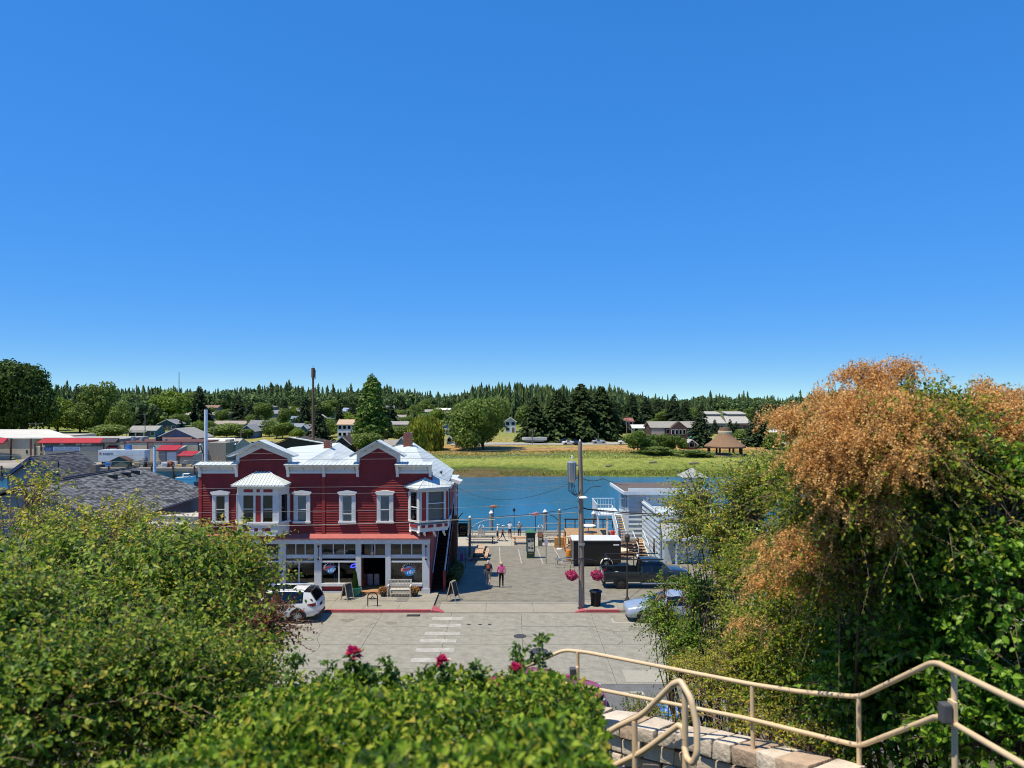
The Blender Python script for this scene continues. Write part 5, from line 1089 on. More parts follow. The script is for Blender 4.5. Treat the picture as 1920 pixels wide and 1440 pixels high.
k = thing('deck_table', 'pale round table standing on the deck in front of the pilings', 'table', (7.9, 73.5, -1.62)); MB().lathe((0, 0, .72), [(.75, 0), (.77, .03), (.75, .05)], 20).build('table_top', WHITE, k); MB().tube([(0, 0, 0), (0, 0, .72)], .05, 8).build('leg', STEEL, k); MB().lathe((0, 0, 0), [(.3, 0), (.28, .03), (.05, .06)], 12).build('foot', STEEL, k)
g = np.random.default_rng(11)
k = thing('lumber_pile', 'heap of tan lumber and pale sacks on the deck above the trailer', 'lumber', (6.9, 69, -1.62))
for i in range(9):
    a = g.uniform(-.6, .6); x, y = g.uniform(-.9, 1.2), g.uniform(-1, 1); MB().bar((x - math.cos(a), y - math.sin(a) * .5, .1 + .09 * i * .5), (x + math.cos(a), y + math.sin(a) * .5, .14 + .09 * i * .5), .14, .09).build('plank', [WOODT, PALE, WHITE][i % 3], k)
for i in range(4): MB().ball((g.uniform(-.8, 1), g.uniform(-.8, .4), .3), .28, 10, 0, (1.3, 1, .6)).build('sack', [PALE, WHITE][i % 2], k)
k = thing('gas_cylinder', 'red cylinder standing at the foot of the blue stairs', 'cylinder', (10.0 * .985, 69.5, -1.62)); MB().lathe((0, 0, 0), [(.18, 0), (.2, .06), (.2, .8), (.14, .95), (.06, 1.0)], 14).build('tank', mat('red_tank', '#b22a2c', .45, .12, 4), k, smooth=40); MB().tube([(0, 0, .98), (.1, 0, 1.08)], .03, 6).build('valve', BLACK, k)
k = thing('cafe_table', 'round cream table with brown chairs behind the pickup truck', 'table', (9.3, 61.3, townz(61.3))); MB().lathe((0, 0, .72), [(.8, 0), (.82, .04), (.8, .06)], 20).build('table_top', mat('cream_top', '#c9bfa2', .7, .1, 5), k); MB().tube([(0, 0, 0), (0, 0, .72)], .06, 8).build('leg', WOODB, k)
for a in (30, 150, 270): MB().box(1.1 * math.cos(R(a)) - .22, 1.1 * math.cos(R(a)) + .22, 1.1 * math.sin(R(a)) - .2, 1.1 * math.sin(R(a)) + .2, .42, .47).build('stool', WOODB, k)
k = thing('timber_stack', 'stack of dark timber shelves below the blue stairs', 'timber', (10.3, 63.2, townz(63.2)))
for i in range(6): MB().box(-.9, .9, -.3, .3, i * .28, i * .28 + .1).build('shelf', [WOODB, PALE, WOODG][i % 3], k)
for x_ in (-.9, .9): MB().box(x_ - .05, x_ + .05, -.3, .3, 0, 1.6).build('upright', WOODB, k)
# ------------------------------------------------------------------ pale blue waterfront building
BLUE = mat('pale_blue_siding', '#b6c2c8', .6, .07, 2, stain=.1); BTR = mat('pale_blue_trim', '#c4d1da', .55, .06, 3); TARR = mat('tar_roof', '#5f564f', .95, .15, 3, .3, 30)
bb = thing('blue_building', 'pale blue waterfront building with outside stairs and flat roof', 'building', (13.5, 66, -2.1))
MB().box(10.85, 18, 66.05, 72.0, -2.5, 3.55).build('wall', BLUE, bb, world=True)
z = -2.1
while z < 3.5:
    MB().add([(10.8, 65.93, z), (18, 65.93, z), (18, 66.04, z + .41), (10.8, 66.04, z + .41), (10.8, 66.1, z), (18, 66.1, z), (18, 66.1, z + .41), (10.8, 66.1, z + .41)], [(0, 1, 2, 3), (4, 7, 6, 5), (0, 4, 5, 1), (3, 2, 6, 7), (0, 3, 7, 4), (1, 5, 6, 2)]).build('siding_board', BLUE, bb, world=True)
    z += .43
MB().box(10.84, 10.86, 66.0, 72, -2.1, 3.5).build('side_wall', BLUE, bb, world=True)
for x in (10.8, 12.55): MB().box(x - .06, x + .06, 65.96, 66.06, -2.1, 3.5).build('corner_trim', BTR, bb, world=True)
for y0, y1 in ((66.5, 67.4), (68.0, 69.8)):
    w_ = MB().box(10.76, 10.85, y0, y1, 1.7, 3.2).build('window', BTR, bb, world=True); MB().box(10.74, 10.77, y0 + .1, y1 - .1, 1.78, 3.1).build('pane', GLASSD, w_, world=True)
w_ = MB().box(13.4, 13.9, 65.95, 66.04, 1.3, 1.9).build('window', BTR, bb, world=True); MB().box(13.47, 13.83, 65.93, 65.96, 1.37, 1.83).build('pane', GLASSD, w_, world=True)
MB().slab([(10.3, 65.6, 3.62), (18.5, 65.6, 3.62), (18.5, 72.3, 3.7), (9.95, 72.3, 3.7)], .28).build('roof', BTR, bb, world=True)
MB().slab([(10.45, 65.75, 3.632), (18.4, 65.75, 3.632), (18.4, 72.2, 3.712), (10.1, 72.2, 3.712)], .01).build('roof_surface', TARR, bb, world=True)
# annex
ax = MB().box(12.15, 20, 58.2, 65.9, -2.2, 2.25).build('annex', BLUE, bb, world=True)
z = -1.4
while z < 2.6:
    MB().add([(12.04, 58.1, z), (12.04, 65.9, z), (12.13, 65.9, z + .41), (12.13, 58.1, z + .41), (12.16, 58.1, z), (12.16, 65.9, z), (12.16, 65.9, z + .41), (12.16, 58.1, z + .41)], [(0, 1, 2, 3), (4, 7, 6, 5), (0, 4, 5, 1), (3, 2, 6, 7), (0, 3, 7, 4), (1, 5, 6, 2)]).build('siding_board', BLUE, ax, world=True)
    z += .43
MB().box(12.0, 12.25, 58.0, 66.0, 2.55, 2.72).build('parapet_cap', BTR, ax, world=True); MB().box(12.0, 20, 58.0, 58.25, 2.25, 2.72).build('parapet_cap', BTR, ax, world=True)
MB().slab([(12.15, 58.2, 2.2), (20, 58.2, 2.2), (20, 57.1, .95), (12.15, 57.1, .95)][::-1], .12).build('canopy', mat('canopy_grey', '#a3a7a5', .85, .08, 3), ax, world=True); MB().box(12.1, 20, 57.02, 57.12, .75, .96).build('canopy_fascia', BTR, ax, world=True)
for x in (12.2, 13.25): MB().box(x - .07, x + .07, 57.1, 57.24, -1.3, .8).build('post', BTR, ax, world=True)
d_ = MB().box(13.6, 14.9, 58.12, 58.2, -1.3, .7).build('door', WHITE, ax, world=True); MB().box(14.75, 14.8, 58.08, 58.12, -.4, -.2).build('handle', STEEL, d_, world=True)
w_ = MB().box(12.02, 12.1, 59.6, 60.5, -.9, .5).build('window', BTR, ax, world=True); MB().box(12.0, 12.03, 59.7, 60.4, -.8, .4).build('pane', GLASSD, w_, world=True)
# stairs and upper deck
ud = MB().box(8.4, 10.8, 69.9, 74.5, .68, .8).build('upper_deck', BTR, bb, world=True)
for x in (8.5, 9.4): MB().box(x - .09, x + .09, 70.0, 70.18, -2.6, .68).build('post', WHITE, ud, world=True)
def brail(pts, nm='deck_rail'):
    r = MB()
    for a, b in zip(pts, pts[1:]): r.bar((a[0], a[1], a[2] + 1.0), (b[0], b[1], b[2] + 1.0), .07, .09)
    o = r.build(nm, BTR, ud, world=True)
    for a, b in zip(pts, pts[1:]):
        a, b = Vector(a), Vector(b); n_ = max(2, int((b - a).length / .28))
        for i in range(n_ + 1): q = a.lerp(b, i / n_); MB().box(q.x - .02, q.x + .02, q.y - .02, q.y + .02, q.z, q.z + .97).build('baluster', BTR, o, world=True)
brail([(9.85, 69.9, .8), (8.4, 69.9, .8), (8.4, 74.4, .8), (10.7, 74.4, .8)])
sw_ = MB().bar((9.88, 69.9, .62), (9.88, 66.2, -.86), .06, .3).build('stair', BTR, bb, world=True); MB().bar((10.76, 69.9, .62), (10.76, 66.2, -.86), .06, .3).build('stringer', BTR, sw_, world=True)
for i in range(9): y = 69.7 - i * .41; z = .68 - i * .165; MB().box(9.9, 10.74, y - .15, y + .15, z - .05, z).build('tread', WOODT, sw_, world=True)
MB().bar((9.88, 69.9, 1.7), (9.88, 66.2, .15), .06, .1).build('handrail', BTR, sw_, world=True)
MB().bar((9.88, 69.6, .9), (9.88, 66.2, -.5), .03, 1.0).build('side_panel', BTR, sw_, world=True)
MB().box(10.0, 12.1, 65.0, 66.2, -.95, -.85).build('landing', WOODT, sw_, world=True)
for x in (11.05, 12.0): MB().bar((x, 65.0, -.95), (x, 62.0, -1.85), .06, .26).build('stringer', BTR, sw_, world=True); MB().bar((x, 65.0, .1), (x, 62.0, -.75), .06, .09).build('handrail', BTR, sw_, world=True); MB().box(x - .04, x + .04, 61.96, 62.04, townz(62), -.75).build('newel_post', BTR, sw_, world=True)
for i in range(6): y = 64.8 - i * .5; z = -.9 - i * .155; MB().box(11.08, 11.97, y - .2, y + .2, z - .05, z).build('tread', PALE, sw_, world=True)
for i in range(8): x = 10.05 + i * .13; MB().box(x - .02, x + .02, 65.0, 65.04, -.85, .1).build('baluster', BTR, sw_, world=True)
MB().bar((10.0, 65.02, .12), (11.05, 65.02, .12), .06, .08).build('handrail', BTR, sw_, world=True)
for x, y in ((10.05, 65.1), (12.0, 65.1), (10.1, 66.1)): MB().box(x - .06, x + .06, y - .06, y + .06, -2.2, -.95).build('post', BTR, sw_, world=True)
# small white tower with hipped cap half hidden by the bush
p = P(1298, 905, 84); k = thing('white_tower', 'small white tower with grey hipped roof showing above the leafy bush', 'tower', (p.x, 84, -4.8)); hz = P(1298, 893, 84).z + 4.8
MB().box(-1.1, 1.1, -1.1, 1.1, 0, hz).build('wall', WHITE, k); e = 1.5
MB().add([(-e, -e, hz), (e, -e, hz), (e, e, hz), (-e, e, hz), (0, 0, hz + 1.0)], [(0, 1, 4), (1, 2, 4), (2, 3, 4), (3, 0, 4), (3, 2, 1, 0)]).build('roof', mat('grey_shingle_cap', '#9a9c9c', .9, .12, 4), k)
for x in (-.5, .45): MB().box(x - .28, x + .28, -1.13, -1.1, hz - 1.5, hz - .5).build('window', GLASSD, k)
# ------------------------------------------------------------------ shingled roofs left of the red building
def shinglemat(name, a, b, sc=1.0):
    if name in MATS: return MATS[name]
    m = bpy.data.materials.new(name); m.use_nodes = True; MATS[name] = m; n, l = m.node_tree.nodes, m.node_tree.links; p = n['Principled BSDF']; p.inputs['Roughness'].default_value = .95; p.inputs['Specular IOR Level'].default_value = .15
    tc = n.new('ShaderNodeTexCoord'); nz = n.new('ShaderNodeTexNoise'); nz.inputs['Scale'].default_value = 22 * sc; nz.inputs['Detail'].default_value = 5; l.new(tc.outputs['Object'], nz.inputs['Vector'])
    oi = n.new('ShaderNodeObjectInfo'); g = n.new('ShaderNodeNewGeometry'); ad = n.new('ShaderNodeMath'); ad.operation = 'ADD'; l.new(nz.outputs['Fac'], ad.inputs[0])
    mu = n.new('ShaderNodeMath'); mu.operation = 'MULTIPLY_ADD'; mu.inputs[1].default_value = .55; mu.inputs[2].default_value = -.27; wn = n.new('ShaderNodeTexWhiteNoise'); wn.noise_dimensions = '2D'; cx_ = n.new('ShaderNodeCombineXYZ'); l.new(g.outputs['Random Per Island'], cx_.inputs[0]); l.new(oi.outputs['Random'], cx_.inputs[1]); l.new(cx_.outputs[0], wn.inputs['Vector']); l.new(wn.outputs['Value'], mu.inputs[0]); l.new(mu.outputs[0], ad.inputs[1])
    cr = n.new('ShaderNodeValToRGB'); cr.color_ramp.elements[0].color = (*srgb(a), 1); cr.color_ramp.elements[1].color = (*srgb(b), 1); cr.color_ramp.elements[0].position = .2; cr.color_ramp.elements[1].position = .8
    l.new(ad.outputs[0], cr.inputs[0]); l.new(cr.outputs[0], p.inputs['Base Color']); return m
SHG = shinglemat('grey_shingles', '#2f3235', '#7d8082'); SHD = shinglemat('dark_shingles', '#37383c', '#62646a')
def shingled(root, p00, p10, p11, p01, nrow, wid, m_):
    """courses of shingles on the slope p00-p10 (ridge) to p01-p11 (eave); each course one part of separate tabs"""
    p00, p10, p11, p01 = map(Vector, (p00, p10, p11, p01)); g = random.Random(3)
    MB().slab([p01, p11, p10, p00], .12).build('roof_deck', SHD, root, world=True)
    nrm = (p10 - p00).cross(p01 - p00).normalized(); nrm = nrm if nrm.z > 0 else -nrm
    for r in range(nrow):
        t0, t1 = r / nrow, (r + 1) / nrow; a, b, c, d = p00.lerp(p01, t0), p10.lerp(p11, t0), p10.lerp(p11, t1), p00.lerp(p01, t1); L = (b - a).length; n = int(L / wid); m = MB(); off = g.random()
        for i in range(n):
            s0, s1 = max(0, (i + off - .5) / n), min(1, (i + 1 + off - .5) / n - .12 / n / wid * .15); j = g.uniform(-.01, .015); k = nrm * (.012 + g.uniform(0, .014)); q = (d - a) * j
            if s1 - s0 < .002: continue
            m.add([a.lerp(b, s0) + nrm * .004, a.lerp(b, s1) + nrm * .004, d.lerp(c, s1) + k + q, d.lerp(c, s0) + k + q, d.lerp(c, s1) + nrm * .001 + q, d.lerp(c, s0) + nrm * .001 + q], [(0, 1, 2, 3), (3, 2, 4, 5)])
        m.build('shingle_course', m_, root, world=True)
GW = mat('grey_blue_wall', '#7d878d', .8, .1, 2, stain=.15); BTRIM = mat('blue_bargeboard', '#2c3f63', .6, .12, 3); CREAM = mat('cream_flat_roof', '#b5b0a4', .9, .1, 2, stain=.18)
h2 = thing('shingle_building', 'grey shingled gable-roofed building beside the red building', 'building', (-30, 52, -1))
rx, ex, y0, y1, zr, ze = -31.0, -24.8, 44.2, 58.8, 6.55, 4.5
MB().prism([(ex - .5, -2), (ex - .5, ze), (rx, zr - .15), (2 * rx - ex + .5, ze), (2 * rx - ex + .5, -2)], y0 + .5, y1 - .4).build('wall', GW, h2, world=True)
shingled(h2, (rx, y0, zr), (rx, y1, zr), (ex, y1, ze), (ex, y0, ze), 34, .5, SHG); MB().slab([(rx, y1, zr), (rx, y0, zr), (2 * rx - ex, y0, ze), (2 * rx - ex, y1, ze)], .12).build('roof_deck', SHD, h2, world=True)
MB().bar((rx, y0, zr + .02), (rx, y1, zr + .02), .22, .06).build('ridge_cap', SHG, h2, world=True); MB().bar((ex + .04, y0, ze - .08), (ex + .04, y1, ze - .08), .1, .14).build('gutter', mat('gutter', '#8b8d8c', .5, .1, 3), h2, world=True)
for px, py in ((191, 893), (237, 888), (270, 882)):
    f = (px - 145) / 160; y = 51.5 + f * 6.5; x = rx + 1.0; z = zr - (x - rx) * (zr - ze) / (ex - rx); MB().box(x - .25, x + .25, y - .2, y + .2, z - .05, z + .22).build('roof_vent', BLACK, h2, world=True)
a_ = thing('canopy_roof', 'low cream flat roofs stepping up to the red building', 'roof', (-22, 46, 3))
MB().slab([(-24.6, 45.0, 3.9), (-19.5, 45.0, 4.25), (-19.5, 49.5, 4.4), (-24.6, 49.5, 4.05)], .3).build('upper_roof', CREAM, a_, world=True); MB().slab([(-24.9, 43.6, 3.2), (-19.5, 43.6, 3.3), (-19.5, 44.9, 3.6), (-24.9, 44.9, 3.5)], .25).build('lower_roof', CREAM, a_, world=True)
MB().box(-24.7, -19.45, 44.95, 52, -.2, 3.7).build('wall', GW, a_, world=True); MB().box(-24.8, -19.5, 43.9, 44.9, .1, 3.0).build('front_wall', mat('pale_grey_wall', '#93979a', .8, .1, 2), a_, world=True)
MB().bar((-24.7, 44.95, 4.6), (-19.5, 44.95, 4.5), .1, .35).build('parapet', GW, a_, world=True)
h1 = thing('dark_roof_house', 'dark shingled house with navy bargeboard behind the grey roof', 'house', (-42.6, 66, -2))
rx, y0, y1, zr, ze, hw = -42.6, 62.8, 69.9, 7.0, 5.15, 2.55
MB().prism([(rx - hw + .2, -2.5), (rx - hw + .2, ze), (rx, zr - .15), (rx + hw - .2, ze), (rx + hw - .2, -2.5)], y0 + .4, y1 - .3).build('wall', mat('slate_blue_wall', '#6f8494', .8, .08, 2), h1, world=True)
shingled(h1, (rx, y0, zr), (rx, y1, zr), (rx + hw, y1, ze), (rx + hw, y0, ze), 16, .5, SHD); MB().slab([(rx, y1, zr), (rx, y0, zr), (rx - hw, y0, ze), (rx - hw, y1, ze)], .12).build('roof_deck', SHD, h1, world=True)
for s in (-1, 1): MB().bar((rx, y0 - .03, zr - .05), (rx + s * (hw + .1), y0 - .03, ze - .12), .08, .3).build('bargeboard', BTRIM, h1, world=True)
MB().tube([(rx + 1.4, 64.5, 5.8), (rx + 1.4, 64.5, 6.5)], .06, 8).build('vent_pipe', BLACK, h1, world=True); MB().lathe((rx + 1.9, 63.1, 5.6), [(.02, 0), (.3, .05), (.34, .12)], 14).build('satellite_dish', WHITE, h1, world=True)
MB().box(rx + 2.45, rx + 2.95, 67.6, 68.3, 4.4, 5.9).build('chimney', WOODG, h1, world=True)
MB().slab([(-38.9, 49, 4.6), (-31.3, 49, 4.9), (-31.3, 50.2, 4.9), (-38.9, 50.2, 4.6)], .2).build('porch_roof', mat('brown_gutter', '#6b5b4c', .8, .15, 3), h1, world=True)
MB().box(-38.6, -31.6, 49.3, 62, -1, 4.4).build('porch_wall', GW, h1, world=True)
wp = thing('white_vent_pole', 'tall thin white pole rising behind the cornice of the red building', 'pole', (*P(386, 880, 56).xy, 4.5)); MB().tube([(0, 0, 0), (0, 0, P(386, 768, 56).z - 4.5)], .13, 12).build('pole', mat('white_pole', '#c8cfd6', .45, .12, 2), wp, smooth=40); MB().tube([(0, 0, P(386, 768, 56).z - 4.5), (0, 0, P(386, 765, 56).z - 4.5)], .05, 8).build('tip', BLACK, wp); MB().box(-.4, .4, -.4, .4, -7, 0).build('footing', GW, wp)
wp = thing('white_vent_pole', 'short white pole behind the ridge of the grey shingle roof', 'pole', (*P(290, 876, 100).xy, -6)); MB().tube([(0, 0, 0), (0, 0, P(290, 838, 100).z + 6)], .2, 10).build('pole', MATS['white_pole'], wp); MB().tube([(0, 0, P(290, 838, 100).z + 6), (0, 0, P(290, 836, 100).z + 6)], .08, 6).build('tip', BLACK, wp)
# ------------------------------------------------------------------ seafood plant on the far side of the channel
def corr(name, col, sc):
    m = metalroof(name, col, sc, 'X'); return m
BEI = corr('beige_corrugated_wall', '#b8b09a', 2.2); REDR = corr('red_metal_roof', '#a8323a', 3.0); WROOF = corr('cream_metal_roof', '#cfcdc0', .8); GREYC = corr('grey_corrugated_wall', '#a4a39a', 2.2); RBR = mat('rust_downpipe', '#5e3a33', .8, .15, 2)
qz = -2.3
q = thing('quay', 'concrete quay in front of the seafood plant', 'quay', (-85, 160, qz), kind='structure'); MB().box(-175, -66.5, 152.6, 215, -7, qz).build('quay_deck', mat('quay_concrete', '#9d968a', .9, .15, .6, stain=.25), q, world=True)
for i in range(14): x = -128 + i * 4.6; MB().tube([(x, 152.4, -7), (x, 152.4, -1.9)], .2, 8).build('fender_pile', WOODB, q, world=True)
MB().box(-130, -66.5, 152.3, 152.62, -3.1, -2.5).build('fender_beam', WOODG, q, world=True)
def X(px, y): return (px - CX) * y / F
def Z(py, y): return HC - (py - CY) * y / F
w0 = thing('warehouse', 'large cream-roofed warehouse at the left end of the plant', 'warehouse', (X(60, 180), 180, qz)); y0 = 174
MB().box(X(-60, y0), X(64, y0), y0, 200, qz, Z(822, y0)).build('wall', BEI, w0, world=True)
MB().slab([(X(-60, y0), y0 - .5, Z(821, y0)), (X(145, y0), y0 - .5, Z(820, y0)), (X(92, 205), 205, Z(805, 205)), (X(-60, 205), 205, Z(805, 205))], .3).build('roof', WROOF, w0, world=True)
MB().prism([(X(-60, y0), Z(812, y0)), (X(27, y0), Z(822, y0)), (X(27, y0), Z(828, y0)), (X(-60, y0), Z(822, y0))], y0 - 1, y0 - .8).build('purple_gable', mat('mauve_metal', '#8d7f8a', .7, .1, 1), w0, world=True)
MB().slab([(X(-60, y0), y0 - 4, Z(831, y0 - 4)), (X(27, y0), y0 - 4, Z(831, y0 - 4)), (X(20, y0), y0 - 1, Z(821, y0)), (X(-60, y0), y0 - 1, Z(819, y0))], .2).build('red_canopy', REDR, w0, world=True)
for px in (26, 63): MB().box(X(px, y0) - .15, X(px, y0) + .15, y0 - 1.2, y0 - .9, qz, Z(822, y0)).build('downpipe', RBR, w0, world=True)
MB().box(X(49, y0), X(52, y0), y0 - .1, y0, Z(850, y0), Z(844, y0)).build('window', GLASSD, w0, world=True)
w1 = thing('seafood_plant', 'long beige corrugated plant with red roof band and banner', 'building', (X(150, 166), 166, qz)); y0 = 166
MB().box(X(63, y0), X(200, y0), y0, 176, qz, Z(838, y0)).build('wall', BEI, w1, world=True)
MB().slab([(X(76, y0), y0 - 1.2, Z(829.5, y0)), (X(193, y0), y0 - 1.2, Z(829.5, y0)), (X(192, y0), y0 + .6, Z(821, y0 + .6)), (X(79, y0), y0 + .6, Z(821, y0 + .6))], .25).build('red_roof_band', REDR, w1, world=True)
MB().slab([(X(193.2, y0), y0 - 1.2, Z(829.2, y0)), (X(222, y0), y0 - 1.2, Z(829, y0)), (X(221, y0), y0 + .6, Z(821, y0 + .6)), (X(193.2, y0), y0 + .6, Z(821, y0 + .6))], .25).build('dark_roof_band', mat('dark_metal_band', '#2b2732', .6, .15, 1), w1, world=True)
MB().box(X(76, y0), X(222, y0), y0 + .4, 180, Z(838, y0), Z(823.5, y0)).build('upper_wall', GREYC, w1, world=True)
for i in range(11): x = X(81 + i * 10.2, y0); MB().box(x, x + .95 + .1 * (i % 3), y0 - .06, y0 + .02, Z(834.5, y0), Z(830, y0)).build('window', [GLASSD, mat('pale_window', '#a4b0b4', .3, .2, 2)][i in (3, 6, 7, 8)], w1, world=True)
for px in (66, 77.5, 195): MB().box(X(px, y0) - .1, X(px, y0) + .1, y0 - .25, y0 - .02, qz, Z(831, y0)).build('downpipe', RBR, w1, world=True)
MB().box(X(196, y0), X(380, y0), y0, 178, qz, Z(829.5, y0)).build('wall', BEI, w1, world=True); MB().box(X(195, y0), X(381, y0), y0 - .12, 178.2, Z(829.5, y0), Z(828.2, y0)).build('parapet', RBR, w1, world=True)
MB().box(X(372, y0), X(420, y0), y0 + 1, 178, qz, Z(831, y0)).build('wall', mat('weathered_board_wall', '#857f72', .9, .25, 1.5, stretch=(4, 4, .3)), w1, world=True)
for px in (277, 340, 372): MB().box(X(px, y0) - .1, X(px, y0) + .1, y0 - .15, y0, qz, Z(829, y0)).build('downpipe', RBR, w1, world=True)
MB().box(X(278.5, y0), X(287, y0), y0 - .1, y0, Z(837, y0), Z(830, y0)).build('louvre', WOODG, w1, world=True)
BNW, BNB = mat('banner_white', '#d5dbe2', .7, .05, 2), mat('banner_blue', '#33548c', .7, .1, 2)
bn_ = MB().box(X(100, y0), X(151, y0), y0 - .12, y0 - .04, Z(846, y0), Z(837.5, y0)).build('banner', BNW, w1, world=True)
MB().box(X(84, y0), X(99.8, y0), y0 - .13, y0 - .05, Z(846, y0), Z(837.5, y0)).build('blue_panel', BNB, bn_, world=True)
m = MB(); [m.box(X(85 + k, y0), X(98 - k, y0), y0 - .15, y0 - .135, Z(840.2 + 2 * k, y0), Z(839.6 + 2 * k, y0)) for k in range(3)]; m.build('stripe', BNW, bn_, world=True)
text('lettering', 'FOR OYSTERS & MORE ORDER ONLINE', .42, BNB, bn_, Vector((X(125.5, y0), y0 - .14, Z(840.3, y0))) - ROOT[w1], sx=.79)
MB().box(X(102, y0), X(149, y0), y0 - .135, y0 - .125, Z(844.6, y0), Z(843, y0)).build('small_print', BNB, bn_, world=True)
MB().box(X(154, y0), X(199, y0), y0 - .06, y0 - .01, Z(846, y0), Z(837, y0)).build('grey_panel', GREYC, w1, world=True)
s_ = MB().box(X(204, y0), X(222, y0), y0 - .15, y0 - .02, Z(848, y0), Z(838, y0)).build('notice_frame', mat('frame_grey', '#6b6b66', .7, .1, 3), w1, world=True); MB().box(X(207, y0), X(219.5, y0), y0 - .18, y0 - .16, Z(847, y0), Z(840.5, y0)).build('notice', BNW, s_, world=True); MB().slab([(X(203, y0), y0 - .8, Z(838.5, y0)), (X(223, y0), y0 - .8, Z(838.5, y0)), (X(221, y0), y0, Z(835, y0)), (X(204, y0), y0, Z(835, y0))], .1).build('red_hood', REDR, s_, world=True)
for i, (px, ww, hh) in enumerate(((252, 5, 9), (268, 6, 7), (300, 9, 9), (312, 4, 5), (233, 4, 5))):
    x = X(px, y0 + 4); MB().box(x - ww * .06, x + ww * .06, y0 + 3, y0 + 4, Z(829, y0), Z(829 - hh, y0)).build('roof_unit', [STEEL, GREYC, BLACK][i % 3], w1, world=True)
def shed(label, a, b, py_e, py_r, base, yf, dep, wall):
    s = thing('loading_shed', label, 'shed', (X((a + b) / 2, yf), yf, qz)); MB().prism([(yf, qz), (yf, Z(py_e, yf) - .1), (yf + dep, Z(py_r, yf + dep) - .1), (yf + dep, qz)], X(a + 3, yf), X(b, yf), axis='x').build('wall', wall, s, world=True)
    MB().slab([(X(a, yf), yf - .6, Z(py_e, yf)), (X(b + 1, yf), yf - .6, Z(py_e, yf)), (X(b + 12, yf + dep), yf + dep, Z(py_r, yf + dep)), (X(a + 10, yf + dep), yf + dep, Z(py_r, yf + dep))], .2).build('roof', REDR, s, world=True); return s
s = shed('red-roofed loading shed with a pale roller door at the plant', 294, 332, 843.5, 834.5, 870, 160.5, 5.0, GREYC); MB().box(X(313, 160.5), X(330, 160.5), 160.4, 160.48, qz, Z(847.5, 160.5)).build('roller_door', mat('roller_pale', '#c3cbd0', .6, .06, 1), s, world=True); MB().box(X(311, 160.5), X(312, 160.5), 160.4, 160.5, qz, Z(844, 160.5)).build('downpipe', RBR, s, world=True)
s = shed('smaller red-roofed lean-to shed right of the roller door shed', 334, 362, 854, 845.5, 870, 158.5, 4.5, GREYC)
# trailer with lettering, hut, stacks
t = thing('semi_trailer', 'white box trailer with dark lettering parked at the plant', 'trailer', (X(233, 157.5), 157.5, qz)); L = 10.2
MB().box(-L / 2, L / 2, -1.2, 1.2, 1.0, 3.4).build('box_body', mat('trailer_pale', '#c6cfd2', .6, .08, 1, stain=.15), t); MB().box(-L / 2, L / 2, -1.22, 1.22, 3.4, 3.48).build('roof_edge', WHITE, t); text('lettering', 'sepco', .95, mat('letter_dark', '#2f4246', .7, .1, 3), t, (-2.9, -1.22, 2.75), sx=1.05)
MB().prism([(-4.6 + .28 * math.cos(R(a)), 2.75 + .28 * math.sin(R(a))) for a in range(0, 360, 40)], -1.23, -1.21).build('red_mark', mat('mark_red', '#c0595a', .7, .1, 3), t)
for x in (-3.9, -2.9, 3.4):
    for sgn in (-1, 1): wheel(t, x, sgn * 1.0, .5, .3, sgn)
MB().box(-L / 2 + .3, L / 2 - .3, -.6, .6, .7, 1.0).build('chassis', BLACK, t)
t = thing('wharf_hut', 'small dark wharf hut with gabled brown roof in front of the trailer', 'hut', (X(228, 153.8), 153.8, qz)); MB().prism([(-1.7, 0), (-1.7, 1.5), (0, 2.3), (1.7, 1.5), (1.7, 0)], -.8, 1.2).build('wall', mat('olive_wall', '#5f5f50', .9, .15, 1), t)
for sgn in (-1, 1): MB().slab([(0, -1.0, 2.38), (sgn * 2.0, -1.0, 1.45), (sgn * 2.0, 1.4, 1.45), (0, 1.4, 2.38)][::sgn], .1).build('roof', mat('brown_roof', '#55413a', .9, .15, 1), t)
g = random.Random(4); cols = [('blue', '#2c6cb4'), ('white', '#c4c4bf'), ('brown', '#6b5848'), ('grey', '#7d7f7c'), ('rust', '#9a5c40'), ('black', '#2a2a2a'), ('tan', '#a8956f')]
spots = [(176, 154.5, 'blue'), (186, 154.8, 'brown'), (163, 154.6, 'rust'), (205, 154, 'blue'), (213, 153.9, 'grey'), (258, 154, 'tan'), (268, 154.2, 'grey'), (276, 154.6, 'black'), (283, 154, 'brown'), (296, 154.4, 'grey'), (303, 154.2, 'white'), (312, 154.8, 'rust'), (320, 154.4, 'rust'), (328, 155, 'white'), (338, 154.6, 'tan'), (347, 154.6, 'grey'), (355, 154.4, 'tan'), (241, 158.2, 'blue'), (270, 157, 'black'), (310, 154, 'white'), (196, 154.2, 'black')]
for i, (px, y, cn) in enumerate(spots):
    z = qz + (3.48 if px in (241,) else 0); t = thing('quay_crate', '%s crate stack on the quay, %s from the left of the plant yard' % (cn, ORD[sorted(s[0] for s in spots).index(px)]), 'crate', (X(px, y), y, z), g.uniform(-.4, .4), group='crates on the quay'); k = g.choice((1, 2, 2, 3)); cm = mat('crate_' + cn, dict(cols)[cn], .8, .2, 1.5)
    for q_ in range(k): a, b_ = g.uniform(.45, .75), g.uniform(.4, .6); MB().box(-a, a, -b_, b_, q_ * .55 + .02, q_ * .55 + .5).build('crate', cm, t, bevel=.03)
    if i % 3 == 0: MB().ball((.2, 0, k * .55 + .2), .32, 8, 0, (1.4, 1, .6)).build('net_bundle', mat('net', '#8a7a62', .95, .3, 3), t)
bt = thing('motor_boat', 'small white boat moored under the quay by the red building', 'boat', (X(349, 150.5), 150.5, -4.6), R(8)); m = MB()
sec = [(-2.0, .65, .45), (-1.0, .8, .5), (.4, .8, .55), (1.3, .5, .65), (2.0, .04, .8)]
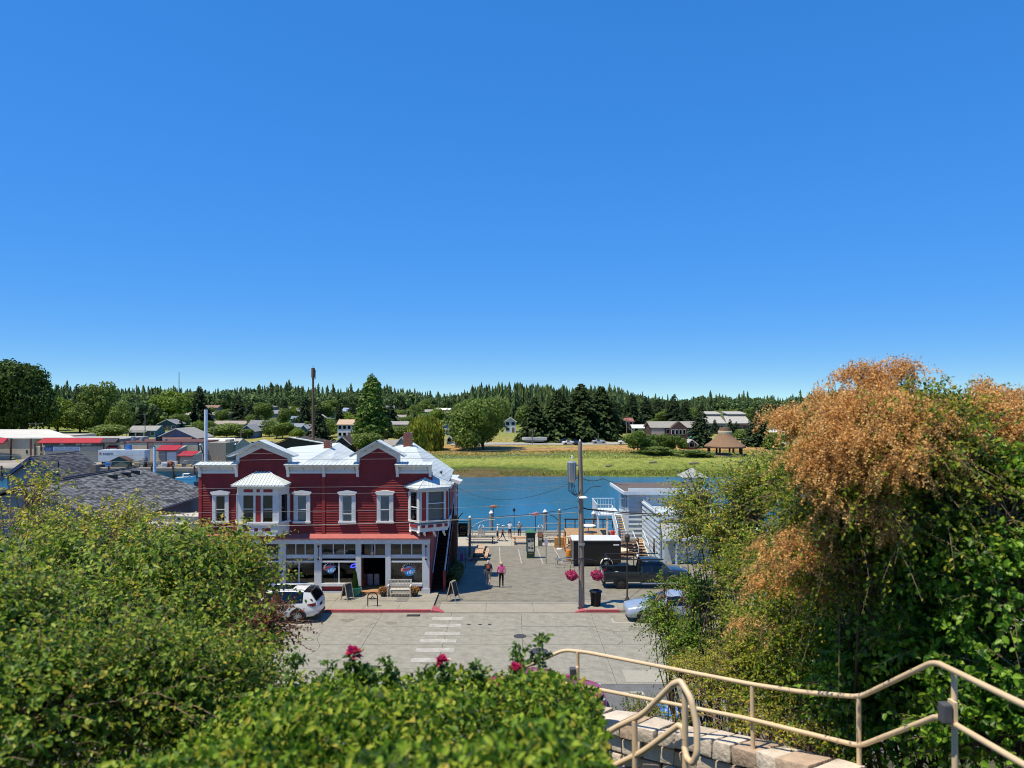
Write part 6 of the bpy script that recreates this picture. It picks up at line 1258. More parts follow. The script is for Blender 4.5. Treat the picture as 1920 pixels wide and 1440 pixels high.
for x, w, h in sec: m.v += [(x, -w, h), (x, -w * .8, -.1), (x, 0, -.25), (x, w * .8, -.1), (x, w, h)]
for i in range(4):
    for j in range(4): m.f.append((i * 5 + j, i * 5 + j + 1, i * 5 + 6 + j, i * 5 + 5 + j)); m.m.append(0)
m.f.append((0, 1, 2, 3, 4)); m.m.append(0); m.f += [(i * 5, i * 5 + 5, i * 5 + 9, i * 5 + 4) for i in range(4)]; m.m += [0] * 4
m.build('hull', mat('boat_white', '#dfe2e0', .5, .1, 2), bt, smooth=40); MB().box(-.6, .7, -.55, .55, .6, 1.25).build('cabin', WHITE, bt, bevel=.08); MB().box(-.3, .72, -.57, .57, .85, 1.1).build('window', GLASSD, bt); MB().box(-2.25, -2.0, -.2, .2, .1, .9).build('outboard_motor', BLACK, bt); MB().tube([(.2, 0, 1.2), (.2, 0, 2.4)], .03, 6).build('mast', STEEL, bt)
def cpole(label, px, top, base_y, r, col, ext=0):
    zb_ = qz if base_y < 200 else farz(X(px, base_y), base_y); t = thing('utility_pole', label, 'utility pole', (X(px, base_y), base_y, zb_)); h = Z(top, base_y) - zb_
    MB().tube([(0, 0, 0), (0, 0, h)], [r, r * .75], 8).build('pole', col, t)
    if ext: MB().bar((-ext, 0, h - .6), (ext, 0, h - .6), .12, .14).build('crossarm', col, t); [MB().lathe((x, 0, h - .5), [(.07, 0), (.08, .1), (.03, .2)], 6).build('insulator', WHITE, t) for x in (-ext * .9, 0, ext * .9)]
    return t
cpole('rust-brown pole in front of the beige plant wall', 234, 826, 164.5, .14, RBR, .8); cpole('utility pole with crossarm behind the cream warehouse roof', 67, 791, 215, .2, WOODG, 2.2); cpole('slim utility pole left of the teal house', 272, 774, 250, .17, WOODG, .8)
cpole('grey utility pole above the grey ranch roof', 519, 784, 260, .2, WOODG, 1.0); cpole('short pole with white transformer by the parked cars', 452, 808, 235, .2, WOODG, .9); cpole('utility pole beside the willow shed', 706, 804, 225, .16, WOODG, .8); cpole('thin pole standing left of the dark firs', 998, 805, 234, .16, WOODG, .8); cpole('tall pole between the firs and the dark house', 1175, 785, 245, .2, WOODG, 1.1); cpole('short pole behind the long white-roofed shed', 401, 800, 235, .17, WOODG, .8)
# monopole
t = thing('antenna_mast', 'tall brown monopole mast with a cylindrical head above the roofs', 'mast', (X(587, 200), 200, farz(X(587, 200), 200))); hz = Z(690, 200) - ROOT[t].z; MP_ = mat('mast_brown', '#6b5147', .8, .12, 1)
MB().tube([(0, 0, 0), (0, 0, hz - 2.6)], [.45, .3], 12).build('pole', MP_, t, smooth=40); MB().tube([(0, 0, hz - 2.7), (0, 0, hz)], .52, 12).build('antenna_drum', MP_, t, smooth=40); MB().tube([(.55, 0, hz - 3.2), (.6, 0, hz - .5)], .14, 8).build('side_antenna', MP_, t); MB().tube([(0, 0, hz), (0, 0, hz + .7)], .07, 6).build('tip', MP_, t)
t = thing('radio_mast', 'faint thin lattice radio mast on the wooded skyline', 'mast', (X(336, 900), 900, 10)); hz = Z(698, 900) - 10; m = MB()
for sx, sy in ((-.8, -.5), (.8, -.5), (0, .8)): m.tube([(sx, sy, 0), (sx * .5, sy * .5, hz)], .14, 4)
for i in range(16): z = hz * i / 16; m.tube([(-.8, -.5, z), (.8, -.5, z + 1)], .07, 4)
m.build('lattice', mat('mast_grey', '#8b98a5', .7, .1, 1), t)
# white long shed and metal-roofed building behind the left gable
y0 = 172; t = thing('long_shed', 'long low shed with white metal roof behind the white pole', 'shed', (X(422, y0), y0, -2.4)); MB().box(X(388, y0), X(442, y0), y0, y0 + 10, -2.6, Z(836, y0)).build('wall', GREYC, t, world=True); MB().prism([(y0, Z(836, y0)), (y0 + 5, Z(822, y0 + 5)), (y0 + 10, Z(836, y0))], X(388, y0), X(441, y0), axis='x').build('gable', GREYC, t, world=True)
MB().slab([(X(386, y0), y0 - .4, Z(833, y0)), (X(444, y0), y0 - .4, Z(833, y0)), (X(440, y0 + 5), y0 + 5, Z(821, y0 + 5)), (X(390, y0 + 5), y0 + 5, Z(821, y0 + 5))], .2).build('roof', mat('white_sheet_roof', '#d2d4d0', .6, .06, .6), t, world=True); MB().box(X(423, y0), X(432, y0), y0 - .2, y0 + 2.5, Z(834, y0), Z(824, y0)).build('dormer', CREAM, t, world=True); MB().box(X(423.5, y0), X(431, y0), y0 - .25, y0 - .1, Z(836, y0), Z(831, y0)).build('opening', DARK, t, world=True)
t = thing('work_barge', 'dark work barge with pale cabin behind the left cornice', 'barge', (X(410, 140), 140, -4.6)); MB().box(-4, 4, -2, 2, -.3, .9).build('hull', mat('barge_navy', '#27303c', .6, .15, 1), t); MB().box(1.0, 3.2, -1.2, 1.2, .9, 2.6).build('cabin', mat('cabin_pale', '#a9b7c2', .6, .1, 1), t); MB().box(1.2, 3.0, -1.24, -1.2, 1.7, 2.3).build('window', GLASSD, t); MB().tube([(-1.5, 0, .9), (-3.6, 0, 8.0)], .1, 6).build('boom', BLACK, t); MB().ball((-3.6, 0, 8.0), .25, 8).build('boom_head', WHITE, t)
y0 = 195; t = thing('metal_roof_barn', 'low barn with broad pale blue metal roof behind the left gable', 'barn', (X(550, y0), y0, farz(X(550, y0), y0))); MB().prism([(X(515, y0), -3), (X(515, y0), Z(833, y0)), (X(545, y0), Z(822, y0)), (X(612, y0), Z(834, y0)), (X(612, y0), -3)], y0, y0 + 14).build('wall', mat('barn_dark', '#3d382f', .9, .15, .8), t, world=True)
MB().slab([(X(543, y0), y0 - .5, Z(820.5, y0)), (X(614, y0), y0 - .5, Z(833, y0)), (X(610, y0 + 14), y0 + 15, Z(829, y0 + 15)), (X(548, y0 + 15), y0 + 15, Z(820, y0 + 15))][::-1], .2).build('roof', ROOFM, t, world=True); MB().slab([(X(513, y0), y0 - .5, Z(832, y0)), (X(543, y0), y0 - .5, Z(820.5, y0)), (X(548, y0 + 15), y0 + 15, Z(820, y0 + 15)), (X(520, y0 + 15), y0 + 15, Z(829, y0 + 15))], .2).build('roof', mat('brown_roof', '#55413a', .9, .15, 1), t, world=True)
# ------------------------------------------------------------------ houses on the far shore
FWH = mat('far_window_frame', '#c9cfd2', .6, .05, 1)
def hcol(c): return mat('wall_' + c, c, .85, .1, .8, stain=.1)
def rcol(c): return mat('roof_' + c, c, .95, .14, .9)
def house(label, px, py, wpx, h, rh, ridge, wall, roof, dep=8.0, rz=0.0, wins=3, porch=False, storeys=1, cat='house', chim=False, name='house', Y=None):
    y = Y or farY(px, py); w = wpx * y / F; x = X(px, y); z = farz(x, y); t = thing(name, label, cat, (x, y, z - .1), rz, group='houses on the far shore')
    a, d, e = w / 2, dep / 2, .45; W_, R_ = hcol(wall), rcol(roof)
    if ridge == 'x':
        MB().prism([(-d, 0), (-d, h), (0, h + rh), (d, h), (d, 0)], -a, a, axis='x').build('wall', W_, t)
        for s in (-1, 1): MB().slab([(-a - e, s * (d + e), h - rh * e / d), (a + e, s * (d + e), h - rh * e / d), (a + e, 0, h + rh), (-a - e, 0, h + rh)][::-s], .18).build('roof', R_, t).location.z = .19
    else:
        MB().prism([(-a, 0), (-a, h), (0, h + rh), (a, h), (a, 0)], -d, d).build('wall', W_, t)
        for s in (-1, 1): MB().slab([(s * (a + e), -d - e, h - rh * e / a), (0, -d - e, h + rh), (0, d + e, h + rh), (s * (a + e), d + e, h - rh * e / a)][::-s], .18).build('roof', R_, t).location.z = .19
        for s in (-1, 1): MB().bar((0, -d - e - .04, h + rh + .1), (s * (a + e), -d - e - .04, h - rh * e / a + .08), .06, .22).build('bargeboard', FWH, t)
    hs = h / storeys
    for f in range(storeys):
        for i in range(wins):
            xx = -a + w * (i + .5) / wins; ww = min(.7, w / wins * .3)
            if f == 0 and i == wins // 2 and wins > 1:
                o = MB().box(xx - .5, xx + .5, -d - .07, -d, .1, 2.1).build('door', mat('far_door', '#6e5a48', .7, .2, 1), t); continue
            o = MB().box(xx - ww - .12, xx + ww + .12, -d - .06, -d, f * hs + .8, f * hs + 2.15).build('window', FWH, t); MB().box(xx - ww, xx + ww, -d - .09, -d - .061, f * hs + .9, f * hs + 2.05).build('pane', GLASSD, o)
    if porch: MB().slab([(-a, -d - 2, h * .78), (a * .4, -d - 2, h * .78), (a * .4, -d, h * .92), (-a, -d, h * .92)], .12).build('porch_roof', R_, t); [MB().box(q - .08, q + .08, -d - 1.9, -d - 1.74, 0, h * .76).build('porch_post', FWH, t) for q in (-a + .2, -a * .3, a * .3)]
    if chim: MB().box(a * .4 - .35, a * .4 + .35, -.35, .35, h + rh * .4, h + rh + .8).build('chimney', BRICK, t)
    return t
H = house
H('teal cottage with grey roof and pale trim behind the plant roof', 276, 819, 50, 2.6, 1.5, 'x', '#3f7480', '#8f8f8a', 7, porch=True, wins=4)
H('dark teal bungalow with two gables above the teal cottage', 322, 806, 34, 2.8, 1.8, 'y', '#355761', '#7b7f80', 8)
H('large slate-blue gabled house with one white attic window', 347, 834, 76, 2.6, 3.0, 'y', '#6d7680', '#8d8d88', 12, wins=4)
H('low brown-roofed building in front of the slate-blue gable', 328, 836, 60, 1.6, 1.4, 'x', '#7a6a5c', '#6e5148', 6, wins=2, Y=224)
H('green-grey side-gabled house behind the bungalow', 341, 797, 20, 2.6, 1.6, 'y', '#5f7a78', '#8a8d8c', 7, wins=2)
H('low tan-roofed house below the dark hillside firs', 352, 786, 36, 2.6, 1.3, 'x', '#6e746c', '#9a9184', 7)
H('grey slab-roofed house high up left of the big spruce', 412, 786, 40, 2.6, 1.4, 'x', '#75776f', '#8c8a86', 7)
H('long low house with brown-grey roof behind the dense shrubs', 436, 806, 58, 2.6, 1.3, 'x', '#6f6a5e', '#938b80', 8, wins=5)
H('navy-walled house with dormer roof behind the blue cottage', 489, 809, 34, 2.7, 2.0, 'x', '#3d4a5c', '#77797c', 8)
H('grey-blue cottage with arched porch gable by the parked cars', 471, 820, 27, 2.6, 2.1, 'y', '#6c7f92', '#85898c', 8, porch=True)
H('grey-roofed house half hidden on the upper slope', 519, 783, 22, 2.6, 1.8, 'x', '#84898c', '#7f8083', 8, wins=2)
H('white-gabled house near the top of the slope', 541, 776, 18, 2.8, 1.8, 'y', '#b8b4a8', '#9d978d', 8, wins=2)
H('small bright blue house left of the mast', 555, 798, 13, 3.4, 1.2, 'x', '#3f93c8', '#6d7f8c', 6, wins=1)
H('long slate-blue house in front of the bright blue one', 553, 811, 34, 2.5, 1.2, 'x', '#6486a6', '#7c868e', 7)
H('teal house with white-edged gable beside the mast', 576, 819, 20, 2.6, 2.0, 'y', '#4f808c', '#9a9c98', 9, wins=2)
H('two-storey white house with tan roof and navy shutters left of the poplar', 655, 820, 34, 5.0, 1.6, 'x', '#bcc9d8', '#b39c84', 8, wins=4, storeys=2)
H('pale blue-roofed house high behind the spruce', 655, 778, 20, 2.6, 2.0, 'x', '#8fa0b4', '#8795ad', 8, wins=2)
H('dark brown gabled cabin peeking above the roof valley', 648, 845, 29, 2.4, 2.0, 'y', '#4a3a34', '#4b423d', 8, wins=2, porch=True, Y=208)
H('long grey-roofed ranch house right of the poplar', 745, 806, 42, 2.5, 1.2, 'x', '#7b7c78', '#8f8d88', 8, wins=4)
H('white ranch house with grey roof upper right of the poplar', 758, 792, 32, 2.6, 1.3, 'x', '#bdbcb6', '#8f8a82', 8)
H('grey house with low roof behind the white ranch house', 775, 783, 30, 2.6, 1.2, 'x', '#84827c', '#9a938a', 8)
H('beige bungalow just above the right ridge', 737, 850, 34, 2.3, 1.3, 'x', '#a19a88', '#8d8a80', 7, wins=3, Y=205)
H('grey gabled cottage beside the brick chimney', 757, 847, 22, 2.5, 2.0, 'y', '#8d939a', '#83868a', 8, wins=2, Y=206)
H('long white and grey house above the willow', 829, 785, 34, 2.6, 1.5, 'x', '#a9b2bb', '#8f8a83', 8, wins=4)
H('white-roofed hall behind the long house above the willow', 832, 775, 26, 2.4, 1.2, 'x', '#a49a92', '#cfcdc6', 9, wins=3)
H('slate-blue house with tan roof left of the big leafy tree', 850, 789, 22, 2.6, 1.3, 'x', '#7f8ca6', '#a39a90', 8, wins=2)
H('white gabled house with tan roof beside the big leafy tree', 874, 790, 20, 2.8, 1.5, 'x', '#c4c6c4', '#a99a8c', 8, wins=3)
H('long tan-roofed carport right of the willow crown', 855, 799, 40, 2.2, .9, 'x', '#6a6258', '#b39a88', 7, wins=3)
H('bright cobalt blue cottage right of the willow', 841, 814, 22, 2.8, 2.2, 'y', '#2f62b4', '#8b9196', 9, porch=True, wins=2)
H('tiny blue-grey shed right of the willow', 844, 832, 11, 1.6, 1.0, 'y', '#7f9db0', '#8fa0aa', 4, wins=1, cat='shed', name='garden_shed')
H('small white gabled shed beside the big leafy tree', 861, 836, 13, 2.0, 1.3, 'y', '#b7c1bd', '#aab5b2', 5, wins=1, cat='shed', name='garden_shed')
H('tall pale house wall between the leafy tree and the firs', 957, 810, 20, 4.5, 1.6, 'y', '#c2cbd0', '#9b9a96', 8, wins=2, storeys=2)
H('white house glimpsed between the dark firs', 1066, 815, 20, 3.0, 1.4, 'x', '#c0c4c2', '#cfcfc8', 8, wins=2)
H('dark two-storey house right of the firs', 1172, 810, 24, 4.6, 1.2, 'x', '#4a4440', '#8a5b52', 9, wins=3, storeys=2, chim=True)
H('low red-roofed house at the wood edge', 1216, 792, 26, 2.4, 1.0, 'x', '#5c5048', '#9a7a72', 8, wins=3)
H('small white-roofed house left of the brown hall', 1197, 812, 26, 2.2, 1.2, 'x', '#8b8f8a', '#c4c6c2', 7, wins=2)
t = H('long brown two-storey hall with dark timber gables', 1258, 830, 86, 5.4, 1.8, 'x', '#4d3f38', '#8d8a82', 12, wins=7, storeys=2, cat='hall', name='community_hall')
a = 86 * ROOT[t].y / F / 2; MB().prism([(-a * .25, 0), (-a * .25, 5.2), (a * .12, 7.6), (a * .5, 5.2), (a * .5, 0)], -8, -5).build('front_gable', hcol('#4d3f38'), t); MB().box(-a, -a * .45, -6.2, -5.9, .2, 5.2).build('pale_wall', hcol('#a19a90'), t); MB().slab([(a * .45, -8.2, 2.3), (a * .95, -8.2, 2.3), (a * .95, -6, 2.6), (a * .45, -6, 2.6)], .2).build('green_awning', rcol('#3f8a6a'), t)
for i in range(4): x_ = -a * .15 + i * a * .16; o = MB().box(x_ - .5, x_ + .5, -8.08, -8, 3.3, 4.9).build('window', FWH, t); MB().box(x_ - .38, x_ + .38, -8.12, -8.09, 3.4, 4.8).build('pane', GLASSD, o)
H('small brown hut with pale roof beside the thatched pavilion', 1294, 842, 18, 1.8, 1.2, 'y', '#6e4a3c', '#a5a49e', 4, wins=1, cat='hut', name='brown_hut')
H('small dark hut below the gymnasium', 1390, 808, 20, 2.6, .8, 'x', '#4a3c3a', '#5c4a44', 6, wins=2, cat='hut', name='dark_hut')
rq = random.Random(21); UPH = [(215, 792), (240, 783), (300, 778), (385, 776), (400, 771), (455, 776), (478, 772), (505, 770), (560, 779), (590, 774), (612, 783), (625, 771), (680, 774), (712, 779), (728, 772), (792, 771), (806, 780), (882, 776), (905, 772), (598, 792), (700, 790)]
for i, (px, py) in enumerate(sorted(UPH)):
    H('small %s-walled house on the upper slope, %s from the left in that row' % (('cream', 'grey', 'blue-grey', 'white', 'tan')[i % 5], ORD[i]), px, py, rq.uniform(15, 26), 2.7, rq.uniform(1.1, 1.8), rq.choice('xxy'), ('#b3aa98', '#8a8c8a', '#7f90a2', '#c2c4c2', '#a08c76')[i % 5], rq.choice(('#8f8d88', '#9a8f84', '#7c7e82', '#a5a39c', '#84695c')), 8, rq.uniform(-.3, .3), wins=3)
# gymnasium with raised roof monitors
y = 300; x = X(1365, y); z = farz(x, y); t = thing('gymnasium', 'large grey gymnasium with two raised roof monitors on the slope', 'gymnasium', (x, y, z)); q_ = y / F; GR, GWL = rcol('#a3a199'), hcol('#8f8d86')
MB().box(-46 * q_, 44 * q_, 0, 16, 0, 3.4).build('wall', GWL, t)
for a, b in ((-46, -4), (-3, 44)):
    MB().slab([(a * q_, -.6, 3.4), (b * q_, -.6, 3.4), ((b - 2) * q_, 7, 6.4), ((a + 4) * q_, 7, 6.4)], .3).build('roof', GR, t); MB().box((a + 12) * q_, (b - 1) * q_, 6.8, 14, 3, 7.2).build('monitor', GWL, t); MB().slab([((a + 10) * q_, 6.2, 7.25), (b * q_, 6.2, 7.25), (b * q_, 15, 8.2), ((a + 10) * q_, 15, 8.2)], .3).build('roof', GR, t)
    for i in range(6): x_ = (a + 4 + i * (b - a - 8) / 6) * q_; o = MB().box(x_, x_ + .9, -.06, 0, .9, 2.2).build('window', GLASSD, t)
for px in (1451, 1462):
    y = 262; t = thing('white_tent', 'white peaked tent roof, %s of the two beside the brown plumes' % ('left' if px == 1451 else 'right'), 'tent', (X(px, y), y, farz(X(px, y), y)), group='white tents'); MB().add([(-1.6, -1.5, 2.2), (1.6, -1.5, 2.2), (1.6, 1.5, 2.2), (-1.6, 1.5, 2.2), (0, 0, 3.6)], [(0, 1, 4), (1, 2, 4), (2, 3, 4), (3, 0, 4), (3, 2, 1, 0)]).build('canopy', WHITE, t); [MB().box(a - .06, a + .06, b - .06, b + .06, 0, 2.2).build('pole', STEEL, t) for a in (-1.5, 1.5) for b in (-1.4, 1.4)]
# woven-hat pavilion
y = 196; x = X(1359, y); z = farz(x, y); t = thing('hat_pavilion', 'brown cedar pavilion shaped like a woven hat beyond the marsh', 'pavilion', (x, y, z)); THA = mat('cedar_shingle', '#80664e', .95, .25, 2.5, .4, 8)
m = MB(); n = 28; prof = [(5.5, 2.5), (4.3, 3.3), (3.0, 4.3), (2.1, 5.3), (1.75, 6.0)]
m.lathe((0, 0, 0), [(5.5, 2.2)] + prof, n); m.build('roof', THA, t, smooth=30); MB().lathe((0, 0, 0), [(1.85, 5.9), (1.9, 6.5), (1.8, 6.6)], 20).build('pale_band', mat('pale_band', '#c4b79c', .8, .1, 2), t); MB().lathe((0, 0, 0), [(1.5, 6.6), (1.5, 7.4), (1.45, 7.45)], 20).build('cap', THA, t); MB().lathe((0, 0, 0), [(5.6, 2.05), (5.65, 2.25), (5.5, 2.4)], n).build('eave_ring', mat('eave_brown', '#4f3a2e', .9, .15, 2), t)
for i in range(8): a = R(i * 45 + 12); MB().tube([(4.6 * math.cos(a), 4.6 * math.sin(a), -.2), (4.6 * math.cos(a), 4.6 * math.sin(a), 2.5)], .26, 10).build('post', MATS['eave_brown'], t)
MB().lathe((0, 0, 0), [(5.0, -.3), (5.0, .12)], 24).build('floor', mat('pavilion_floor', '#a58d75', .9, .1, 1), t)
# far cars
FCM = {k: paint('far_' + k, c) for k, c in dict(white='#d0d2d2', silver='#9aa2a8', black='#24262a', navy='#27304a', red='#7c2a2c', blue='#4a6f95').items()}
CARS = [(1067, 234, 'white', 12), (1080, 234.2, 'navy', 90), (1123, 238, 'silver', 8), (1172, 234, 'white', -10), (1060, 240, 'black', 5), (477, 226, 'silver', 20), (499, 224, 'navy', -15), (508, 228, 'blue', 60), (462, 224, 'black', 80), (540, 232, 'white', 10), (375, 246, 'white', 0), (340, 262, 'white', 10), (303, 268, 'silver', 0), (725, 228, 'red', 15), (1085, 246, 'silver', 30)]
for i, (px, y, cn, a) in enumerate(CARS):
    xs_ = sorted(c[0] for c in CARS); z = farz(X(px, y), y) + (.17 if px > 900 and y < 241 else .02); t = thing('far_car', '%s car parked on the far shore, %s car from the left there' % (cn, ORD[xs_.index(px)]), 'car', (X(px, y), y, z), R(a), group='cars parked on the far shore'); carbody(t, SEDST, FCM[cn], 1.8)
    for x_ in (1.4, -1.35):
        for s in (-1, 1): MB().prism([(x_ + .32 * math.cos(R(k)), .32 + .32 * math.sin(R(k))) for k in range(0, 360, 30)], s * .72, s * .93).build('wheel', RUBBER, t)
t = thing('boat_hull', 'long pale boat hull on a trailer by the dark firs', 'boat', (X(1002, 238), 238, farz(8, 238) + .2)); m = MB(); sec = [(-4.2, .1, .3), (-3, .8, .1), (0, 1.0, 0), (3, .9, 0), (4.2, .7, .1)]
for x_, w, h in sec: m.v += [(x_, -w, 1.9), (x_, -w * .7, .9 + h), (x_, 0, .7 + h), (x_, w * .7, .9 + h), (x_, w, 1.9)]
for i in range(4):
    for j in range(4): m.f.append((i * 5 + j, i * 5 + j + 1, i * 5 + 6 + j, i * 5 + 5 + j)); m.m.append(0)
    m.f.append((i * 5, i * 5 + 5, i * 5 + 9, i * 5 + 4)); m.m.append(0)
m.build('hull', WHITE, t, smooth=40); MB().box(-3, 3, -.5, .5, .5, .75).build('trailer_frame', STEEL, t)
for s in (-1, 1): wheel(t, -.5, s * .9, .35, .2, s)
# ------------------------------------------------------------------ trees
def quads(pos, nrm, size, g, asp=1.0, jit=.35):
    n = len(pos); nrm = unit(nrm); r = unit(g.normal(size=(n, 3))); a = unit(np.cross(nrm, r)); b = np.cross(nrm, a); s = size.reshape(-1, 1)
    c = [(-1, -1), (1, -1), (1, 1), (-1, 1)]; V = np.stack([pos + a * s * (cx + g.normal(size=(n, 1)) * jit) * .5 + b * s * asp * (cy + g.normal(size=(n, 1)) * jit) * .5 + nrm * s * g.normal(size=(n, 1)) * .15 for cx, cy in c], 1)
    return V.reshape(-1, 3), np.arange(n * 4).reshape(-1, 4)
def lobes_pts(lobes, n, g, inner=.62):
    L = np.array(lobes, float); vol = (L[:, 3] * L[:, 4] * L[:, 5]) ** (2 / 3); k = g.choice(len(L), n, p=vol / vol.sum()); d = unit(g.normal(size=(n, 3))); r = inner + (1 - inner) * g.random((n, 1)) ** .6
    bump = 1 + .16 * np.sin(d[:, :1] * 7 + k[:, None]) * np.sin(d[:, 1:2] * 6 + 2 * k[:, None]) + .1 * np.sin(d[:, 2:] * 9 + k[:, None]); return L[k, :3] + d * r * bump * L[k, 3:6], d
TM = {}
def crown_mesh(key, fn, m_):
    if key not in TM:
        V, T, nper = fn(); o = npmesh('crown', V, T, m_, None, nper); TM[key] = o.data; bpy.data.objects.remove(o)
    return TM[key]
def broad_fn(seed, nl, n, sz, shape='round'):
    def f():
        g = np.random.default_rng(seed); lobes = []
        for i in range(nl):
            t = g.random(); a = g.random() * 6.283
            if shape == 'round': rr = .30 * math.sqrt(g.random()); zc = .28 + .5 * t; r = .2 + .1 * g.random(); rr *= 1.1 * (1 - abs(t - .35) * .8); lobes.append((rr * math.cos(a) * 1.3, rr * math.sin(a) * 1.3, zc, r, r, r * .8))
            elif shape == 'poplar': zc = .06 + .86 * t; wv = .2 * min(1, (t / .22 + .15)) ** .6 * (1 - .78 * max(0, t - .25) / .75); lobes.append((wv * .5 * math.cos(a), wv * .5 * math.sin(a), zc, wv * .55 + .03, wv * .55 + .03, .1))
            elif shape == 'wide': rr = .45 * math.sqrt(g.random()); zc = .25 + .55 * t; r = .2 + .12 * g.random(); lobes.append((rr * math.cos(a), rr * math.sin(a), zc, r, r, r * .75))
        p, d = lobes_pts(lobes, n, g); p[:, 2] = np.clip(p[:, 2], .02, 1.02); V, T = quads(p, d + g.normal(size=p.shape) * .6, sz * (.6 + .8 * g.random(n)), g); return V, T, 4
    return f
def willow_fn(seed, n):
    def f():
        g = np.random.default_rng(seed); a = g.random(n) * 6.283; ph = g.random(n) ** .6; rr = .46 * np.sin(ph * 1.57) * (.75 + .25 * g.random(n)); top = .62 + .36 * np.cos(ph * 1.57); bn = .1 * np.sin(a * 9 + 1) + .05 * g.normal(size=n)
        lump = 1 + .16 * np.sin(a * 4 + 2) * np.sin(ph * 5) + .1 * np.sin(a * 7); rr = rr * lump; z = top * (.9 + .12 * lump) - g.random(n) ** 1.2 * (top - .06 + bn * 1.6).clip(.05) ; p = np.stack([rr * np.cos(a), rr * np.sin(a), np.clip(z, .02, 1)], 1); d = np.stack([np.cos(a), np.sin(a), .2 + 0 * a], 1)
        ax = np.stack([np.cos(a) * .15 + g.normal(size=n) * .12, np.sin(a) * .15 + g.normal(size=n) * .12, -np.ones(n)], 1); V, T = leaves(p, ax, d + g.normal(size=p.shape) * .4, .08 + .1 * g.random(n), .03 + .02 * g.random(n)); return V, T, 3
    return f
def conifer_fn(seed, n, rad=.2, droop=.45):
    def f():
        g = np.random.default_rng(seed); nb = n // 9; t = g.random(nb) ** 1.25 * .93 + .05; a = g.random(nb) * 6.283
        R_ = rad * (1 - t) ** .72 * (.62 + .45 * g.random(nb)) * (1 + .22 * np.sin(a * 3 + seed + t * 9)) + .008; P_, A_, N_, L_, W_ = [], [], [], [], []
        for k in range(9):
            s = (k + g.random(nb)) / 9; s = .15 + .85 * s; p = np.stack([R_ * s * np.cos(a), R_ * s * np.sin(a), t - droop * R_ * s ** 1.6 + .03 * g.normal(size=nb) * R_ / rad], 1)
            sd = np.where(g.random(nb) > .5, 1, -1) * .9; ax = np.stack([np.cos(a + sd * (1 - s * .6)), np.sin(a + sd * (1 - s * .6)), -.25 - .4 * g.random(nb)], 1); P_.append(p); A_.append(ax); N_.append(np.stack([.3 * np.cos(a), .3 * np.sin(a), np.ones(nb)], 1) + g.normal(size=(nb, 3)) * .45); L_.append(R_ * (.42 - .18 * s) + .014); W_.append(R_ * .2 + .008)
        V, T = leaves(np.concatenate(P_), np.concatenate(A_), np.concatenate(N_), np.concatenate(L_), np.concatenate(W_), .1, .2); return V, T, 3
    return f
LG = leafmat('broadleaf_mid', ['#3c5426', '#567434', '#6e8c42', '#849e52', '#48642c'], .35, .6, .1, .15); LD = leafmat('broadleaf_dark', ['#22361a', '#344e22', '#48662e', '#5c7a3a'], .3, .6, .08, .12); LY = leafmat('broadleaf_light', ['#4d6a26', '#66852f', '#80a03c', '#93ad4c'], .35, .6, .1, .15); LW = leafmat('willow_leaf', ['#65782a', '#8a9c3c', '#a8b54e', '#74882f', '#bcc464', '#4c5c20'], .4, .6, .05, 2.5); LP = leafmat('poplar_leaf', ['#34501f', '#4c6e2c', '#65893c', '#7c9e4c'], .35, .5, .12, .12)
LC = leafmat('fir_needles', ['#1e2e1a', '#2c4024', '#3a522e', '#4a6238'], .2, .7, .05, .1); LS = leafmat('spruce_needles', ['#1a2a1e', '#283c2a', '#364c34', '#445c3e'], .2, .7, .05, .1); LCB = leafmat('blue_spruce', ['#2c403a', '#3f574e', '#526b60'], .12, .7, .05, .1); LO = leafmat('orange_brown_leaf', ['#6a4a22', '#8a6428', '#a98435', '#5a5a2a'], .3, .6, .08)
BARK = mat('bark', '#51453a', .95, .25, 1, .5, 4)
trunks = {}
def tree(name, label, px, pyb, hpx, wpx, key, fn, m_, Y=None, group=None, trunk_h=.35, tr=.035):
    y = Y or farY(px, pyb); x = X(px, y); z = farz(x, y); h = hpx * y / F; w = wpx * y / F; t = thing(name, label, 'tree', (x, y, z - .1), 0, group)
    o = link('crown', crown_mesh(key, fn, m_), t); bb_ = TM[key]; k = getattr(tree, 'ext', {}); 
    if key not in k: co = np.empty(len(bb_.vertices) * 3, np.float32); bb_.vertices.foreach_get('co', co); co = co.reshape(-1, 3); k[key] = (np.percentile(np.abs(co[:, 0]), 97) * 2.0, np.percentile(co[:, 2], 99.7)); tree.ext = k
    ew, eh = k[key]; o.scale = (w / ew, w / ew, h / eh); o.rotation_euler = (0, 0, random.Random(px * 7 + pyb).uniform(0, 6.28)); o['kind'] = 'stuff'
    if 't' not in trunks: 
        m = MB(); m.tube([(0, 0, 0), (.03, 0, .3), (0, .02, .65), (0, 0, .95)], [1, .75, .5, .12], 7)
        trunks['t'] = m.mesh('trunk', BARK, smooth=50)
    c = link('trunk', trunks['t'], t); c.scale = (h * tr, h * tr, h * .9); return t
FIRS = [('fir%d' % i, conifer_fn(20 + i, 2600, .2 + .03 * i)) for i in range(3)]; WFIR = [('wfir%d' % i, conifer_fn(40 + i, 5200, .3, .35)) for i in range(2)]
BRD = [('brd%d' % i, broad_fn(60 + i, 18, 8500, .034)) for i in range(4)]; BUSH = [('bush%d' % i, broad_fn(80 + i, 14, 4500, .05, 'wide')) for i in range(3)]
tree('poplar_tree', 'tall dense columnar poplar rising behind the right gable', 697, 838, 128, 54, 'pop', broad_fn(1, 50, 22000, .021, 'poplar'), LP, Y=222)
tree('poplar_tree', 'shorter dark columnar tree at the right foot of the poplar', 718, 836, 76, 34, 'pop2', broad_fn(2, 30, 9000, .03, 'poplar'), LD, Y=228)
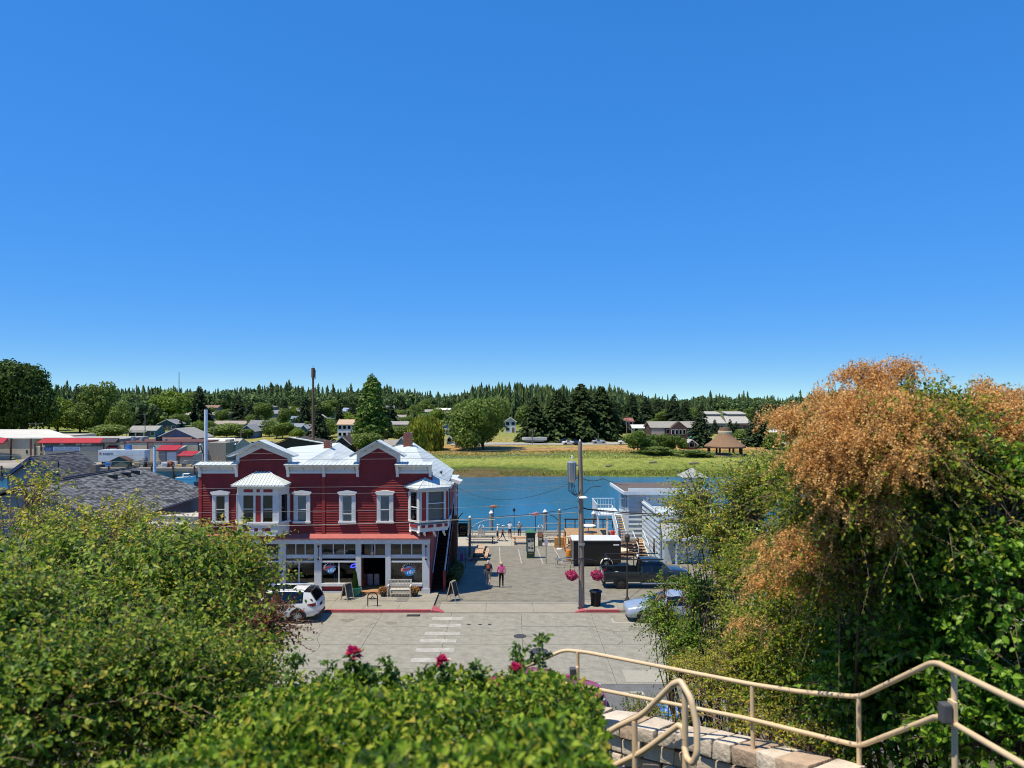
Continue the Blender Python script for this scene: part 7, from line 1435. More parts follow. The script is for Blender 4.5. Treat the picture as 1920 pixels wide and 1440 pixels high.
tree('willow_tree', 'round yellow-green weeping willow in the shore meadow', 798, 840, 64, 60, 'wil', willow_fn(3, 12000), LW, Y=212)
tree('broadleaf_tree', 'very large grey-green leafy tree at the marsh edge', 905, 842, 96, 104, 'big', broad_fn(9, 38, 30000, .024, 'wide'), LG, Y=214)
tree('broadleaf_tree', 'bright green bushy tree at the foot of the poplar', 694, 846, 36, 56, *BRD[0], LG, Y=206)
for i, (px, pb, h, w, v) in enumerate([(1003, 838, 84, 52, 0), (1046, 838, 96, 62, 1), (1089, 836, 106, 74, 0), (1128, 834, 100, 62, 1)]): tree('fir_tree', 'broad dark fir behind the shore road, %s from the left of the four' % ORD[i], px, pb, h, w, *WFIR[v], LC, Y=245 + 3 * i, group='broad firs behind the shore road', trunk_h=.3)
tree('spruce_tree', 'dark spruce standing right of the brown hall', 1315, 838, 82, 42, *FIRS[1], LS, Y=222); tree('spruce_tree', 'dark spruce beside the brown plumes right of the pavilion', 1419, 832, 80, 44, *FIRS[2], LS, Y=226); tree('spruce_tree', 'tall dark spruce behind the brown hall', 1264, 800, 62, 36, *FIRS[1], LS, Y=330)
for i, (px, h) in enumerate([(1340, 27), (1369, 28), (1381, 24)]): tree('spruce_tree', 'small spruce in front of the gymnasium, %s from the left' % ORD[i], px, 802, h, 15, *FIRS[i % 3], LS, Y=285, group='small spruces before the gymnasium')
for lb, px, pb, h, w, v, m_ in [('round green bushy tree left of the brown hall', 1196, 850, 44, 48, 0, LG), ('narrow green bush tree beside the round one', 1222, 848, 34, 26, 1, LG), ('green bushy tree in front of the brown hall', 1250, 845, 32, 32, 2, LG), ('dark green bushy tree before the right end of the hall', 1275, 846, 30, 24, 3, LD), ('low wide green thicket below the hall', 1240, 852, 16, 70, 1, LG), ('round dark bush left of the right-hand spruce', 1400, 825, 20, 40, 0, LD), ('bright green bush right of the pavilion', 1452, 842, 30, 40, 2, LY), ('low olive thicket beside the pavilion', 1300, 856, 14, 60, 3, LG), ('bright green round tree at the wood edge above the hall', 1225, 800, 16, 18, 0, LY)]: tree('bushy_tree', lb, px, pb, h, w, *BUSH[v % 3], m_)
# the great dark trees at the left edge and the leafy belt beside them
for i, (px, pb, h, w, v, m_) in enumerate([(6, 812, 146, 104, 0, LD), (48, 812, 136, 96, 1, LD), (-40, 812, 140, 90, 2, LD), (25, 815, 95, 90, 3, LD)]): tree('broadleaf_tree', 'great dark leafy tree towering at the photo edge, %s from the left' % ORD[[1, 3, 0, 2][i]], px, pb, h, w, 'great%d' % v, broad_fn(100 + v, 24, 16000, .024), m_, Y=262 + 2 * i, group='great dark trees at the photo edge')
MID = [('b', 108, 812, 66, 58, 3), ('b', 92, 808, 50, 40, 2), ('b', 150, 812, 58, 60, 1), ('b', 186, 810, 92, 56, 0), ('b', 225, 812, 58, 46, 1), ('f', 264, 806, 48, 22, 0), ('b', 205, 822, 26, 60, 2), ('f', 146, 800, 80, 36, 2), ('b', 250, 790, 50, 44, 0), ('b', 315, 792, 60, 64, 3), ('b', 285, 790, 44, 42, 1), ('f', 374, 790, 66, 34, 0), ('b', 345, 775, 40, 40, 0), ('b', 372, 822, 30, 30, 1), ('b', 425, 822, 28, 60, 2), ('b', 395, 815, 26, 30, 1), ('f', 448, 796, 56, 36, 1), ('f', 468, 798, 44, 26, 2), ('b', 492, 796, 40, 34, 2), ('b', 505, 818, 30, 34, 1), ('b', 532, 800, 34, 20, 0), ('b', 530, 822, 30, 36, 2), ('f', 571, 802, 58, 36, 1), ('f', 598, 828, 74, 36, 2), ('b', 615, 820, 34, 38, 1), ('f', 636, 806, 56, 20, 0), ('b', 556, 822, 20, 30, 3), ('b', 548, 786, 24, 16, 3), ('f', 660, 795, 40, 26, 1), ('b', 672, 842, 28, 34, 3), ('b', 752, 826, 28, 34, 0), ('f', 732, 800, 48, 32, 1), ('b', 735, 820, 22, 40, 2), ('b', 775, 800, 26, 30, 1), ('f', 838, 800, 26, 18, 0), ('b', 858, 796, 18, 18, 3), ('b', 870, 822, 22, 34, 3), ('b', 885, 842, 36, 40, 2), ('b', 862, 812, 18, 30, 1), ('b', 815, 842, 30, 28, 0), ('f', 925, 800, 60, 34, 2), ('b', 955, 795, 44, 40, 2), ('b', 975, 790, 40, 34, 1), ('b', 985, 800, 40, 34, 0), ('f', 1150, 812, 70, 40, 2), ('f', 1185, 800, 64, 34, 0), ('b', 1183, 797, 26, 22, 3), ('f', 1210, 796, 54, 34, 1), ('f', 1235, 795, 50, 30, 2), ('b', 1246, 800, 30, 28, 2), ('f', 1285, 796, 44, 30, 0), ('b', 1300, 794, 30, 40, 1), ('b', 1412, 790, 26, 36, 1), ('b', 1445, 800, 30, 40, 0), ('f', 1485, 800, 50, 30, 1), ('b', 1520, 805, 40, 60, 2), ('f', 1700, 790, 50, 30, 1), ('f', 1800, 790, 46, 30, 2), ('f', 1560, 790, 46, 28, 0), ('b', 500, 788, 24, 22, 3), ('b', 458, 822, 18, 30, 2)]
cnt = {'b': 0, 'f': 0}; srt = {k: sorted(m[1] for m in MID if m[0] == k) for k in 'bf'}
for i, (k, px, pb, h, w, v) in enumerate(MID):
    n_ = ORD[srt[k].index(px)]
    if k == 'f': tree('fir_tree', 'dark pointed fir among the far houses, %s fir from the left' % n_, px, pb, h, w, *FIRS[v % 3], LC, group='firs among the far houses')
    else: tree('broadleaf_tree', '%s leafy tree among the far houses, %s leafy one from the left' % (['deep green', 'mid green', 'grey-green', 'light green'][v], n_), px, pb, h, w, *BRD[v], [LD, LG, LG, LY][v], group='leafy trees among the far houses')
SL = sorted([(rq.uniform(190, 930), rq.uniform(768, 812), rq.choice('bbf')) for _ in range(70)]); cn = {'b': 0, 'f': 0}
for px, pb, k in SL:
    n_ = ORD[cn[k]]; cn[k] += 1; h = rq.uniform(14, 30); v = rq.randrange(4)
    if k == 'f': tree('fir_tree', 'small dark fir on the housing slope, %s small fir from the left' % n_, int(px), int(pb), h * 1.3, h * .6, *FIRS[v % 3], LC, group='small firs on the housing slope')
    else: tree('bushy_tree', 'small rounded tree on the housing slope, %s small one from the left' % n_, int(px), int(pb), h, h * rq.uniform(.9, 1.3), *BRD[v], [LD, LG, LG, LY][v], group='small trees on the housing slope')
tree('broadleaf_tree', 'small orange-brown tree on the upper slope', 491, 780, 26, 20, *BUSH[1], LO)
# ------------------------------------------------------------------ the wooded ridge: one mass
g = np.random.default_rng(17); Vs, Ts, off = [], [], 0
def tiers(seed, nt_, ns, rad):
    q = np.random.default_rng(seed); V = []
    for k in range(nt_):
        z = .06 + .9 * k / nt_; r0 = rad * (1 - z) ** .65; a0 = q.random() * 6.28
        for i in range(ns):
            a = a0 + 6.283 * (i + q.uniform(-.25, .25)) / ns; r = r0 * q.uniform(.6, 1.2); s = 2.6 / ns; zz = z + q.uniform(-.02, .02)
            V += [(0, 0, zz + .13), (r * .5 * math.cos(a - s), r * .5 * math.sin(a - s), zz - r * .1), (r * math.cos(a), r * math.sin(a), zz - r * .5), (r * .5 * math.cos(a + s), r * .5 * math.sin(a + s), zz - r * .1)]
    for i in range(3): a = i * 2.1; V += [(0, 0, 1.0), (.03 * math.cos(a), .03 * math.sin(a), .9), (.05 * math.cos(a + .5), .05 * math.sin(a + .5), .84), (.03 * math.cos(a + 1), .03 * math.sin(a + 1), .9)]
    V = np.array(V); return V, np.arange(len(V)).reshape(-1, 4)
def lowfir(seed): return tiers(seed, 10, 8, .25)
protos = [lowfir(200 + i) for i in range(5)]; bp_ = [broad_fn(220 + i, 10, 300, .1)() for i in range(3)]
def place(proto, x, y, h, w):
    global off
    V, T = proto[0], proto[1]; T = np.asarray(T)
    if T.shape[1] == 4: T = np.concatenate([T[:, [0, 1, 2]], T[:, [0, 2, 3]]])
    a = g.random() * 6.283; c, s = math.cos(a), math.sin(a); v = V * np.array([w, w, h]); v = np.stack([v[:, 0] * c - v[:, 1] * s + x, v[:, 0] * s + v[:, 1] * c + y, v[:, 2] + farz(x, y) - .3], 1); Vs.append(v); Ts.append(T + off); off += len(v)
N = 0
while N < 2600:
    y = 400 + 560 * g.random() ** 1.15; u = g.uniform(-.78, .78); x = u * y; px = CX + u * F
    dens = 1.0 if (y > 600 or px < 190) else .35
    if 190 < px < 930 and y < 590: dens = 0
    if px > 1170 and y < 560: dens *= .25
    if g.random() > dens: continue
    h = g.uniform(10, 19) * (1 + (.25 if g.random() < .12 else 0)) * (.95 + .22 * math.sin(px * .021) * math.sin(px * .0083 + 1))
    if 1180 < px < 1560: h *= .85
    if g.random() < (.6 if px < 1180 else .4): place(protos[int(g.integers(5))], x, y, h, h * g.uniform(.8, 1.1))
    else: h *= .72; place(bp_[int(g.integers(3))], x, y, h, h * g.uniform(.9, 1.3))
    N += 1
for i in range(120):                                  # the taller stand behind the firs
    px = g.uniform(885, 1150); y = g.uniform(350, 470); topv = 744 - 28 * math.sin(max(0, min(1, (px - 720) / 440)) * math.pi) ** .5 + g.uniform(-3, 10); x = X(px, y); h = Z(topv, y) - farz(x, y); place(protos[int(g.integers(5))], x, y, h, h * .85)
for i in range(260):
    y = g.uniform(330, 430) if i < 120 else g.uniform(520, 600); px = g.uniform(90, 290) if i < 120 else g.uniform(150, 930); x = X(px, y); h = g.uniform(8, 15); place(bp_[int(g.integers(3))] if g.random() < .6 else protos[int(g.integers(5))], x, y, h, h * 1.0)
LF = leafmat('forest_foliage', ['#33483a', '#405840', '#4e6846', '#5e784e', '#6e8858'], .25, .7, .04, .012)
_tag(npmesh('forest', np.concatenate(Vs), np.concatenate(Ts), LF, None, 3), 'dense wooded ridge of dark firs along the horizon', 'forest', kind='stuff')
# marsh grass tufts and driftwood on the bank
n = 34000; x = g.uniform(-70, 125, n); yy = np.where(g.random(n) < .35, 156.5 + 4 * g.random(n), 186 + 24 * g.random(n)); zz = np.array([farz(a, b) for a, b in zip(x, yy)]); x = x * (yy / 160); zz = np.array([farz(a, b) for a, b in zip(x, yy)])
hgt = .15 + .3 * g.random(n) * (1 + .8 * (np.sin(x * .05) * np.sin(yy * .13) > .3)); p = np.stack([x, yy, zz - .05], 1); ax = np.stack([g.normal(size=n) * .35, g.normal(size=n) * .35, np.ones(n)], 1); nr = np.stack([g.normal(size=n), -np.ones(n), .4 + 0 * x], 1)
V, T = leaves(p, ax, nr, hgt, .1 + .15 * g.random(n), .1, .1); _tag(npmesh('marsh_grass', V, T, leafmat('marsh_grass', ['#6c7a3a', '#85914a', '#98a056', '#aaa364', '#78895a', '#74823f'], .45, .7, .03, .05), None, 3), 'green marsh grass along the far bank', 'grass', kind='stuff')
for i, (px, y, L) in enumerate([(1302, 172, 2.5), (1142, 168, 1.6), (1225, 174, 2.0), (1390, 176, 2.2), (1098, 206, 1.4)]):
    x_ = X(px, y); z = farz(x_, y); t = thing('driftwood_log', 'pale driftwood log on the marsh, %s from the left' % ORD[sorted([1302, 1142, 1225, 1390, 1098]).index(px)], 'log', (x_, y, z), group='driftwood logs'); MB().tube([(-L / 2, 0, .25), (0, .1, .3), (L / 2, .3, .35)], [.25, .22, .12], 7).build('trunk', WOODG, t); MB().tube([(L * .2, .1, .3), (L * .35, -.3, .75)], [.1, .04], 6).build('branch', WOODG, t)
# ------------------------------------------------------------------ foreground: railings, wall, shrubs
TAN = mat('tan_rail_paint', '#d9c09b', .4, .05, 6, .05, 60, stain=.06)
def smooth(pts, n=6):                                  # rounded polyline
    P_ = [Vector(p) for p in pts]; out = [P_[0]]
    for a, b, c in zip(P_, P_[1:], P_[2:]):
        r = min((b - a).length, (c - b).length) * .3; r = min(r, .1); p, q = b + (a - b).normalized() * r, b + (c - b).normalized() * r
        for i in range(n + 1): t = i / n; out.append(p * (1 - t) ** 2 + b * 2 * t * (1 - t) + q * t * t)
    return out + [P_[-1]]
PR = .0212
fr_ = thing('stair_railing', 'long tan pipe railing zigzagging down the hillside stairway', 'railing', P(1610, 1440, 6.1))
MB().tube(smooth([P(905, 1290, 9.3), P(985, 1250, 8.8), P(1058, 1218.5, 8.55), P(1100, 1223, 8.35), P(1410, 1283, 6.9), P(1500, 1297, 6.5), P(1612, 1307, 6.1), P(1752, 1240, 5.25), P(1925, 1324, 4.25), P(2080, 1400, 3.6)]), PR, 12).build('top_rail', TAN, fr_, world=True, smooth=50)
MB().tube(smooth([P(1040, 1278, 8.6), P(1135, 1295, 8.2), P(1400, 1347, 6.9), P(1612, 1399, 6.1), P(1757, 1343, 5.25), P(1784, 1354, 5.08), P(1925, 1437, 4.25), P(2080, 1530, 3.6)]), PR, 12).build('mid_rail', TAN, fr_, world=True, smooth=50)
for px, pt, pb, y in ((1083, 1222, 1385, 8.42), (1410, 1283, 1412, 6.9), (1610, 1307, 1560, 6.1), (1789, 1258, 1560, 5.08)):
    a = P(px, pt, y); b = P(px + (3 if px > 1700 else 0), pb, y); b.x = a.x + .01; MB().tube([b, a], PR, 12).build('post', TAN, fr_, world=True, smooth=50)
STPB = mat('light_box_grey', '#4b4e52', .5, .15, 8)
for px, py, y in ((1771, 1336, 5.05), (1073, 1263, 8.4)):
    c = P(px, py, y); o = MB().box(c.x - .03, c.x + .04, c.y - .04, c.y + .04, c.z - .07, c.z + .07).build('step_light', STPB, fr_, world=True, bevel=.012); MB().box(c.x + .046, c.x + .07, c.y - .04, c.y + .04, c.z - .09, c.z + .085).build('mount_plate', TAN, o, world=True)
nr_ = thing('inner_handrail', 'looped tan handrail end in front of the stone wall', 'railing', P(1240, 1440, 4.9))
MB().tube(smooth([P(1060, 1435, 5.6), P(1150, 1366, 5.3), P(1205, 1340, 5.1), P(1262, 1282, 4.85), P(1276, 1277, 4.8), P(1296, 1310, 4.7), P(1307, 1365, 4.65), P(1307, 1412, 4.62), P(1299, 1432, 4.65), P(1288, 1422, 4.75), P(1283, 1400, 4.8)], 8), PR, 12).build('top_rail', TAN, nr_, world=True, smooth=50)
MB().tube(smooth([P(1060, 1500, 5.6), P(1150, 1436, 5.3), P(1205, 1410, 5.1), P(1272, 1360, 4.85), P(1280, 1364, 4.82), P(1284, 1385, 4.8)], 8), PR, 12).build('mid_rail', TAN, nr_, world=True, smooth=50)
for px, pt, y in ((1190, 1352, 5.15), (1284, 1292, 4.8)): MB().tube([P(px + 2, 1560, y), P(px, pt, y)], PR, 12).build('post', TAN, nr_, world=True, smooth=50)
# stone wall below the railing: separate stones with deep joints
sw_ = thing('stone_wall', 'rough tan stone retaining wall under the railing', 'wall', P(1400, 1440, 6.9)); STN = [mat('stone%d' % i, c, .9, .22, 5, .9, 18, stain=.15) for i, c in enumerate(('#c4b5a2', '#b8a892', '#cfc2b0', '#b59f88', '#c8bba9'))]
path = [P(1085, 1333, 9.1), P(1140, 1346, 8.7), P(1250, 1371, 8.0), P(1330, 1386, 7.4), P(1410, 1406, 6.9), P(1480, 1424, 6.45), P(1560, 1447, 6.05), P(1680, 1500, 5.5)]
cum = [0]
for a, b in zip(path, path[1:]): cum.append(cum[-1] + (b - a).length)
def along(s):
    s = max(0, min(cum[-1] - 1e-4, s))
    for i in range(len(path) - 1):
        if s <= cum[i + 1]: t = (s - cum[i]) / (cum[i + 1] - cum[i]); return path[i].lerp(path[i + 1], t), (path[i + 1] - path[i]).normalized()
    return path[-1], (path[-1] - path[-2]).normalized()
rg = random.Random(12); zoff = 0
m = MB(); back = [along(cum[-1] * i / 24) for i in range(25)]
for p, d in back: q = Vector((-d.y, d.x, 0)).normalized(); q = q if q.y > 0 else -q; m.v += [tuple(p + q * .06 - Vector((0, 0, .04))), tuple(p + q * .28 - Vector((0, 0, .04))), tuple(p + q * .06 - Vector((0, 0, 1.6))), tuple(p + q * .28 - Vector((0, 0, 1.6)))]
for i in range(24): k = 4 * i; m.f += [(k, k + 4, k + 5, k + 1), (k + 2, k, k + 4, k + 6), (k + 1, k + 3, k + 7, k + 5)]; m.m += [0] * 3
m.build('mortar_core', mat('wall_mortar', '#3f3830', .95, .2, 8), sw_, world=True)
row = 0
while zoff < 1.25:
    hrow = .2 if row == 0 else rg.uniform(.1, .2); s = rg.uniform(0, .12)
    while s < cum[-1] - .05:
        L = rg.uniform(.2, .4) if row == 0 else rg.uniform(.16, .5); p, d = along(s + L / 2); q = Vector((-d.y, d.x, 0)).normalized(); q = q if q.y > 0 else -q; hh = hrow - .02; bm = bmesh.new(); bmesh.ops.create_cube(bm, size=1); dep = .36 if row == 0 else .2
        for v in bm.verts: v.co = Vector((v.co.x * (L - .025), v.co.y * dep, v.co.z * hh)) + Vector((rg.uniform(-.015, .015), rg.uniform(-.02, .02), rg.uniform(-.015, .015)))
        bmesh.ops.bevel(bm, geom=bm.edges[:], offset=min(.022, hh * .2), segments=2, affect='EDGES', profile=.6)
        M_ = Matrix.Translation(p + q * (.1 + rg.uniform(-.025, .02)) - Vector((0, 0, zoff + hh / 2 - (.02 if row == 0 else 0))) - ROOT[sw_]) @ Matrix(((d.x, q.x, 0, 0), (d.y, q.y, 0, 0), (d.z, 0, 1, 0), (0, 0, 0, 1))); bm.transform(M_); me = bpy.data.meshes.new('stone'); bm.to_mesh(me); bm.free(); me.materials.append(rg.choice(STN)); me.shade_smooth(); me.set_sharp_from_angle(angle=R(45)); link('stone', me, sw_); s += L
    zoff += hrow; row += 1
# ---- shrubs made of leafy shoots
def shoots(ells, S_, K, g, L=(.35, .8), leaf=(.035, .06), wr=.5, up=.5, spread=1.0, rin=.45, droop=.3, hang=.3, gap=-.15):
    """S_ shoots growing out of ellipsoids, K leaves on each; returns leaf arrays and shoot polylines"""
    E = np.array(ells, float); wgt = (E[:, 3] * E[:, 4] * E[:, 5]) ** (2 / 3); k = g.choice(len(E), S_, p=wgt / wgt.sum()); d = unit(g.normal(size=(S_, 3))); d[:, 2] = np.where(d[:, 2] < -.5, -d[:, 2], d[:, 2])
    r = rin + (1 - rin) * g.random((S_, 1)) ** .7; o = E[k, :3] + d * r * E[k, 3:6] * .86; nz_ = np.sin(o[:, 0] * 5.1 + 1) * np.sin(o[:, 1] * 4.3) + np.sin(o[:, 2] * 5.7 + 2 + o[:, 0] * 2.1) * .8; keep = nz_ + g.normal(size=S_) * .35 > gap; k, d, r, o = k[keep], d[keep], r[keep], o[keep]; S_ = len(k); ax = unit(d * spread + np.array([0, 0, up]) + g.normal(size=(S_, 3)) * .35); Ls = g.uniform(*L, size=(S_, 1))
    t = (np.arange(K) + .5) / K; t = t[None, :, None]; pos = o[:, None] + ax[:, None] * Ls[:, None] * t + np.array([0, 0, -1.0]) * (droop * Ls[:, None] * t ** 2); tan = unit((ax[:, None] + np.array([0, 0, -2.0]) * droop * t).reshape(-1, 3)).reshape(S_, K, 3)
    side = unit(np.cross(tan.reshape(-1, 3), g.normal(size=(S_ * K, 3)))).reshape(S_, K, 3); lax = tan * .55 + side * .8 + np.array([0, 0, -hang]); nrm = np.array([0, 0, .8]) + d[:, None] * .5 + g.normal(size=(S_, K, 3)) * .7
    ln = g.uniform(*leaf, size=(S_, K)) * (1 - .35 * t[..., 0]); lines = (o, ax, Ls, droop); return pos.reshape(-1, 3), lax.reshape(-1, 3), nrm.reshape(-1, 3), ln.ravel(), ln.ravel() * wr, lines
def twigs(lines, r, every=1):
    o, ax, Ls, droop = lines; o, ax, Ls = o[::every], ax[::every], Ls[::every]; n = len(o); V, T = [], []; tt = np.array([-.6, -.1, .35, .7, 1.0]); side = unit(np.cross(ax, np.array([0, .3, 1.0]))); b = np.cross(ax, side)
    for i, t in enumerate(tt):
        c = o + ax * Ls * t + np.array([0, 0, -1.0]) * droop * Ls * max(t, 0) ** 2; rr = r * (1.15 - .9 * (t + .6) / 1.6)
        for j in range(3): a = j * 2.094; V.append(c + (side * math.cos(a) + b * math.sin(a)) * rr)
    V = np.stack(V, 1).reshape(-1, 3); k = np.arange(n)[:, None] * 15
    for i in range(4):
        for j in range(3): T.append(np.concatenate([k + i * 3 + j, k + i * 3 + (j + 1) % 3, k + i * 3 + 3 + (j + 1) % 3, k + i * 3 + 3 + j], 1))
    return V, np.stack(T, 1).reshape(-1, 4)
def ell(px, py, y, rx, rz, ry):
    p = P(px, py, y); return (p.x, p.y, p.z, rx * y / F, ry, rz * y / F)
def boughs(root, ells, base, g, n, r=.02):
    m = MB()
    for i in range(n):
        e = ells[int(g.integers(len(ells)))]; b = Vector(base) + Vector((g.normal() * .35, g.normal() * .25, 0)); d = unit(g.normal(size=(1, 3)))[0]; q = Vector((e[0] + d[0] * e[3] * .6, e[1] + d[1] * e[4] * .6, e[2] + abs(d[2]) * e[5] * .6)); c1 = b.lerp(q, .35) + Vector((g.normal() * .15, g.normal() * .1, .25)); c2 = b.lerp(q, .7) + Vector((g.normal() * .12, g.normal() * .1, .12)); m.tube([b, c1, c2, q], [r, r * .75, r * .5, r * .2], 6)
    m.build('branches', mat('shrub_bark', '#5a4a3a', .9, .25, 8, .4, 40), root, world=True)
def shrub(name, label, cat, ells, base, seed, S_, K, m_, twig_every=3, nb=14, part='foliage', **kw):
    g = np.random.default_rng(seed); t = thing(name, label, cat, base); pos, ax, nr, ln, wd_, lines = shoots(ells, S_, K, g, **kw); V, T = leaves6(pos - np.array(base), ax, nr, ln, wd_ * 1.1); npmesh(part, V, T, m_, t, 3)['kind'] = 'stuff'
    if twig_every: V, F4 = twigs((lines[0] - np.array(base), *lines[1:]), .006, twig_every); npmesh('twigs', V, F4, mat('twig_bark', '#86705a', .9, .3, 10), t, 4)['kind'] = 'stuff'
    if nb: boughs(t, ells, base, g, nb)
    return t, lines
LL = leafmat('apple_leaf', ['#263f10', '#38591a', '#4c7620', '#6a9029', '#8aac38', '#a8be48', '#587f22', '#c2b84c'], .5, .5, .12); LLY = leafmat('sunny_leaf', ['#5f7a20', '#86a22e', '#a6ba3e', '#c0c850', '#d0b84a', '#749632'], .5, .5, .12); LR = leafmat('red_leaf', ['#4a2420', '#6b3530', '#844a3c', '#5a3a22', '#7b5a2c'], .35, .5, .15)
HB = leafmat('hedge_leaf', ['#223c10', '#2c4c14', '#446c18', '#355c16', '#628c20', '#7ca42e', '#98b63c', '#aec04c', '#507a1e', '#b8b04a'], .45, .5, .1); DG = leafmat('glossy_leaf', ['#2a4a12', '#42701c', '#5c9026', '#7aac34', '#94c044'], .48, .4, .16); OS = leafmat('ocean_spray_leaf', ['#34500f', '#50701a', '#6e8e26', '#90a232', '#aaac3e'], .5, .5, .1)
e1 = [ell(50, 1085, 8.4, 110, 68, 1.0), ell(190, 1110, 7.8, 140, 70, 1.1), ell(335, 1108, 7.8, 105, 64, 1.0), ell(90, 1245, 6.5, 190, 110, 1.0), ell(290, 1235, 6.8, 150, 95, 1.0), ell(425, 1110, 8.2, 48, 42, .7), ell(395, 1185, 7.6, 85, 62, .8), ell(410, 1240, 7.0, 60, 40, .6)]
shrub('leafy_shrub', 'big sprawling apple-leaved shrub filling the lower left slope', 'shrub', e1, (-4.6, 7.4, 6.9), 31, 5200, 12, LL, 2, 24, leaf=(.04, .105), L=(.35, .85), wr=.52, gap=-.05)
e1b = [ell(10, 975, 9.2, 70, 50, .7), ell(110, 1000, 9.0, 70, 34, .6), ell(180, 1010, 8.8, 100, 36, .7), ell(300, 1045, 8.6, 110, 26, .6), ell(430, 1050, 8.4, 60, 22, .5), ell(60, 930, 9.4, 40, 20, .4)]
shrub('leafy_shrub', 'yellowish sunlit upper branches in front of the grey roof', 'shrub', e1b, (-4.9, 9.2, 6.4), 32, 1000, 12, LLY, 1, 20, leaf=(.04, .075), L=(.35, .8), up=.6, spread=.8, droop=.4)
e1c = [ell(150, 1330, 4.6, 260, 120, .7), ell(380, 1330, 5.0, 130, 80, .6), ell(20, 1380, 4.0, 200, 130, .6), ell(-40, 1230, 4.8, 120, 130, .6), ell(310, 1310, 5.5, 150, 60, .5), ell(440, 1290, 5.8, 60, 40, .4)]
shrub('leafy_shrub', 'dark green shrub at the lower left corner in front of the slope', 'shrub', e1c, (-2.9, 4.8, 8.3), 33, 4200, 12, LL, 3, 10, leaf=(.034, .07), L=(.25, .6), gap=-.9)
e1d = [ell(500, 1180, 7.4, 26, 34, .3), ell(470, 1220, 7.0, 40, 30, .3), ell(400, 1270, 5.6, 60, 50, .4)]
shrub('red_leafed_shrub', 'reddish brown leafy sprays at the right edge of the big shrub', 'shrub', e1d, (-2.9, 6.4, 7.6), 34, 330, 12, LR, 1, 10, leaf=(.04, .065), L=(.25, .5))
# hedge with flat top
g = np.random.default_rng(41); hb = (-.6, 3.6, 8.9); t = thing('hedge', 'clipped green rose hedge across the bottom of the view', 'hedge', hb); n = 60000
v = g.random(n); Yh = 2.2 + 2.65 * v; xr = .335 + .25 * (Yh - 2.2) / 2.65; u = g.random(n) ** .9; top = 10.78 - .24 * (Yh - 2.2) + .05 * np.sin(Yh * 5 + u * 9) ; Xh = xr - u * (xr + 2.35); top = top - np.clip(-Xh - .9, 0, 2) ** 1.5 * .34 + .06 * np.sin(Xh * 4.1 + 1.3) * np.sin(Yh * 3.3) + .03 * np.sin(Xh * 11)
dep = g.random(n) ** 2.2 * .55; fs = g.random(n) < .3; Xh = np.where(fs, xr - g.random(n) ** 2 * .16 - .1 * (dep > .3) * g.random(n), Xh); dep = np.where(fs, g.random(n) * 1.5, dep); corner = np.clip(1 - (xr - Xh) / .22, 0, 1); top = top - corner ** 2 * .12
fe = np.clip(1 - (4.85 - Yh) / .25, 0, 1); top = top - fe ** 2 * .1; p = np.stack([Xh, Yh, top - dep + .02 * g.normal(size=n)], 1); outw = np.stack([np.where(fs, 1.0, 0) + .2 * g.normal(size=n), -.25 + .3 * g.normal(size=n), np.where(fs, .5, 1.0)], 1)
ax = g.normal(size=(n, 3)) + outw * .6; V, T = leaves6(p - np.array(hb), ax, outw + g.normal(size=(n, 3)) * .8, .024 + .03 * g.random(n) ** 1.5, .016 + .017 * g.random(n), .2, .12); npmesh('foliage', V, T, HB, t, 3)['kind'] = 'stuff'
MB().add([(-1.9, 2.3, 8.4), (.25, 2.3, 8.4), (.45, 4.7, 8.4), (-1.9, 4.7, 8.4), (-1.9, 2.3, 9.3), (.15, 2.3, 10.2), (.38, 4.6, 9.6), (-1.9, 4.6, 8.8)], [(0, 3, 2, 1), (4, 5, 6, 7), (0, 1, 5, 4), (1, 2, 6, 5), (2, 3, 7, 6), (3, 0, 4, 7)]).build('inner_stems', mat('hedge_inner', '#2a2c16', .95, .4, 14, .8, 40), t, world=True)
# rose shoots standing above the hedge
PET = leafmat('rose_petal', ['#a11a5c', '#c42a74', '#d8418a', '#b8226a'], .4, .5, .1)
def rose(label, px, py, y, r, base_py, bloom=True, sway=0, seed=0):
    g = np.random.default_rng(seed); a, b = P(px, py, y), P(px + sway, base_py, y); t = thing('rose_shoot', label, 'rose', b, group='rose shoots above the hedge'); h = a - b; mid = h * .55 + Vector((.015, 0, 0))
    MB().tube([(0, 0, -.15), mid, h], [.006, .005, .004], 6).build('stem', mat('rose_stem', '#4c6a2a', .7, .2, 10), t)
    k = 26; tt = g.random(k) * .92; q = np.array([list(Vector((0, 0, 0)).lerp(h, x)) for x in tt]) ; d = unit(np.stack([g.normal(size=k), g.normal(size=k), .3 + .3 * g.random(k)], 1)); q = np.repeat(q, 5, 0) + np.repeat(d, 5, 0) * np.tile(np.linspace(.01, .06, 5), k)[:, None]; ax = np.repeat(d, 5, 0) * .6 + g.normal(size=(k * 5, 3)) * .6
    V, T = leaves(q, ax, np.array([0, -.3, 1.0]) + g.normal(size=(k * 5, 3)) * .4, .035 + .015 * g.random(k * 5), .022 + .008 * g.random(k * 5)); npmesh('leaves', V, T, leafmat('rose_leaf', ['#2f5018', '#44691f', '#5b822b', '#789a3a'], .4, .4, .25), t, 3)['kind'] = 'stuff'
    if bloom:
        n = 46; d = unit(np.stack([g.normal(size=n), g.normal(size=n), np.abs(g.normal(size=n)) * .9 + .1], 1)); q = d * r * .25 + np.array(list(h)); V, T = leaves(q, d + g.normal(size=(n, 3)) * .25, np.array([0, 0, 1.0]) + d, r * (.75 + .4 * g.random(n)), r * (.7 + .3 * g.random(n)), .2, -.1); npmesh('bloom', V, T, PET, t, 3)['kind'] = 'stuff'
    return t
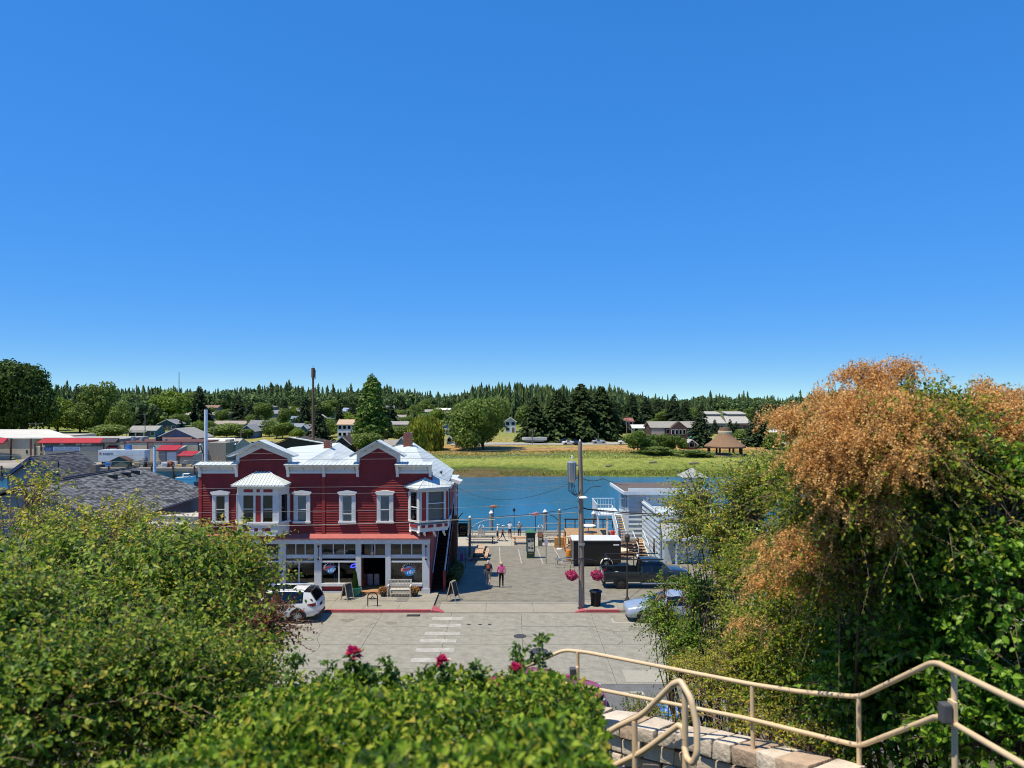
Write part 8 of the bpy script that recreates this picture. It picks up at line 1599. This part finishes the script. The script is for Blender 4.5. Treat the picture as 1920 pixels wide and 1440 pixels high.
rose('magenta rose bloom on the tallest shoot at the left of the hedge', 663, 1228, 4.4, .05, 1300, True, -6, 1); rose('dark magenta rose bloom leaning left above the hedge middle', 829, 1241, 4.5, .042, 1300, True, 14, 2); rose('pink rose bloom half sunk at the right of the hedge', 966, 1257, 4.4, .042, 1300, True, 3, 3)
rose('tall thin flowerless shoot in front of the manhole cover', 1016, 1188, 4.7, .04, 1290, False, -4, 4); rose('thin flowerless shoot right of the pink bloom', 973, 1212, 4.7, .04, 1290, False, 6, 5); rose('leafy flowerless shoot left of the dark bloom', 727, 1238, 4.5, .04, 1300, False, 4, 6); rose('short leafy shoot between the two right blooms', 897, 1242, 4.6, .04, 1300, False, 6, 7); rose('leafy shoot crossing the road edge at the left', 615, 1236, 4.6, .04, 1310, False, -14, 8); rose('short leafy shoot right of the first bloom', 690, 1252, 4.4, .04, 1305, False, 4, 9); rose('thin arching shoot beside the big shrub', 560, 1225, 4.9, .04, 1310, False, -26, 10)
# ---- right side: ocean spray with tan plumes
e2 = [ell(1690, 860, 6.2, 150, 105, .8), ell(1590, 930, 6.4, 120, 110, .8), ell(1760, 960, 6.2, 150, 130, .8), ell(1640, 1040, 6.6, 130, 120, .8), ell(1540, 1060, 7.0, 90, 110, .7), ell(1830, 850, 6.8, 120, 85, .7)]
t2, ln2 = shrub('ocean_spray_shrub', 'tall shrub covered in drooping tan brown flower plumes', 'shrub', e2, (3.9, 7.2, 7.6), 51, 4200, 12, OS, 2, 20, leaf=(.035, .065), L=(.3, .75), droop=.45, gap=-1.0)
def plumes(root, pts, g, n, L, m_):
    """drooping panicles: short sprays of many tiny florets"""
    k = g.integers(len(pts), size=n); o = pts[k] + g.normal(size=(n, 3)) * .035; K = 70; t = g.random((n, K)) ** .8; ln = g.uniform(*L, size=(n, 1)); a = g.random((n, 1)) * 6.283; dx = np.stack([np.cos(a), np.sin(a) * .6 - .3, .25 + 0 * a], -1)
    pos = o[:, None] + dx * (ln * t)[..., None] + np.array([0, 0, -1.0]) * (ln * t ** 2 * .95)[..., None] + g.normal(size=(n, K, 3)) * (.028 * (1.15 - t))[..., None]; pos = pos.reshape(-1, 3); q = g.normal(size=pos.shape); V, T = leaves(pos - np.array(ROOT[root]), q, g.normal(size=pos.shape), .011 + .015 * g.random(len(pos)), .009 + .009 * g.random(len(pos)), .2, 0); npmesh('plumes', V, T, m_, root, 3)['kind'] = 'stuff'
PLM = leafmat('tan_plume', ['#b8905a', '#d0a86e', '#e2be88', '#eed2a6', '#9c7848', '#d8b27a'], .35, .8, .03)
def surf(ells, n, g, front=True, zmin=-.5):
    E = np.array(ells, float); w = (E[:, 3] * E[:, 5]); k = g.choice(len(E), n, p=w / w.sum()); d = unit(g.normal(size=(n, 3))); d[:, 1] = -np.abs(d[:, 1]) if front else d[:, 1]; d[:, 2] = np.where(d[:, 2] < zmin, -d[:, 2], d[:, 2]); return E[k, :3] + d * E[k, 3:6] * (.95 + .2 * g.random((n, 1)))
g = np.random.default_rng(52)
tops = np.array([list(P(px, py, y)) for px, py, y in ((1600, 690, 6.2), (1640, 688, 6.2), (1660, 705, 6.2), (1690, 690, 6.2), (1625, 715, 6.2), (1700, 730, 6.2), (1560, 740, 6.3), (1600, 760, 6.2), (1655, 740, 6.2), (1745, 770, 6.2), (1540, 770, 6.4), (1475, 775, 6.4), (1455, 790, 6.4), (1500, 800, 6.4), (1860, 730, 6.6), (1880, 738, 6.6), (1850, 760, 6.6), (1900, 770, 6.6), (1780, 790, 6.4), (1820, 790, 6.6))])
pts = np.concatenate([surf([ell(1625, 830, 6.1, 120, 85, .6), ell(1550, 900, 6.2, 80, 70, .5), ell(1600, 960, 6.2, 90, 40, .5), ell(1700, 850, 6.2, 90, 80, .5)], 150, g), surf([ell(1860, 800, 6.5, 90, 55, .5)], 34, g), tops + g.normal(size=tops.shape) * .03, tops + g.normal(size=tops.shape) * .05, tops + g.normal(size=tops.shape) * .05, surf([ell(1480, 1030, 6.6, 60, 40, .4)], 22, g), surf([ell(1380, 1160, 7.6, 24, 44, .3), ell(1470, 1080, 7.2, 50, 30, .3)], 20, g)])
plumes(t2, pts, g, 2000, (.1, .27), PLM)
m = MB()
for q in tops: b = Vector(q); m.tube([P(1690, 860, 6.3), (P(1690, 860, 6.3) + b) / 2 + Vector((0, 0, .12)), b], [.008, .006, .003], 5)
m.build('flower_stems', MATS['shrub_bark'], t2, world=True)
e3 = [ell(1890, 960, 5.7, 90, 80, .35), ell(1900, 1110, 5.6, 120, 90, .35), ell(1800, 1060, 6.1, 90, 80, .4), ell(1900, 1240, 5.45, 100, 80, .3), ell(1770, 1190, 6.2, 95, 80, .4), ell(1700, 1350, 6.8, 120, 70, .4), ell(1890, 1380, 5.6, 130, 90, .4), ell(1650, 1270, 7.0, 90, 80, .5)]
shrub('glossy_shrub', 'glossy bright green shrub behind the railing at the right edge', 'shrub', e3, (4.6, 7.2, 7.3), 61, 3400, 10, DG, 2, 10, leaf=(.055, .1), L=(.25, .6), wr=.6, gap=-.9)
e4 = [ell(1640, 1180, 8.0, 170, 140, .8), ell(1520, 1170, 8.4, 110, 150, .8), ell(1600, 1330, 7.8, 170, 110, .7), ell(1450, 1250, 9.2, 90, 130, .8), ell(1760, 1080, 7.6, 150, 150, .7), ell(1420, 1120, 10.5, 70, 80, .8), ell(1860, 960, 7.4, 120, 110, .6), ell(1480, 1340, 8.6, 110, 70, .6), ell(1790, 1300, 7.2, 150, 140, .6)]
shrub('shaded_shrub', 'dim twiggy shrub in the shade under the brown plumes', 'shrub', e4, (4.2, 7.9, 6.4), 71, 5200, 12, OS, 3, 10, leaf=(.04, .075), L=(.3, .7), gap=-1.2)
e5 = [ell(1345, 990, 12.5, 60, 50, .8), ell(1410, 960, 12.0, 60, 50, .8), ell(1430, 1040, 11.5, 70, 70, .8), ell(1350, 1070, 12.2, 55, 40, .8), ell(1290, 950, 13.0, 24, 18, .4), ell(1450, 900, 11.5, 45, 30, .6), ell(1320, 925, 12.6, 36, 14, .4)]
t5, l5 = shrub('young_tree', 'leafy young tree with yellowing leaves in front of the blue building', 'tree', e5, (3.9, 12.3, 4.7), 81, 2500, 12, leafmat('young_leaf', ['#385a18', '#568022', '#749e2e', '#94b63e', '#b4be46', '#d6c044'], .5, .5, .12), 1, 30, part='crown', leaf=(.05, .085), L=(.4, .9), up=.5, droop=.35)
MB().tube([(3.9, 12.3, 4.6), (3.8, 12.3, 7.0), (3.6, 12.4, 9.0), (3.4, 12.5, 10.4)], [.09, .075, .05, .02], 8).build('trunk', MATS['shrub_bark'], t5, world=True)
e6 = [ell(1300, 1135, 13.5, 50, 44, .7), ell(1246, 1118, 13.8, 20, 26, .4), ell(1240, 1165, 13.8, 18, 24, .3), ell(1228, 1140, 13.9, 10, 16, .25), ell(1310, 1215, 13.0, 45, 36, .5), ell(1268, 1190, 13.5, 24, 20, .4)]
t6, l6 = shrub('young_tree', 'lower green drooping tree in front of the silver sedan', 'tree', e6, (3.6, 13.4, 4.1), 91, 1600, 12, leafmat('green_leaf', ['#2e5012', '#48731c', '#649026', '#80aa34', '#9abc42'], .5, .45, .14), 1, 22, part='crown', leaf=(.05, .085), L=(.3, .7), up=.2, droop=.6)
for dx in (0, .3, -.25): MB().tube([(3.5 + dx, 13.4, 4.0), (3.35 + dx * 1.3, 13.4, 6.4), (3.3 + dx * 1.5, 13.4, 8.2)], [.05, .04, .02], 7).build('trunk', MATS['shrub_bark'], t6, world=True)
e7 = [ell(1190, 1345, 9.6, 60, 26, .4), ell(1260, 1365, 9.0, 40, 16, .3)]
shrub('ground_shrub', 'small dark shrub above the stone wall behind the handrail loop', 'shrub', e7, (1.8, 9.4, 7.0), 95, 200, 10, LL, 1, 8, leaf=(.03, .05), L=(.15, .35))
e8 = [ell(1370, 1340, 8.2, 80, 50, .5), ell(1460, 1390, 7.4, 90, 36, .4), ell(1560, 1420, 6.8, 100, 36, .4), ell(1350, 1280, 9.5, 40, 60, .4), ell(1400, 1270, 9.0, 50, 80, .4), ell(1330, 1290, 11.0, 50, 60, .5), ell(1290, 1265, 12.0, 30, 30, .4)]
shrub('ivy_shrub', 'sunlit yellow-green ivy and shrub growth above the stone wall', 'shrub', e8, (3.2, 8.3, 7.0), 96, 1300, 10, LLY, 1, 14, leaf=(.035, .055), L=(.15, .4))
e9 = [ell(2060, 1000, 6.4, 120, 140, .7), ell(2080, 1200, 6.0, 130, 130, .6), ell(2230, 1080, 6.6, 140, 160, .7), ell(2120, 1360, 5.8, 140, 100, .5)]
shrub('glossy_shrub', 'outermost green shrub continuing past the right edge behind the railing', 'shrub', e9, (6.2, 7.0, 7.6), 97, 1500, 10, DG, 3, 10, leaf=(.055, .1), L=(.25, .6), wr=.6, gap=-.9)
